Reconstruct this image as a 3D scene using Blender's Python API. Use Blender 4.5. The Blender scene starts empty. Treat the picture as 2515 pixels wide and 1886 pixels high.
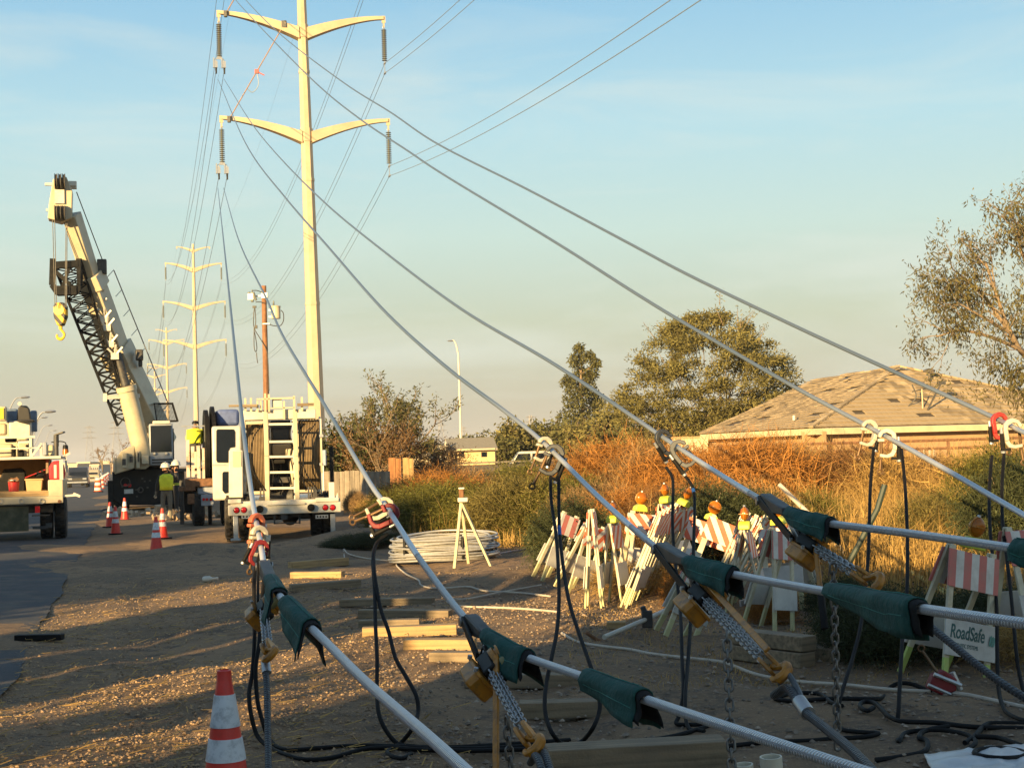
import bpy, math, random
from mathutils import Vector as V, Matrix, noise as mnoise
R = math.radians
S = bpy.context.scene
COL = S.collection
random.seed(7)
# ------------------------------------------------------------------ camera, sky, sun, exposure
FPX, CX, CY = 3600.0, 1257.5, 943.0
PITCH = math.atan((1120 - 943) / FPX)
ROLL = R(1.7)
CAM = V((0, 0, 1.7))
FW = V((0, math.cos(PITCH), math.sin(PITCH)))
R0 = V((1, 0, 0)); U0 = V((0, -math.sin(PITCH), math.cos(PITCH)))
RT = R0 * math.cos(ROLL) - U0 * math.sin(ROLL)
UP = U0 * math.cos(ROLL) + R0 * math.sin(ROLL)
cd = bpy.data.cameras.new('camera'); co = bpy.data.objects.new('camera', cd); COL.objects.link(co)
m = Matrix((RT, UP, -FW)).transposed().to_4x4(); m.translation = CAM
co.matrix_world = m
cd.sensor_width = 36; cd.lens = 36 * FPX / 2515.0
cd.clip_start = 0.1; cd.clip_end = 20000
S.camera = co

SUN_AZ, SUN_EL = R(28), R(11.2)          # light travels towards +Y and a little +X
w = bpy.data.worlds.new('World'); S.world = w; w.use_nodes = True
nt = w.node_tree; nt.nodes.clear()
def wn(t, **k):
    n = nt.nodes.new(t)
    for a, b in k.items(): setattr(n, a, b)
    return n
sky = wn('ShaderNodeTexSky', sky_type='NISHITA', sun_disc=False, sun_elevation=SUN_EL,
         sun_rotation=math.pi + SUN_AZ, altitude=300, air_density=1.0, dust_density=1.6, ozone_density=1.6)
tc = wn('ShaderNodeTexCoord')
sep = wn('ShaderNodeSeparateXYZ'); nt.links.new(tc.outputs['Generated'], sep.inputs[0])
ramp = wn('ShaderNodeValToRGB')
nt.links.new(sep.outputs['Z'], ramp.inputs[0])
SKYR = [(0.0, (.43, .39, .335)), (.035, (.49, .465, .36)), (.09, (.52, .57, .43)), (.15, (.53, .685, .62)),
        (.22, (.43, .665, .73)), (.30, (.28, .535, .72)), (.40, (.195, .41, .64)), (.6, (.13, .25, .42)), (1.0, (.09, .15, .26))]
el = ramp.color_ramp.elements
while len(el) < len(SKYR): el.new(.5)
for e, (p, c) in zip(el, SKYR): e.position = p; e.color = (*c, 1)
# thin high cirrus
mp = wn('ShaderNodeMapping'); mp.inputs['Scale'].default_value = (1.6, 1.6, 9); mp.inputs['Rotation'].default_value = (0, R(16), 0)
nt.links.new(tc.outputs['Generated'], mp.inputs[0])
nz = wn('ShaderNodeTexNoise'); nz.inputs['Scale'].default_value = 2.2; nz.inputs['Detail'].default_value = 6; nz.inputs['Roughness'].default_value = .55
nz.inputs['Distortion'].default_value = .6
nt.links.new(mp.outputs[0], nz.inputs['Vector'])
cr = wn('ShaderNodeMapRange'); cr.inputs[1].default_value = .47; cr.inputs[2].default_value = .76; cr.inputs[3].default_value = 0; cr.inputs[4].default_value = .6
nt.links.new(nz.outputs[0], cr.inputs[0])
mx = wn('ShaderNodeMixRGB', blend_type='MIX'); mx.inputs[2].default_value = (.70, .75, .68, 1)
nt.links.new(cr.outputs[0], mx.inputs[0]); nt.links.new(ramp.outputs[0], mx.inputs[1])
SKY_GAIN, SKY_STRENGTH = 9.0, 0.05
gain = wn('ShaderNodeMixRGB', blend_type='MULTIPLY'); gain.inputs[0].default_value = 1; gain.inputs[2].default_value = (SKY_GAIN,) * 3 + (1,)
nt.links.new(mx.outputs[0], gain.inputs[1])
mx2 = wn('ShaderNodeMixRGB', blend_type='MIX'); mx2.inputs[0].default_value = .92
nt.links.new(sky.outputs[0], mx2.inputs[1]); nt.links.new(gain.outputs[0], mx2.inputs[2])
bg = wn('ShaderNodeBackground'); bg.inputs[1].default_value = SKY_STRENGTH
nt.links.new(mx2.outputs[0], bg.inputs[0])
wo = wn('ShaderNodeOutputWorld'); nt.links.new(bg.outputs[0], wo.inputs[0])

sl = bpy.data.lights.new('sun', 'SUN'); sl.energy = 5.0; sl.angle = R(.5); sl.color = (1.0, .69, .31)
so = bpy.data.objects.new('sun', sl); COL.objects.link(so)
SDIR = V((math.sin(SUN_AZ) * math.cos(SUN_EL), math.cos(SUN_AZ) * math.cos(SUN_EL), -math.sin(SUN_EL)))
so.rotation_euler = SDIR.to_track_quat('-Z', 'Y').to_euler(); so.location = (-20, -40, 30)
S.view_settings.view_transform = 'Standard'; S.view_settings.look = 'None'
S.view_settings.gamma = 1; S.view_settings.use_curve_mapping = False; S.view_settings.exposure = 1.38
S.cycles.max_bounces = 5; S.cycles.diffuse_bounces = 3; S.cycles.glossy_bounces = 3; S.cycles.transparent_max_bounces = 8
S.cycles.caustics_reflective = False; S.cycles.caustics_refractive = False
S.cycles.use_denoising = True

# ------------------------------------------------------------------ placing helpers
def ray(px, py): return FW + RT * ((px - CX) / FPX) - UP * ((py - CY) / FPX)
def W(px, py, d): return CAM + ray(px, py) * d
MOUNDS = [(3.2, 18.5, .28, 1.6, .9), (1.4, 20.5, .35, 1.8, 1.0), (5.5, 14.2, .22, 1.3, 1.0), (7.0, 17.0, .35, 2.0, 1.4), (-5.5, 27.5, .25, 1.6, .8),
          (-3.2, 30, .3, 1.5, .8), (4.6, 11.6, .10, .9, .6)]
def gz(x, y):
    z = .035 * math.sin(x * .9 + 1.3) * math.sin(y * .55) + .02 * math.sin(x * 2.1 + y * 1.7)
    for mx_, my_, h, sx, sy in MOUNDS:
        q = ((x - mx_) / sx) ** 2 + ((y - my_) / sy) ** 2
        if q < 6: z += h * math.exp(-q)
    return z
def G(px, py, dz=0.0):
    r = ray(px, py); z = 0
    for _ in range(6):
        t = (z - CAM.z) / r.z if r.z < -1e-6 else 200
        p = CAM + r * t; z = gz(p.x, p.y)
    return V((p.x, p.y, z + dz))
def GX(px, d, dz=0.0):
    p = W(px, 1120, d); return V((p.x, p.y, gz(p.x, p.y) + dz))
def smooth(pts, n=6):
    pts = [V(p) for p in pts]
    if len(pts) < 3: return pts
    P = [pts[0] * 2 - pts[1]] + pts + [pts[-1] * 2 - pts[-2]]
    out = []
    for i in range(1, len(P) - 2):
        a, b, c, d = P[i - 1:i + 3]
        for k in range(n):
            t = k / n
            out.append(.5 * ((2 * b) + (c - a) * t + (2 * a - 5 * b + 4 * c - d) * t * t + (3 * b - a - 3 * c + d) * t ** 3))
    out.append(pts[-1]); return out

# ------------------------------------------------------------------ mesh builder
class MB:
    def __init__(s): s.v = []; s.f = []; s.marks = []
    def add(s, vs, fs):
        o = len(s.v); s.v += [tuple(p) for p in vs]; n_ = [tuple(i + o for i in f) for f in fs]; s.f += n_; s.marks.append((o, len(s.v) - o, n_)); return s
    def box(s, c, d, mt=None):
        c = V(c); h = V(d) / 2
        vs = [V((x * h.x, y * h.y, z * h.z)) for x in (-1, 1) for y in (-1, 1) for z in (-1, 1)]
        if mt is not None: vs = [mt @ p for p in vs]
        return s.add([p + c for p in vs], [(0, 1, 3, 2), (4, 6, 7, 5), (0, 4, 5, 1), (2, 3, 7, 6), (0, 2, 6, 4), (1, 5, 7, 3)])
    def mm(s, a, b): a = V(a); b = V(b); return s.box((a + b) / 2, [abs(x) for x in (b - a)])
    def beam(s, a, b, w, h=None, up=(0, 0, 1)):
        a = V(a); b = V(b); h = h or w; t = b - a; L = t.length
        if L < 1e-6: return s
        t /= L; u = V(up)
        if abs(t.dot(u)) > .97: u = V((0, 1, 0))
        x = t.cross(u).normalized(); z = x.cross(t)
        return s.box((a + b) / 2, (w, L, h), Matrix((x, t, z)).transposed())
    def tube(s, pts, r, n=8, cap=True, close=False):
        pts = [V(p) for p in pts]; k = len(pts)
        if k < 2: return s
        vs = []; fs = []; pu = None
        for i, p in enumerate(pts):
            if close: t = pts[(i + 1) % k] - pts[i - 1]
            else: t = pts[min(i + 1, k - 1)] - pts[max(i - 1, 0)]
            t = t.normalized() if t.length > 1e-9 else V((0, 0, 1))
            if pu is None:
                pu = t.orthogonal().normalized()
                a = V((0, 0, 1)) if abs(t.z) < .9 else V((0, 1, 0)); pu = t.cross(a).normalized()
            pu = (pu - t * pu.dot(t)); pu = pu.normalized() if pu.length > 1e-6 else t.orthogonal().normalized()
            q = t.cross(pu); rr = r[i] if isinstance(r, (list, tuple)) else r
            for j in range(n):
                A = 2 * math.pi * j / n; vs.append(p + pu * (rr * math.cos(A)) + q * (rr * math.sin(A)))
        for i in range(k if close else k - 1):
            i2 = (i + 1) % k
            for j in range(n):
                j2 = (j + 1) % n; fs.append((i * n + j, i * n + j2, i2 * n + j2, i2 * n + j))
        if cap and not close:
            fs.append(tuple(range(n))[::-1]); fs.append(tuple((k - 1) * n + j for j in range(n)))
        return s.add(vs, fs)
    def cyl(s, a, b, r0, r1=None, n=14): return s.tube([a, b], [r0, r0 if r1 is None else r1], n)
    def ring(s, c, nrm, Rr, r, n=14, m=6, sx=1.0, u=None):
        nrm = V(nrm).normalized(); u = V(u).normalized() if u is not None else nrm.orthogonal().normalized(); q = nrm.cross(u)
        return s.tube([V(c) + u * (Rr * sx * math.cos(2 * math.pi * i / n)) + q * (Rr * math.sin(2 * math.pi * i / n)) for i in range(n)], r, m, close=True)
    def lathe(s, c, prof, n=20, ax=(0, 0, 1)):
        ax = V(ax).normalized(); u = ax.orthogonal().normalized(); q = ax.cross(u); c = V(c); k = len(prof); vs = []; fs = []
        for r, z in prof:
            for j in range(n):
                A = 2 * math.pi * j / n; vs.append(c + ax * z + u * (r * math.cos(A)) + q * (r * math.sin(A)))
        for i in range(k - 1):
            for j in range(n):
                j2 = (j + 1) % n; fs.append((i * n + j, i * n + j2, (i + 1) * n + j2, (i + 1) * n + j))
        fs.append(tuple(range(n))[::-1]); fs.append(tuple((k - 1) * n + j for j in range(n)))
        return s.add(vs, fs)
    def prism(s, poly, org, ux, uy, dep):
        """poly (a,b) in plane spanned by ux,uy at org; extruded by vector dep"""
        org = V(org); ux = V(ux); uy = V(uy); dep = V(dep); k = len(poly)
        vs = [org + ux * a + uy * b for a, b in poly]; vs += [p + dep for p in vs]
        fs = [tuple(range(k))[::-1], tuple(range(k, 2 * k))] + [(i, (i + 1) % k, k + (i + 1) % k, k + i) for i in range(k)]
        return s.add(vs, fs)
    def sph(s, c, r, n=12, m=8):
        c = V(c); r = (r, r, r) if not hasattr(r, '__len__') else r; vs = []; fs = []
        for i in range(m + 1):
            th = math.pi * i / m
            for j in range(n):
                A = 2 * math.pi * j / n
                vs.append(c + V((r[0] * math.sin(th) * math.cos(A), r[1] * math.sin(th) * math.sin(A), r[2] * math.cos(th))))
        for i in range(m):
            for j in range(n):
                j2 = (j + 1) % n; fs.append((i * n + j, (i + 1) * n + j, (i + 1) * n + j2, i * n + j2))
        return s.add(vs, fs)
    def quad(s, a, b, c, d): return s.add([a, b, c, d], [(0, 1, 2, 3)])
    def mesh(s, name, mt, ang=35, sm=True):
        me = bpy.data.meshes.new(name); me.from_pydata(s.v, [], s.f); me.update()
        if mt is not None: me.materials.append(mt)
        if sm and len(me.polygons):
            me.polygons.foreach_set('use_smooth', [True] * len(me.polygons))
            try: me.set_sharp_from_angle(angle=R(ang))
            except Exception: pass
        return me
    def parts(s, name, mt, parent=None, bev=0):
        """every added shape becomes an object of its own"""
        out = []
        for o_, k, fs in s.marks: q = MB(); q.v = s.v[o_:o_ + k]; q.f = [tuple(i - o_ for i in f) for f in fs]; out.append(q.build(name, mt, parent, bev))
        return out
    def build(s, name, mt, parent=None, bev=0, world=False, ang=35, sm=True, kind=None, label=None):
        """world=True: vertices are world coordinates (parent may only be moved, not turned)"""
        if world and parent is not None:
            o_ = parent.location
            if parent.parent: o_ = o_ + parent.parent.location
            s.v = [(x - o_.x, y - o_.y, z - o_.z) for x, y, z in s.v]
        o = bpy.data.objects.new(name, s.mesh(name, mt, ang, sm)); COL.objects.link(o)
        if parent is not None: o.parent = parent
        if bev:
            b = o.modifiers.new('bevel', 'BEVEL'); b.width = bev; b.segments = 2; b.limit_method = 'ANGLE'; b.angle_limit = R(40)
        if kind: o['kind'] = kind
        if label: o['label'] = label
        return o
def tag(o, label=None, cat=None, group=None, kind=None):
    if label: o['label'] = label
    if cat: o['category'] = cat
    if group: o['group'] = group
    if kind: o['kind'] = kind
    return o
def thing(name, label, cat, loc=(0, 0, 0), rz=0.0, group=None):
    o = bpy.data.objects.new(name, None); COL.objects.link(o); o.location = loc; o.rotation_euler = (0, 0, rz); o.empty_display_size = .1
    return tag(o, label, cat, group)
def solo(mb, name, mt, label, cat, group=None, bev=0, org=None, kind=None):
    """one-mesh thing from world-coordinate vertices, with its origin at org"""
    org = V(org) if org is not None else V(mb.v[0])
    mb.v = [(x - org.x, y - org.y, z - org.z) for x, y, z in mb.v]
    o = mb.build(name, mt, None, bev); o.location = org
    return tag(o, label, cat, group, kind)
def copy_tree(o, parent=None):
    c = o.copy(); COL.objects.link(c)
    if parent is not None: c.parent = parent
    for ch in list(o.children): copy_tree(ch, c)
    return c
class Frame:
    """local frame of a thing: origin O on the ground, turned by rz; L(px,py,v) = local point seen at that pixel on the plane v metres behind the origin"""
    def __init__(s, px, d, rz=0.0, z=0.0):
        p = W(px, 1120, d); s.O = V((p.x, p.y, z)); s.rz = rz
        s.ex = V((math.cos(rz), math.sin(rz), 0)); s.ey = V((-math.sin(rz), math.cos(rz), 0)); s.d = d; s.k = d / FPX
    def L(s, px, py, v=0.0):
        r = ray(px, py); t = (v - (CAM - s.O).dot(s.ey)) / r.dot(s.ey); p = CAM + r * t - s.O
        return V((p.dot(s.ex), v, p.z))
    def rect(s, mb, x0, y0, x1, y1, v, dep):
        c = s.L((x0 + x1) / 2, (y0 + y1) / 2, v); a = s.L(x0, (y0 + y1) / 2, v); b = s.L(x1, (y0 + y1) / 2, v)
        t = s.L((x0 + x1) / 2, y0, v); l = s.L((x0 + x1) / 2, y1, v)
        return mb.mm((a.x, v, l.z), (b.x, v + dep, t.z))
    def poly(s, mb, pts, v, dep):
        q = [s.L(x, y, v) for x, y in pts]
        return mb.prism([(p.x, p.z) for p in q], (0, v, 0), (1, 0, 0), (0, 0, 1), (0, dep, 0))
    def thing(s, name, label, cat, group=None): return thing(name, label, cat, s.O, s.rz, group)

# ------------------------------------------------------------------ materials
MATS = {}
def mat(name, col, rough=.6, metal=0.0, var=.18, sc=6.0, bump=0.0, bsc=40.0, dirt=None, dsc=2.0, damt=.5, spec=.5, island=0.0, trl=0.0, coat=0.0, wave=None, alpha=1.0, emit=None):
    if name in MATS: return MATS[name]
    mt = bpy.data.materials.new(name); mt.use_nodes = True; n = mt.node_tree; n.nodes.clear(); MATS[name] = mt
    N = lambda t: n.nodes.new(t); K = n.links.new
    bs = N('ShaderNodeBsdfPrincipled'); out = N('ShaderNodeOutputMaterial'); tcn = N('ShaderNodeTexCoord')
    nz = N('ShaderNodeTexNoise'); nz.inputs['Scale'].default_value = sc; nz.inputs['Detail'].default_value = 5; nz.inputs['Roughness'].default_value = .6
    K(tcn.outputs['Object'], nz.inputs['Vector'])
    rp = N('ShaderNodeMapRange'); rp.inputs[1].default_value = .3; rp.inputs[2].default_value = .7
    rp.inputs[3].default_value = 1 - var; rp.inputs[4].default_value = 1 + var
    K(nz.outputs[0], rp.inputs[0])
    mu = N('ShaderNodeVectorMath'); mu.operation = 'SCALE'; mu.inputs[0].default_value = col; K(rp.outputs[0], mu.inputs['Scale'])
    cur = mu.outputs[0]
    if island:
        ge = N('ShaderNodeNewGeometry'); r2 = N('ShaderNodeMapRange'); r2.inputs[3].default_value = 1 - island; r2.inputs[4].default_value = 1 + island
        K(ge.outputs['Random Per Island'], r2.inputs[0])
        m2 = N('ShaderNodeVectorMath'); m2.operation = 'SCALE'; K(cur, m2.inputs[0]); K(r2.outputs[0], m2.inputs['Scale']); cur = m2.outputs[0]
    if wave:      # wood grain: stretched noise
        mpn = N('ShaderNodeMapping'); mpn.inputs['Scale'].default_value = wave; K(tcn.outputs['Object'], mpn.inputs[0])
        n3 = N('ShaderNodeTexNoise'); n3.inputs['Scale'].default_value = 1; n3.inputs['Detail'].default_value = 6; K(mpn.outputs[0], n3.inputs['Vector'])
        r3 = N('ShaderNodeMapRange'); r3.inputs[1].default_value = .35; r3.inputs[2].default_value = .65; r3.inputs[3].default_value = .62; r3.inputs[4].default_value = 1.25
        K(n3.outputs[0], r3.inputs[0]); m3 = N('ShaderNodeVectorMath'); m3.operation = 'SCALE'; K(cur, m3.inputs[0]); K(r3.outputs[0], m3.inputs['Scale']); cur = m3.outputs[0]
    if dirt is not None:
        n4 = N('ShaderNodeTexNoise'); n4.inputs['Scale'].default_value = dsc; n4.inputs['Detail'].default_value = 8; n4.inputs['Roughness'].default_value = .7
        K(tcn.outputs['Object'], n4.inputs['Vector'])
        r4 = N('ShaderNodeMapRange'); r4.inputs[1].default_value = .48; r4.inputs[2].default_value = .68; r4.inputs[3].default_value = 0; r4.inputs[4].default_value = damt
        K(n4.outputs[0], r4.inputs[0]); m4 = N('ShaderNodeMixRGB'); m4.inputs[2].default_value = (*dirt, 1)
        K(r4.outputs[0], m4.inputs[0]); K(cur, m4.inputs[1]); cur = m4.outputs[0]
    K(cur, bs.inputs['Base Color'])
    bs.inputs['Roughness'].default_value = rough; bs.inputs['Metallic'].default_value = metal; bs.inputs['Specular IOR Level'].default_value = spec
    bs.inputs['Coat Weight'].default_value = coat
    if alpha < 1: bs.inputs['Alpha'].default_value = alpha
    if emit: bs.inputs['Emission Color'].default_value = (*emit[0], 1); bs.inputs['Emission Strength'].default_value = emit[1]
    if bump:
        nb = N('ShaderNodeTexNoise'); nb.inputs['Scale'].default_value = bsc; nb.inputs['Detail'].default_value = 5
        K(tcn.outputs['Object'], nb.inputs['Vector']); bp = N('ShaderNodeBump'); bp.inputs['Strength'].default_value = min(bump, 1); bp.inputs['Distance'].default_value = .02 * max(bump, 1)
        K(nb.outputs[0], bp.inputs['Height']); K(bp.outputs[0], bs.inputs['Normal'])
    sh = bs.outputs[0]
    if trl:
        tr = N('ShaderNodeBsdfTranslucent'); K(cur, tr.inputs[0]); ms = N('ShaderNodeMixShader'); ms.inputs[0].default_value = trl
        K(sh, ms.inputs[1]); K(tr.outputs[0], ms.inputs[2]); sh = ms.outputs[0]
    K(sh, out.inputs[0]); return mt
def stripes(name, c1, c2, ax=(1, 0, 1), per=.15, rough=.6, off=0.0, dirt=(.3, .25, .2), damt=.4, duty=.5):
    """flat printed stripes across object coordinates"""
    mt = mat(name, c1, rough, var=.08, dirt=dirt, dsc=7, damt=damt); n = mt.node_tree; N = lambda t: n.nodes.new(t); K = n.links.new
    tcn = N('ShaderNodeTexCoord'); dt = N('ShaderNodeVectorMath'); dt.operation = 'DOT_PRODUCT'; dt.inputs[1].default_value = ax; K(tcn.outputs['Object'], dt.inputs[0])
    ma = N('ShaderNodeMath'); ma.operation = 'MULTIPLY_ADD'; ma.inputs[1].default_value = 1 / per; ma.inputs[2].default_value = 50 + off; K(dt.outputs['Value'], ma.inputs[0])
    fr = N('ShaderNodeMath'); fr.operation = 'FRACT'; K(ma.outputs[0], fr.inputs[0])
    gt = N('ShaderNodeMath'); gt.operation = 'GREATER_THAN'; gt.inputs[1].default_value = duty; K(fr.outputs[0], gt.inputs[0])
    mxx = N('ShaderNodeMixRGB'); mxx.inputs[1].default_value = (*c1, 1); mxx.inputs[2].default_value = (*c2, 1); K(gt.outputs[0], mxx.inputs[0])
    sc = [x for x in n.nodes if x.type == 'VECT_MATH' and x.operation == 'SCALE'][0]; K(mxx.outputs[0], sc.inputs[0])
    return mt
M_white = mat('white_paint', (.60, .57, .49), .38, var=.05, dirt=(.36, .29, .2), dsc=1.6, damt=.42, coat=.15)
M_cream = mat('cream_paint', (.52, .45, .31), .42, var=.06, dirt=(.3, .24, .16), dsc=1.2, damt=.4)
M_greyp = mat('grey_paint', (.30, .33, .37), .45, var=.08, dirt=(.2, .17, .13), damt=.3)
M_black = mat('black_paint', (.007, .0075, .008), .55, spec=.25, var=.2, dirt=(.045, .04, .032), dsc=1.8, damt=.4)
M_rub = mat('black_rubber', (.006, .006, .0065), .65, spec=.2, var=.25, dirt=(.035, .03, .025), dsc=5, damt=.25)
M_tyre = mat('tyre_rubber', (.022, .021, .02), .85, var=.3, bump=.4, bsc=25, dirt=(.15, .12, .09), dsc=2.5, damt=.45)
M_dark = mat('dark_machinery', (.05, .05, .05), .55, metal=.2, var=.4, sc=9, dirt=(.16, .12, .08), dsc=4, damt=.5)
M_glass = mat('tinted_glass', (.010, .014, .022), .05, var=.1, spec=.4)
M_galv = mat('galvanised_steel', (.46, .47, .48), .42, metal=.75, var=.12, sc=14, dirt=(.25, .22, .18), damt=.2)
M_steel = mat('bare_steel', (.40, .39, .37), .36, metal=.9, var=.2, dirt=(.12, .09, .06), dsc=6, damt=.5)
M_alu = mat('aluminium', (.62, .64, .66), .38, metal=.65, var=.1, sc=30)
M_rust = mat('rusty_steel', (.20, .10, .05), .8, metal=.2, var=.4, sc=12, bump=.3)
M_red = mat('red_paint', (.50, .03, .03), .42, var=.12, dirt=(.2, .1, .07), damt=.3)
M_lens_r = mat('red_lens', (.55, .015, .02), .18, var=.05)
M_yel = mat('yellow_paint', (.78, .50, .04), .45, var=.08, dirt=(.25, .15, .05), damt=.3)
M_hiv = mat('lime_vest_cloth', (.86, .84, .04), .8, var=.12, sc=9, bump=.3, bsc=14)
M_lime = mat('lime_plastic', (.52, .58, .06), .5, var=.1, dirt=(.4, .35, .15), damt=.4, dsc=9)
M_amber = mat('amber_lens', (.46, .145, .012), .25, var=.25, trl=.3, sc=14)
M_wood = mat('sawn_timber', (.44, .29, .13), .8, var=.12, wave=(1.2, 30, 30), bump=.2, bsc=60, dirt=(.2, .15, .1), dsc=3, damt=.5)
M_woodd = mat('weathered_shaded_timber', (.25, .19, .12), .85, var=.2, wave=(1.2, 26, 26), bump=.25, bsc=60, dirt=(.14, .11, .08), dsc=3, damt=.6)
M_pole = mat('creosote_pole', (.26, .125, .06), .85, var=.2, wave=(22, 22, .8), bump=.3, bsc=30)
M_grey_fab = mat('grey_cloth', (.16, .15, .13), .9, var=.2, bump=.3, bsc=18)
# ------------------------------------------------------------------ ground, road
def spaced(lo, a, b, hi, st, gr=1.22):
    out = []; x = a
    while x < b: out.append(x); x += st
    out.append(b); q = st; x = b
    while x < hi: q *= gr; x += q; out.append(min(x, hi))
    q = st; x = a; left = []
    while x > lo: q *= gr; x -= q; left.append(max(x, lo))
    return left[::-1] + out
def ground_mat():
    mt = bpy.data.materials.new('dry_dirt'); mt.use_nodes = True; n = mt.node_tree; n.nodes.clear(); N = lambda t: n.nodes.new(t); K = n.links.new
    bs = N('ShaderNodeBsdfPrincipled'); out = N('ShaderNodeOutputMaterial'); tcn = N('ShaderNodeTexCoord')
    def noise(s, d=6, r=.6, dist=0):
        q = N('ShaderNodeTexNoise'); q.inputs['Scale'].default_value = s; q.inputs['Detail'].default_value = d; q.inputs['Roughness'].default_value = r; q.inputs['Distortion'].default_value = dist
        K(tcn.outputs['Object'], q.inputs['Vector']); return q.outputs[0]
    def mixc(f, a, b, lo, hi, amt=1):
        rg = N('ShaderNodeMapRange'); rg.inputs[1].default_value = lo; rg.inputs[2].default_value = hi; rg.inputs[4].default_value = amt; K(f, rg.inputs[0])
        mxx = N('ShaderNodeMixRGB'); K(rg.outputs[0], mxx.inputs[0])
        for i, c in ((1, a), (2, b)):
            if isinstance(c, tuple): mxx.inputs[i].default_value = (*c, 1)
            else: K(c, mxx.inputs[i])
        return mxx.outputs[0]
    c = mixc(noise(.5, 4), (.34, .228, .138), (.235, .165, .108), .4, .6)
    c = mixc(noise(3.5, 6, .7), c, (.15, .115, .09), .50, .64, .9)
    c = mixc(noise(26, 4, .7), c, (.52, .38, .23), .56, .68, .7)
    c = mixc(noise(60, 3, .7), c, (.11, .09, .075), .58, .7, .7)
    K(c, bs.inputs['Base Color']); bs.inputs['Roughness'].default_value = .95; bs.inputs['Specular IOR Level'].default_value = .15
    b1 = N('ShaderNodeBump'); b1.inputs['Strength'].default_value = .9; b1.inputs['Distance'].default_value = .05; K(noise(7, 10, .75), b1.inputs['Height'])
    b2 = N('ShaderNodeBump'); b2.inputs['Strength'].default_value = .8; b2.inputs['Distance'].default_value = .018; K(noise(55, 4, .7), b2.inputs['Height']); K(b1.outputs[0], b2.inputs['Normal'])
    K(b2.outputs[0], bs.inputs['Normal']); K(bs.outputs[0], out.inputs[0]); return mt
RE0, RLN = V((-4.0, 11.5, 0)), V((.9669, .2551, 0))
xs = spaced(-1800, -9, 11, 1800, .12); ys = spaced(-300, 3.5, 34, 4200, .12)
mb = MB(); nx = len(xs)
for y in ys:
    for x in xs:
        z = gz(x, y)
        if -14 < x < 16 and 0 < y < 50:
            k = 1.0 if (-9 <= x <= 11 and 3.5 <= y <= 34) else .3
            q_ = (V((x, y, 0)) - RE0).dot(RLN)
            for w0 in (1.1, 2.9, 3.7, 5.5): z -= k * .035 * math.exp(-((q_ - w0 + .25 * mnoise.noise((y * .2, w0, 7))) / .15) ** 2) * (1 if y < 26 else .4)
            z += k * (.022 * mnoise.noise((x * 1.7, y * 1.7, 0)) + .016 * mnoise.noise((x * 5, y * 5, 3)))
        mb.v.append((x, y, z))
for j in range(len(ys) - 1):
    for i in range(nx - 1): mb.f.append((j * nx + i, j * nx + i + 1, (j + 1) * nx + i + 1, (j + 1) * nx + i))
g = mb.build('ground', ground_mat(), ang=180); g['kind'] = 'structure'
# asphalt road: right edge runs from (-4.0, 11.5) towards the far left
LD = V((-.2551, .9669, 0)); LN = V((.9669, .2551, 0))
M_asph = mat('worn_asphalt', (.042, .046, .054), .88, var=.25, sc=3, bump=.35, bsc=120, dirt=(.14, .11, .08), dsc=1.3, damt=.75)
mb = MB(); rows = []
e0 = V((-4.0, 11.5, 0)); t = -60.0
while t < 1500:
    base = e0 + LD * t; jag = .09 * mnoise.noise((t * .5, 5, 0)) + .05 * mnoise.noise((t * 3, 9, 0)) if t < 60 else 0
    a = base + LN * jag
    rows.append((t, [a - LN * (8.2 if q == 5 else q * 1.64) for q in range(6)]))
    t += .25 if -3 < t < 40 else (2 if t < 80 else 60)
for _, r in rows:
    for i, p in enumerate(r): mb.v.append((p.x, p.y, max(gz(p.x, p.y) if abs(p.x) < 40 else 0, 0) * .25 + (.035 if i else .004)))
for j in range(len(rows) - 1):
    for i in range(5): mb.f.append((j * 6 + i + 1, j * 6 + i, (j + 1) * 6 + i, (j + 1) * 6 + i + 1))
o = mb.build('road', M_asph, ang=180); o['kind'] = 'structure'
# ------------------------------------------------------------------ steel poles of the power line
M_tower = mat('galvanised_pole_paint', (.50, .41, .275), .55, var=.08, sc=1.2, dirt=(.34, .27, .18), dsc=.45, damt=.45)
M_ins = mat('grey_porcelain', (.16, .17, .15), .35, var=.15)
M_wire = mat('conductor_wire', (.21, .25, .29), .55, metal=.3, var=.05)
TH = [(26.3, 6.25), (34.2, 6.2), (42.1, 5.6)]
def oct_pole(mb, z0, z1, r0, r1, n=8):
    vs = []
    for z, r in ((z0, r0), (z1, r1)):
        for j in range(n):
            A = 2 * math.pi * (j + .5) / n; vs.append((r * math.cos(A), r * math.sin(A), z))
    mb.add(vs, [(j, (j + 1) % n, n + (j + 1) % n, n + j) for j in range(n)] + [tuple(range(n))[::-1], tuple(range(n, 2 * n))])
def rad(z): return .66 - .0082 * z
def arm_mb(z, half, sgn, big=1.0):
    mb = MB(); N_ = 9; vs = []; fs = []; r = rad(z)
    for i in range(N_ + 1):
        t = i / N_; x = sgn * (r * .8 + (half - r * .8) * t)
        zt = z + .12 + (1.12) * (1 - (1 - t) ** 1.7) * big; h = (.62 * (1 - t) ** 1.3 + .24) * big; wd = (.30 * (1 - t) + .14) * big
        vs += [(x, -wd, zt), (x, wd, zt), (x, wd, zt - h), (x, -wd, zt - h)]
        if i:
            o = (i - 1) * 4
            for k in range(4): fs.append((o + k, o + (k + 1) % 4, o + 4 + (k + 1) % 4, o + 4 + k))
    fs += [(3, 2, 1, 0), (N_ * 4, N_ * 4 + 1, N_ * 4 + 2, N_ * 4 + 3)]
    mb.add(vs, fs)
    x = sgn * half; mb.mm((x - .14, -.05, z + .75 * big), (x + .14, .05, z + 1.28 * big))
    mb.mm((x - .06, -.05, z + .42 * big), (x + .06, .05, z + .75 * big))
    return mb
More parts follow.
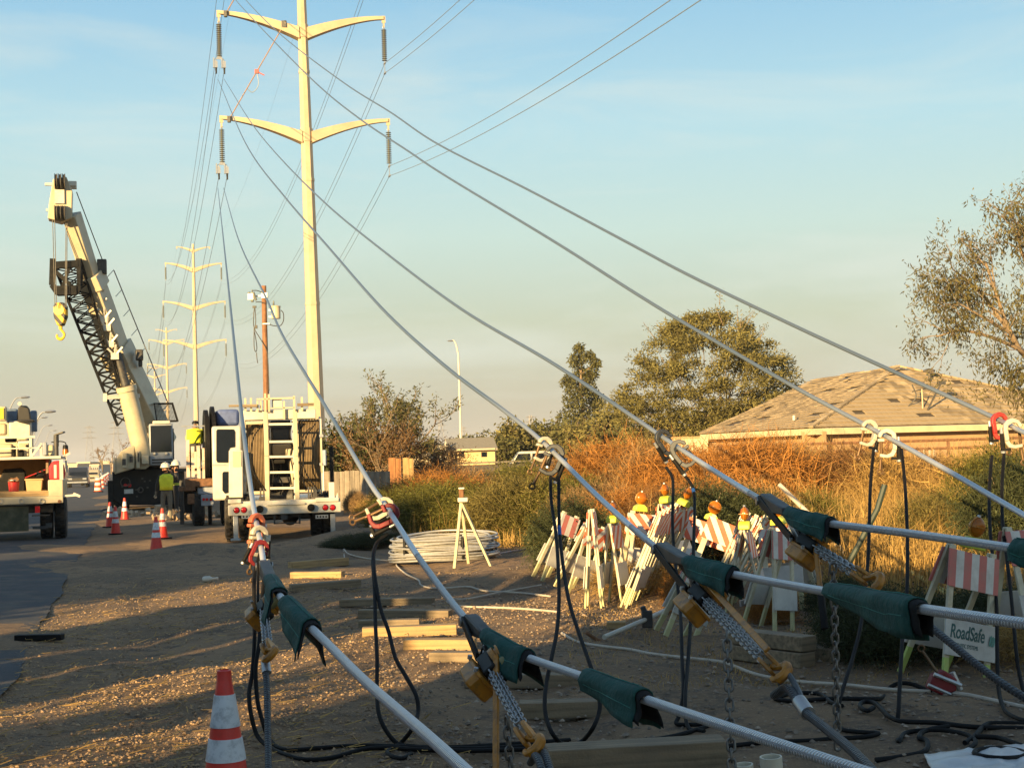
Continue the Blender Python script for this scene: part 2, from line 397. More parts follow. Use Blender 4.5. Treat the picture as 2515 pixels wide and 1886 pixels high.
def tower(xy, yaw, label, lean=0.0, detail=True):
    t = thing('steel_power_pole', label, 'power pole', (xy[0], xy[1], 0), yaw, 'steel monopoles of the power line'); t.rotation_euler = (0, lean, yaw)
    mb = MB(); oct_pole(mb, -.5, 47.2, rad(0), rad(47.2)); mb.build('shaft', M_tower, t, ang=20)
    mb = MB()
    for z in (4.2, 13.5, 22.8, 31, 39): oct_pole(mb, z - .11, z + .11, rad(z) + .035, rad(z) + .03)
    for z, h in TH: oct_pole(mb, z - .62, z + .38, rad(z) + .06, rad(z) + .055)
    mb.parts('flange', M_tower, t)
    for z, h in TH:
        for s in (-1, 1):
            mb = arm_mb(z, h, s)
            mb.build('arm', M_tower, t, ang=25)
    for s in (-1, 1): arm_mb(45.9, 3.3, s, .6).build('shield_wire_arm', M_tower, t, ang=25)
    return t
T_YAW = R(14.8)
TB = [GX(782, 109, 0) - V((0, 0, 0)), V((-64.8, 300, 0)), V((-113, 480, 0)), V((-161, 660, 0)), V((-209, 842, 0))]
tw_labels = ['tall cream steel power pole with curved arms standing nearest, above the white truck', 'second steel power pole, beyond the crane and shorter in view',
             'third steel power pole, seen over the crane boom foot', 'fourth steel power pole, faint and small behind the crane boom', 'farthest steel power pole, a thin line in the haze']
TW = []
for i, b in enumerate(TB):
    if i == 0: t0 = tower((b.x, b.y), T_YAW, tw_labels[0], lean=R(-.75)); TW.append(t0)
    else:
        c = copy_tree(TW[0]); c.location = (b.x, b.y, 0); c.rotation_euler = (0, 0, T_YAW); c['label'] = tw_labels[i]; TW.append(c)
bpy.context.view_layer.update()
def tip(i, lev, s): return TW[i].matrix_world @ V((s * TH[lev][1], 0, TH[lev][0] + .45)) if i < 5 else None
INS_L = 2.9
# insulator strings: one prototype, a copy at each arm end
disc_me = MB().lathe((0, 0, 0), [(.05, .06), (.07, .0), (.20, -.03), (.205, -.055), (.06, -.06)], 14).mesh('insulator_disc', M_ins)
def insulator(p, label, dead=True, far=False):
    t = thing('insulator_string', label, 'insulator', p, T_YAW, 'insulator strings hanging from the power poles')
    if far:
        mb = MB()
        for k in range(17): mb.cyl((0, 0, -.2 - k * .146), (0, 0, -.3 - k * .146), .18, .16, 6)
        mb.cyl((0, 0, 0), (0, 0, -INS_L), .05, .05, 5); mb.build('disc_string', M_ins, t); return t
    for k in range(17):
        d = bpy.data.objects.new('disc', disc_me); COL.objects.link(d); d.parent = t; d.location = (0, 0, -.22 - k * .146)
    mb = MB().cyl((0, 0, .02), (0, 0, -2.75), .035, .035, 6); mb.ring((0, 0, -.05), (0, 1, 0), .09, .025, 10, 5); mb.build('pin', M_galv, t)
    if dead:
        MB().prism([(-.30, -2.86), (.30, -2.86), (.12, -2.62), (-.12, -2.62)], (0, -.02, 0), (1, 0, 0), (0, 0, 1), (0, .05, 0)).build('yoke_plate', M_galv, t)
        for x in (-.30, .30):
            mb = MB().cyl((x, 0, -2.84), (x, -.06, -3.2), .05, .06, 8); mb.box((x, -.05, -3.25), (.30, .14, .5)); mb.box((x - .13, -.05, -3.15), (.09, .18, .75)); mb.build('clamp_body', M_galv, t)
            MB().cyl((x + .03, -.03, -3.35), (x + .05, .0, -3.95), .085, .055, 8).build('dead_end_sleeve', M_black, t)
    else:
        mb = MB().cyl((0, 0, -2.72), (0, 0, -3.6), .03, .03, 6); mb.box((0, 0, -2.82), (.12, .5, .12)); mb.box((0, 0, -3.58), (.12, .5, .12)); mb.build('suspension_clamp', M_galv, t)
    return t
INS = {}
nm = ['lower', 'upper', 'topmost']
for lev in (0, 1, 2):
    for s in (-1, 1):
        p = tip(0, lev, s)
        INS[0, lev, s] = insulator(p, '%s disc insulator string on the nearest pole, %s arm, %s' % (nm[lev], 'left' if s < 0 else 'right', 'with twin dead-end clamps' if s < 0 else 'with two passing wires'), dead=s < 0)
for i in (1, 2):
    for lev in (0, 1, 2):
        for s in (-1, 1):
            insulator(tip(i, lev, s), '%s insulator string on the %s arm of the %s power pole' % (nm[lev], 'left' if s < 0 else 'right', ['', 'second', 'third'][i]), far=True)
def wire(name, a, b, sag, r, label, group, n=40):
    pts = [a.lerp(b, k / n) - V((0, 0, 4 * sag * (k / n) * (1 - k / n))) for k in range(n + 1)]
    return solo(MB().tube(pts, r, 5), name, M_wire, label, 'power line', group, org=a)
GW = 'conductors strung between the steel poles'
ex_t = V((math.cos(T_YAW), math.sin(T_YAW), 0))
nmv = ['lower', 'upper', 'top']
for i in range(4):
    for lev in (0, 1, 2):
        for s in (-1, 1):
            for q in (0, 1):
                off = -3.85 if (i == 0 and s < 0) else (-2.82 if q else -3.58)
                a = tip(i, lev, s) + V((0, 0, off)) + (ex_t * (.3 if q else -.3) if (i == 0 and s < 0) else V())
                b = tip(i + 1, lev, s) + V((0, 0, -2.82 if q else -3.58))
                wire('conductor', a, b, 6.6, .019 if i == 0 else .022, '%s %s conductor of the %s-arm pair, %s span from the nearest pole' % ('first' if q else 'second', nmv[lev], 'left' if s < 0 else 'right', ['first', 'second', 'third', 'fourth'][i]), GW, 30)
    for s in (-1, 1):
        a = TW[i].matrix_world @ V((s * 3.3, 0, 46.6)); b = TW[i + 1].matrix_world @ V((s * 3.3, 0, 46.6))
        wire('shield_wire', a, b, 5.2, .008, 'thin shield wire along the %s of pole tops, %s span' % ('left' if s < 0 else 'right', ['first', 'second', 'third', 'fourth'][i]), GW, 30)
# right-hand pairs run on over the photographer to the next pole behind
nxt = TB[0] - LD * 190
for lev in (0, 1, 2):
    for q in (0, 1):
        a = tip(0, lev, 1) + V((0, 0, -2.82 if q else -3.58))
        b = nxt + ex_t * 6.25 + V((0, 0, TH[lev][0] + .45 + (-2.82 if q else -3.58))) + LN * 2
        wire('conductor', a, b, 6.0, .021, '%s wire of the %s right-hand pair rising overhead to the top of the frame' % ('inner' if q else 'outer', nmv[lev]), GW, 60)
# slack ground lead between the left arms
def rope(pts, r, name, m_, label, cat, group=None, n=6, sm=6, org=None):
    return solo(MB().tube(smooth(pts, sm), r, n), name, m_, label, cat, group, org=org or pts[0])
for lev in (0, 1):
    a = TW[0].matrix_world @ V((-1.4, -.3, TH[lev + 1][0] + .3)); b = TW[0].matrix_world @ V((-5.7, -.25, TH[lev][0] + .95)); mid = a.lerp(b, .5)
    t = thing('ground_jumper', 'orange-brown ground lead tied from the %s arm root down to the %s arm tip' % (nmv[lev + 1], nmv[lev]), 'ground lead', a, 0, 'ground leads between the pole arms')
    MB().tube([a, b], .045, 6).build('lead', mat('lead_rope', (.30, .19, .13), .8), t, world=True)
    MB().tube(smooth([mid, mid + V((.1, 0, -1.0)), mid + V((-.35, 0, -1.55)), a.lerp(b, .68)]), .028, 5).build('slack_loop', M_greyp, t, world=True)
    MB().box(mid, (.3, .2, .3)).beam(mid, mid + V((.55, 0, -.3)), .08).build('red_clamp', M_red, t, world=True)
    MB().box(a, (.35, .3, .5)).box(b, (.22, .3, .45)).build('hook_clamp', M_dark, t, world=True)
# ------------------------------------------------------------------ the six heavy conductors brought down to the ground
M_strand = mat('bare_stranded_cable', (.86, .88, .91), .38, metal=.35, var=.06, sc=30)
def add_lay(mt):
    n = mt.node_tree; N = lambda t: n.nodes.new(t); K = n.links.new; bs = [x for x in n.nodes if x.type == 'BSDF_PRINCIPLED'][0]
    at = N('ShaderNodeAttribute'); at.attribute_name = 'lay'; dt = N('ShaderNodeMath'); dt.operation = 'SINE'; K(at.outputs['Fac'], dt.inputs[0])
    bp = N('ShaderNodeBump'); bp.inputs['Strength'].default_value = .9; bp.inputs['Distance'].default_value = .006; K(dt.outputs[0], bp.inputs['Height']); K(bp.outputs[0], bs.inputs['Normal'])
    mr = N('ShaderNodeMapRange'); mr.inputs[1].default_value = -1; mr.inputs[2].default_value = .2; mr.inputs[3].default_value = .55; mr.inputs[4].default_value = 1; K(dt.outputs[0], mr.inputs[0])
    sc = [x for x in n.nodes if x.type == 'VECT_MATH' and x.operation == 'SCALE'][0]; src = bs.inputs['Base Color'].links[0].from_socket
    v = N('ShaderNodeVectorMath'); v.operation = 'SCALE'; K(src, v.inputs[0]); K(mr.outputs[0], v.inputs['Scale']); K(v.outputs[0], bs.inputs['Base Color'])
add_lay(M_strand)
def add_far_shade(mt, col2):
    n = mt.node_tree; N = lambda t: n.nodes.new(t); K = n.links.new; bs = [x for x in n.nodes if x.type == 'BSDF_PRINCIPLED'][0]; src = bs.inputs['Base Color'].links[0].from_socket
    at = N('ShaderNodeAttribute'); at.attribute_name = 'far_shade'; m_ = N('ShaderNodeMixRGB'); m_.inputs[2].default_value = (*col2, 1); K(at.outputs['Fac'], m_.inputs[0]); K(src, m_.inputs[1]); K(m_.outputs[0], bs.inputs['Base Color'])
add_far_shade(M_strand, (.13, .17, .215))  # paints the unlit look of the distant cable into its colour
CR = .020
def stranded(pts, r, n=14, pitch=.0125, turns=1.0):
    """tube whose strands lie in a helix: the 'lay' attribute counts strand phase along and around"""
    mb = MB().tube(pts, r, n, cap=True); o_ = None; ph = []; s = 0.0; prev = V(pts[0])
    for p in pts:
        s += (V(p) - prev).length; prev = V(p)
        for j in range(n): ph.append(2 * math.pi * (s / pitch) + 2 * math.pi * 2 * j / n)
    return mb, ph
CABLES = {
 1: [(535, 462, 109), (552, 620, 0), (581, 900, 0), (600, 1075, 0), (622, 1240, 0), (641, 1340, 10.2), (651, 1400, 9.6), (672, 1436, 8.6), (700, 1478, 7.6), (812, 1588, 6.6), (905, 1680, 5.7), (1060, 1815, 4.7), (1180, 1925, 4.2)],
 2: [(549, 462, 109), (590, 600, 0), (655, 735, 0), (700, 835, 0), (800, 1000, 0), (905, 1180, 0), (946, 1240, 11.3), (1040, 1385, 9.2), (1152, 1528, 7.9), (1228, 1580, 7.4), (1290, 1612, 7.1), (1450, 1668, 6.4), (1570, 1712, 5.9), (1850, 1806, 5.1), (2110, 1890, 4.7), (2300, 1950, 4.5)],
 3: [(535, 195, 109), (610, 365, 0), (700, 485, 0), (800, 600, 0), (950, 770, 0), (1100, 905, 0), (1240, 1010, 0), (1340, 1092, 12.4), (1480, 1230, 10.4), (1622, 1352, 8.6), (1700, 1385, 8.0), (1850, 1420, 7.3), (2060, 1458, 6.4), (2220, 1488, 5.6), (2400, 1515, 5.1), (2620, 1545, 4.8)],
 4: [(550, 195, 109), (640, 333, 0), (778, 480, 0), (920, 600, 0), (1137, 762, 0), (1370, 900, 0), (1630, 1075, 13.0), (1760, 1160, 10.8), (1878, 1232, 8.9), (1960, 1268, 8.2), (2050, 1287, 7.8), (2250, 1312, 7.1), (2500, 1348, 6.2), (2700, 1380, 5.8)],
 5: [(530, -80, 109), (578, 0, 0), (760, 190, 0), (880, 290, 0), (1000, 370, 0), (1100, 436, 0), (1365, 596, 0), (1560, 720, 0), (1700, 805, 0), (1950, 950, 0), (2140, 1052, 12.6), (2300, 1140, 10.9), (2515, 1265, 9.4), (2700, 1375, 8.4)],
 6: [(545, -80, 109), (603, 0, 0), (700, 95, 0), (850, 208, 0), (960, 277, 0), (1080, 357, 0), (1300, 468, 0), (1545, 598, 0), (1700, 680, 0), (1950, 800, 0), (2200, 915, 0), (2440, 1025, 12.6), (2515, 1062, 11.6), (2700, 1150, 10.0)]}
def cable_pts(c):
    c = [list(p) for p in c]; s = [0]
    for a, b in zip(c, c[1:]): s.append(s[-1] + math.hypot(b[0] - a[0], b[1] - a[1]))
    k = [i for i, p in enumerate(c) if p[2]]
    for a, b in zip(k, k[1:]):
        for i in range(a + 1, b):
            u = (s[i] - s[a]) / (s[b] - s[a]); c[i][2] = 1 / ((1 - u) / c[a][2] + u / c[b][2])
    ip = smooth([V((p[0], p[1], 1 / p[2])) for p in c], 10)
    return [W(p.x, p.y, 1 / p.z) for p in ip], [V((p.x, p.y, 1 / p.z)) for p in ip]
CLAB = {1: 'silver stranded conductor coming down steepest, past the striped cone', 2: 'silver stranded conductor second from the cone, with a square green wrap low on it', 3: 'silver stranded conductor sweeping down to the large pointed green wrap',
        4: 'silver stranded conductor bending level above the striped RoadSafe barricade', 5: 'silver conductor running straight down carrying the two cream clamps', 6: 'highest silver conductor running straight down to the red clamp'}
CP = {}
for k, c in CABLES.items():
    pts, pix = cable_pts(c); CP[k] = (pts, pix)
    # resample finely where near
    fine = [pts[0]]
    for a, b in zip(pts, pts[1:]):
        L = (b - a).length; m_ = max(1, int(L / (.06 if pix[0] is None else max(.05, L / 3 if (a - CAM).length > 14 else .05))))
        for q in range(1, m_ + 1): fine.append(a.lerp(b, q / m_))
    rr = [CR if (p - CAM).length < 20 else CR for p in fine]
    mb, ph = stranded(fine, rr)
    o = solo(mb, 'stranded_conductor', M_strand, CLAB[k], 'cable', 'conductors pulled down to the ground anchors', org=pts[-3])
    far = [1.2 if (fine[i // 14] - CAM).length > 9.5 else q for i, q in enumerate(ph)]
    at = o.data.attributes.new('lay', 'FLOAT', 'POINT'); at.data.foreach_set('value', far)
    aw = o.data.attributes.new('far_shade', 'FLOAT', 'POINT'); aw.data.foreach_set('value', [min(1, max(0, ((fine[i // 14] - CAM).length - 7.5) / 7)) for i in range(len(ph))])
def on_cable(k, px=None, py=None):
    pts, pix = CP[k]
    best = min(range(len(pix)), key=lambda i: abs((pix[i].x - px) if px is not None else (pix[i].y - py)))
    j = max(1, min(len(pts) - 2, best))
    # interpolate on segment
    def val(i): return pix[i].x if px is not None else pix[i].y
    tgt = px if px is not None else py
    for a in (j - 1, j):
        lo, hi = val(a), val(a + 1)
        if min(lo, hi) - .01 <= tgt <= max(lo, hi) + .01 and abs(hi - lo) > 1e-6:
            u = (tgt - lo) / (hi - lo); return pts[a].lerp(pts[a + 1], u), (pts[a + 1] - pts[a]).normalized()
    return pts[j], (pts[j + 1] - pts[j - 1]).normalized()
# ------------------------------------------------------------------ traffic cones
M_cone = mat('orange_cone_plastic', (.72, .045, .03), .45, var=.1, dirt=(.3, .06, .04), dsc=8, damt=.4)
M_band = mat('scuffed_reflective_band', (.66, .70, .74), .35, var=.08, dirt=(.22, .25, .28), dsc=13, damt=.75)
def cone_proto():
    t = thing('traffic_cone', '', 'traffic cone', group='traffic cones on the work site')
    def rr(z): return .135 - (.135 - .032) * z / .70
    MB().prism([(-.18, -.13), (-.13, -.18), (.13, -.18), (.18, -.13), (.18, .13), (.13, .18), (-.13, .18), (-.18, .13)], (0, 0, 0), (1, 0, 0), (0, 1, 0), (0, 0, .035)).build('base', M_rub, t, bev=.006)
    MB().lathe((0, 0, 0), [(.15, .036), (rr(.05), .05), (rr(.28), .28), (rr(.60), .60), (rr(.66), .66), (.036, .665), (.034, .715), (.022, .72), (.020, .66)], 28).build('body', M_cone, t)
    for z0, z1 in ((.295, .402), (.452, .605)):
        MB().lathe((0, 0, 0), [(rr(z0) - .002, z0), (rr(z0) + .004, z0 + .002), (rr(z1) + .004, z1 - .002), (rr(z1) - .002, z1)], 28).build('reflective_band', M_band, t)
    return t
CONE = cone_proto()
cones = [(540, 7.03, 'scuffed orange cone with two white bands standing nearest, in front of the gravel', 0, .3), (380, 30, 'shaded orange cone standing forward of the cone group on the dirt', 0, .5),
         (281, 38.5, 'orange cone in shade standing in front of a sunlit cone beside the road edge', .0, .2), (268, 42, 'sunlit orange cone half hidden behind a shaded cone by the road edge', 0, .7),
         (304, 47.5, 'orange cone standing beside the black crane carrier near its tyre', 0, .1), (396, 35, 'brightly sunlit orange cone just behind the shaded forward cone', 0, .9)]
for i, (px, d, lab, dz, rz) in enumerate(cones):
    c = CONE if i == 0 else copy_tree(CONE); c.location = GX(px, d, dz); c.rotation_euler = (0, 0, rz); c['label'] = lab

# ------------------------------------------------------------------ wheels
def wheel(parent, x, y, z, r, wd, name='wheel', dual=0.0):
    mb = MB(); prof = [(r * .55, -wd / 2), (r * .9, -wd / 2), (r, -wd * .36), (r, wd * .36), (r * .9, wd / 2), (r * .55, wd / 2)]
    mb.lathe((x, y, z), prof, 28, (1, 0, 0))
    for k in range(22):
        A = 2 * math.pi * k / 22
        for s in (-1, 1):
            c = V((x + s * wd * .2, y + math.cos(A + s * .07) * (r + .01), z + math.sin(A + s * .07) * (r + .01)))
            mb.box(c, (wd * .34, r * .13, .05), Matrix.Rotation(A - math.pi / 2, 3, 'X'))
    o = mb.build(name, M_tyre, parent)
    MB().lathe((x, y, z), [(.06, -wd * .45), (r * .3, -wd * .46), (r * .54, -wd * .40), (r * .56, -wd * .3), (r * .56, wd * .3), (r * .54, wd * .40), (r * .2, wd * .46), (.06, wd * .45)], 18, (1, 0, 0)).build('rim', M_greyp, o)
    return o
# ------------------------------------------------------------------ crane
fr = Frame(365, 58, R(14.8)); L = fr.L
cr_ = fr.thing('mobile_crane', 'white mobile crane with raised telescopic boom on a black carrier beyond the cones', 'crane')
mb = MB(); fr.poly(mb, [(276, 1158), (276, 1228), (300, 1240), (430, 1240), (453, 1225), (453, 1152), (395, 1148), (330, 1152)], 0, .5); fr.rect(mb, 285, 1152, 440, 1225, .5, 6.5); mb.build('carrier', M_black, cr_, bev=.04)
mb = MB(); fr.rect(mb, 288, 1140, 440, 1153, .3, 5); mb.build('deck', M_dark, cr_, bev=.02)
mb = MB(); fr.rect(mb, 268, 1225, 462, 1238, .1, .45)
for px in (272, 456): fr.rect(mb, px - 7, 1180, px + 7, 1252, -.05, .35); a = L(px, 1256, .1); mb.cyl((a.x, a.y, .04), (a.x, a.y, .12), .38, .3, 14)
mb.parts('outrigger', M_black, cr_, .02)
for px in (300, 437):
    for v in (1.4, 5.2): a = L(px, 1215, .6); wheel(cr_, a.x, v, .78, .78, .55)
mb = MB(); fr.rect(mb, 305, 1201, 327, 1212, -.03, .02); mb.build('number_plate', M_galv, cr_)
for px in (308, 318): a = L(px, 1192, 0); MB().cyl((a.x, -.05, a.z), (a.x, .02, a.z), .075, .075, 12).build('tail_light', M_lens_r, cr_)
mb = MB(); a = L(308, 1184, 0); mb.ring((a.x, -.12, a.z), (0, 1, 0), .18, .025, 14, 6); a = L(345, 1203, 0); mb.ring((a.x, -.12, a.z), (0, 1, 0), .1, .03, 12, 6); fr.rect(mb, 332, 1201, 344, 1204, -.1, .08)
for px, py in ((355, 1182), (368, 1180), (362, 1197), (336, 1219), (349, 1175), (300, 1195)): fr.rect(mb, px - 2, py - 2, px + 3, py + 2, -.05, .06)
mb.parts('rear_fitting', M_dark, cr_)
mb = MB(); fr.poly(mb, [(281, 1165), (283, 1129), (297, 1108), (319, 1096), (331, 1094), (331, 1150)], -.7, 1.9); fr.poly(mb, [(277, 1160), (278, 1122), (284, 1122), (286, 1160)], -.75, .2); mb.build('counterweight', M_cream, cr_, bev=.05)
mb = MB(); fr.poly(mb, [(331, 1094), (352, 1096), (371, 1141), (358, 1152), (331, 1152)], -.5, 2.2); fr.rect(mb, 300, 1112, 312, 1150, -.95, .3); fr.rect(mb, 334, 1108, 344, 1150, -.8, .4); fr.rect(mb, 348, 1118, 366, 1140, -.85, .4); fr.rect(mb, 321, 1075, 334, 1100, -.4, .4); mb.build('turntable', M_cream, cr_, bev=.03)
mb = MB(); fr.rect(mb, 300, 1127, 309, 1142, -.98, .05); fr.rect(mb, 338, 1112, 342, 1134, -.84, .05); fr.rect(mb, 318, 1120, 326, 1135, -.75, .06); mb.parts('access_hole', M_dark, cr_)
# operator cab
ca = MB(); fr.rect(ca, 366, 1040, 425, 1143, -.6, 1.9); cab = ca.build('cab', M_greyp, cr_, bev=.06)
mb = MB(); fr.rect(mb, 370, 1045, 421, 1110, -.63, .05); mb.build('windscreen', M_glass, cab)
mb = MB(); a = L(425, 1052, -.6); b = L(425, 1128, -.6); mb.mm((a.x - .005, -.5, b.z), (a.x + .03, 1.1, a.z)); mb.build('side_window', M_glass, cab)
mb = MB(); fr.rect(mb, 375, 1033, 418, 1041, -.65, 1.6); mb.build('cab_roof', M_white, cab, bev=.03)
mb = MB(); fr.rect(mb, 373, 1127, 423, 1130, -.64, .06); fr.rect(mb, 373, 1134, 423, 1137, -.64, .06); mb.parts('grille_slot', M_black, cab)
for px in (380, 409): a = L(px, 1114, -.6); MB().sph((a.x, -.66, a.z), .06, 10, 6).build('work_lamp', M_white, cab)
mb = MB(); q = [L(379, 991, .3), L(424, 990, .3), L(437, 1033, .3), L(385, 1034, .3)]
for v in (.0, .9):
    for i in range(4): mb.beam(q[i] + V((0, v, 0)), q[(i + 1) % 4] + V((0, v, 0)), .05)
for p in q: mb.beam(p, p + V((0, .9, 0)), .05)
mb.build('guard_frame', M_black, cr_)
mb = MB()
for i in range(1, 14):
    u = i / 14; mb.beam(q[0].lerp(q[1], u), q[3].lerp(q[2], u), .012); mb.beam(q[0].lerp(q[3], u), q[1].lerp(q[2], u), .012)
mb.build('guard_mesh', M_black, cr_, kind='stuff')
# boom
def bbox(mb, a, b, wl, hd, taper=1.0, phi=R(66)):
    ax = (b - a).normalized(); q_ = V((0, -1, 0)); q_ = (q_ - ax * q_.dot(ax)).normalized(); p_ = q_.cross(ax)
    if p_.x > 0: p_ = -p_
    n1 = p_ * math.cos(phi) + q_ * math.sin(phi); n2 = -p_ * math.sin(phi) + q_ * math.cos(phi)
    vs = []
    for c, k in ((a, 1), (b, taper)):
        for s1, s2 in ((-1, -1), (1, -1), (1, 1), (-1, 1)): vs.append(c + n2 * (s1 * wl / 2 * k) + n1 * (s2 * hd / 2 * k))
    mb.add(vs, [(0, 1, 2, 3)[::-1], (4, 5, 6, 7)] + [(i, (i + 1) % 4, 4 + (i + 1) % 4, 4 + i) for i in range(4)])
    return n1, n2, ax
P1a, P1b, P2b, P3b = L(402, 1098, 1.6), L(290, 868, .2), L(224, 685, -1.0), L(176, 528, -2.0)
mb = MB(); n1, n2, ax = bbox(mb, P1a, P1b, .88, 1.28); mb.build('boom_base', M_cream, cr_, bev=.04)
mb = MB(); bbox(mb, P1b - ax * .1, P2b, .70, 1.0); mb.build('boom_mid', M_cream, cr_, bev=.03)
mb = MB(); bbox(mb, P2b - ax * .1, P3b, .52, .70); mb.build('boom_tip', M_cream, cr_, bev=.03)
mb = MB(); bbox(mb, P1b - ax * .35, P1b + ax * .25, .98, 1.4); bbox(mb, P2b - ax * .45, P2b + ax * .15, .86, 1.1); mb.parts('boom_collar', M_cream, cr_, .03)
mb = MB()
for px, py in ((236, 735), (243, 755), (254, 785), (262, 805), (270, 845), (282, 875)):
    c = L(px, py, -1.0); mb.beam(c, c + V((.3, -.1, .35)), .07); mb.beam(c, c + V((-.28, -.1, .3)), .07); mb.beam(c, c + V((.05, -.12, .45)), .06); mb.box(c, (.3, .12, .25))
mb.parts('jib_bracket', M_white, cr_)
mb = MB(); fr.poly(mb, [(117, 536), (120, 500), (130, 440), (163, 434), (178, 470), (176, 536), (150, 545)], -2.6, .75); mb.build('boom_head', M_cream, cr_, bev=.03)
mb = MB(); fr.rect(mb, 110, 450, 186, 456, -2.3, .12); fr.rect(mb, 113, 513, 178, 519, -2.4, .12); fr.rect(mb, 168, 445, 188, 462, -2.2, .3); mb.parts('head_pin', M_white, cr_)
for px, py in ((146, 446), (146, 524)):
    a = L(px, py, -2.65)
    for k in (-.12, .02, .16): MB().lathe((a.x + k, a.y - .05, a.z), [(.1, -.05), (.30, -.05), (.24, 0), (.30, .05), (.1, .05)], 18, (1, 0, 0)).build('sheave', M_dark, cr_)
mb = MB(); fr.rect(mb, 134, 466, 158, 500, -2.68, .06); mb.build('head_panel', M_white, cr_)
mb = MB(); a, b = L(352, 1122, -.35), L(309, 948, -.75); mb.cyl(a, b, .36, .36, 20); mb.cyl(b - (b - a).normalized() * .2, b, .40, .40, 20); mb.build('lift_cylinder', M_cream, cr_)
MB().cyl(b, L(287, 868, -.75), .17, .17, 14).build('piston_rod', M_dark, cr_)
mb = MB(); mb.beam(L(257, 976, -1.0), L(342, 972, -.6), .16); mb.beam(L(258, 966, -1), L(258, 986, -1), .14); mb.build('cross_rod', M_white, cr_)
mb = MB(); fr.rect(mb, 238, 636, 262, 672, -1.0, .6); fr.rect(mb, 333, 858, 352, 884, -.2, .5); fr.rect(mb, 340, 884, 350, 900, .0, .4); mb.parts('hose_reel', M_dark, cr_, .04)
mb = MB(); mb.tube([L(188, 472, -2.4), L(252, 640, -.9)], .02, 5)
for (a, b) in (((129, 536), (135, 755)), ((134, 536), (139, 755)), ((162, 545), (160, 755)), ((165, 545), (163, 755))): mb.tube([L(*a, -2.5), L(*b, -2.5)], .016, 5)
mb.build('hoist_rope', M_dark, cr_)
for k, (x0, y0, x1, y1) in enumerate(((240, 690, 390, 1000),)):
    mb = MB(); q = [L(250 + 14, 680, -.6), L(398, 1010, 1.3)]; mb.tube([q[0] + V((.25, 0, .25)), q[1] + V((.25, 0, .3))], .025, 5)
    for i in range(8): p = q[0].lerp(q[1], i / 7); mb.beam(p, p + V((.25, 0, .28)), .03)
    mb.build('boom_handrail', M_galv, cr_)
# lattice jib folded along the boom
T_ = [L(134, 655, -1.6), L(199, 642, -1.6)]; B_ = [L(289, 1045, -.6), L(321, 1040, -.6)]; dv = V((0, .8, 0))
ch = [(T_[0], B_[0]), (T_[1], B_[1]), (T_[0] + dv, B_[0] + dv * .5), (T_[1] + dv, B_[1] + dv * .5)]
for a, b in ch: MB().tube([a, b], .055, 6).build('jib_chord', M_black, cr_)
mb = MB(); NS = 15
for (a, b), (c, d_) in ((ch[0], ch[1]), (ch[2], ch[3]), (ch[0], ch[2]), (ch[1], ch[3])):
    for i in range(NS):
        u, v_ = i / NS, (i + 1) / NS; mb.tube([a.lerp(b, u), c.lerp(d_, v_)], .028, 5); mb.tube([c.lerp(d_, u), a.lerp(b, v_)], .028, 5); mb.tube([a.lerp(b, u), c.lerp(d_, u)], .024, 5)
mb.build('jib_lacing', M_black, cr_, kind='stuff')
mb = MB(); q = [L(130, 636, -1.8), L(128, 700, -1.8), L(142, 720, -1.8), L(186, 718, -1.8), L(197, 700, -1.8), L(194, 636, -1.8)]
for i in range(5): mb.beam(q[i], q[i + 1], .22)
mb.beam(L(135, 652, -1.8), L(192, 648, -1.8), .26); mb.beam(L(138, 668, -1.8), L(186, 712, -1.8), .14); mb.beam(L(150, 716, -1.8), L(172, 652, -1.8), .12); mb.beam(L(139, 714, -1.8), L(188, 714, -1.8), .34); mb.build('jib_end_frame', M_black, cr_)
# hook block hangs from the boom
pb = W(148, 750, fr.d - 2.6)
HB_S = .82; hb = thing('hook_block', 'yellow crane hook block with black stripes hanging below the boom head', 'hook block', pb)
M_hz = stripes('hazard_paint', (.75, .45, .03), (.03, .03, .03), (1, 0, .8), .42, off=.2, damt=.2)
MB().prism([(-.2, .1), (.16, .12), (.30, -.05), (.30, -.55), (.14, -.95), (-.10, -.95), (-.26, -.5), (-.26, -.05)], (0, -.22, 0), (1, 0, 0), (0, 0, 1), (0, .44, 0)).build('block_body', M_hz, hb, bev=.05)
MB().lathe((0, -.26, -.25), [(.05, 0), (.24, 0), (.24, .04), (.05, .04)], 18, (0, 1, 0)).build('sheave_cover', M_yel, hb)
mb = MB(); mb.cyl((0, 0, -.92), (0, 0, -1.12), .10, .08, 10)
mb.tube(smooth([(0, 0, -1.1), (.1, 0, -1.22), (.17, 0, -1.36), (.10, 0, -1.52), (-.04, 0, -1.56), (-.17, 0, -1.46), (-.16, 0, -1.34)], 5), [.06] * 16 + [.07] * 9 + [.05] * 6, 8); mb.build('hook', M_yel, hb); hb.scale = (HB_S,) * 3

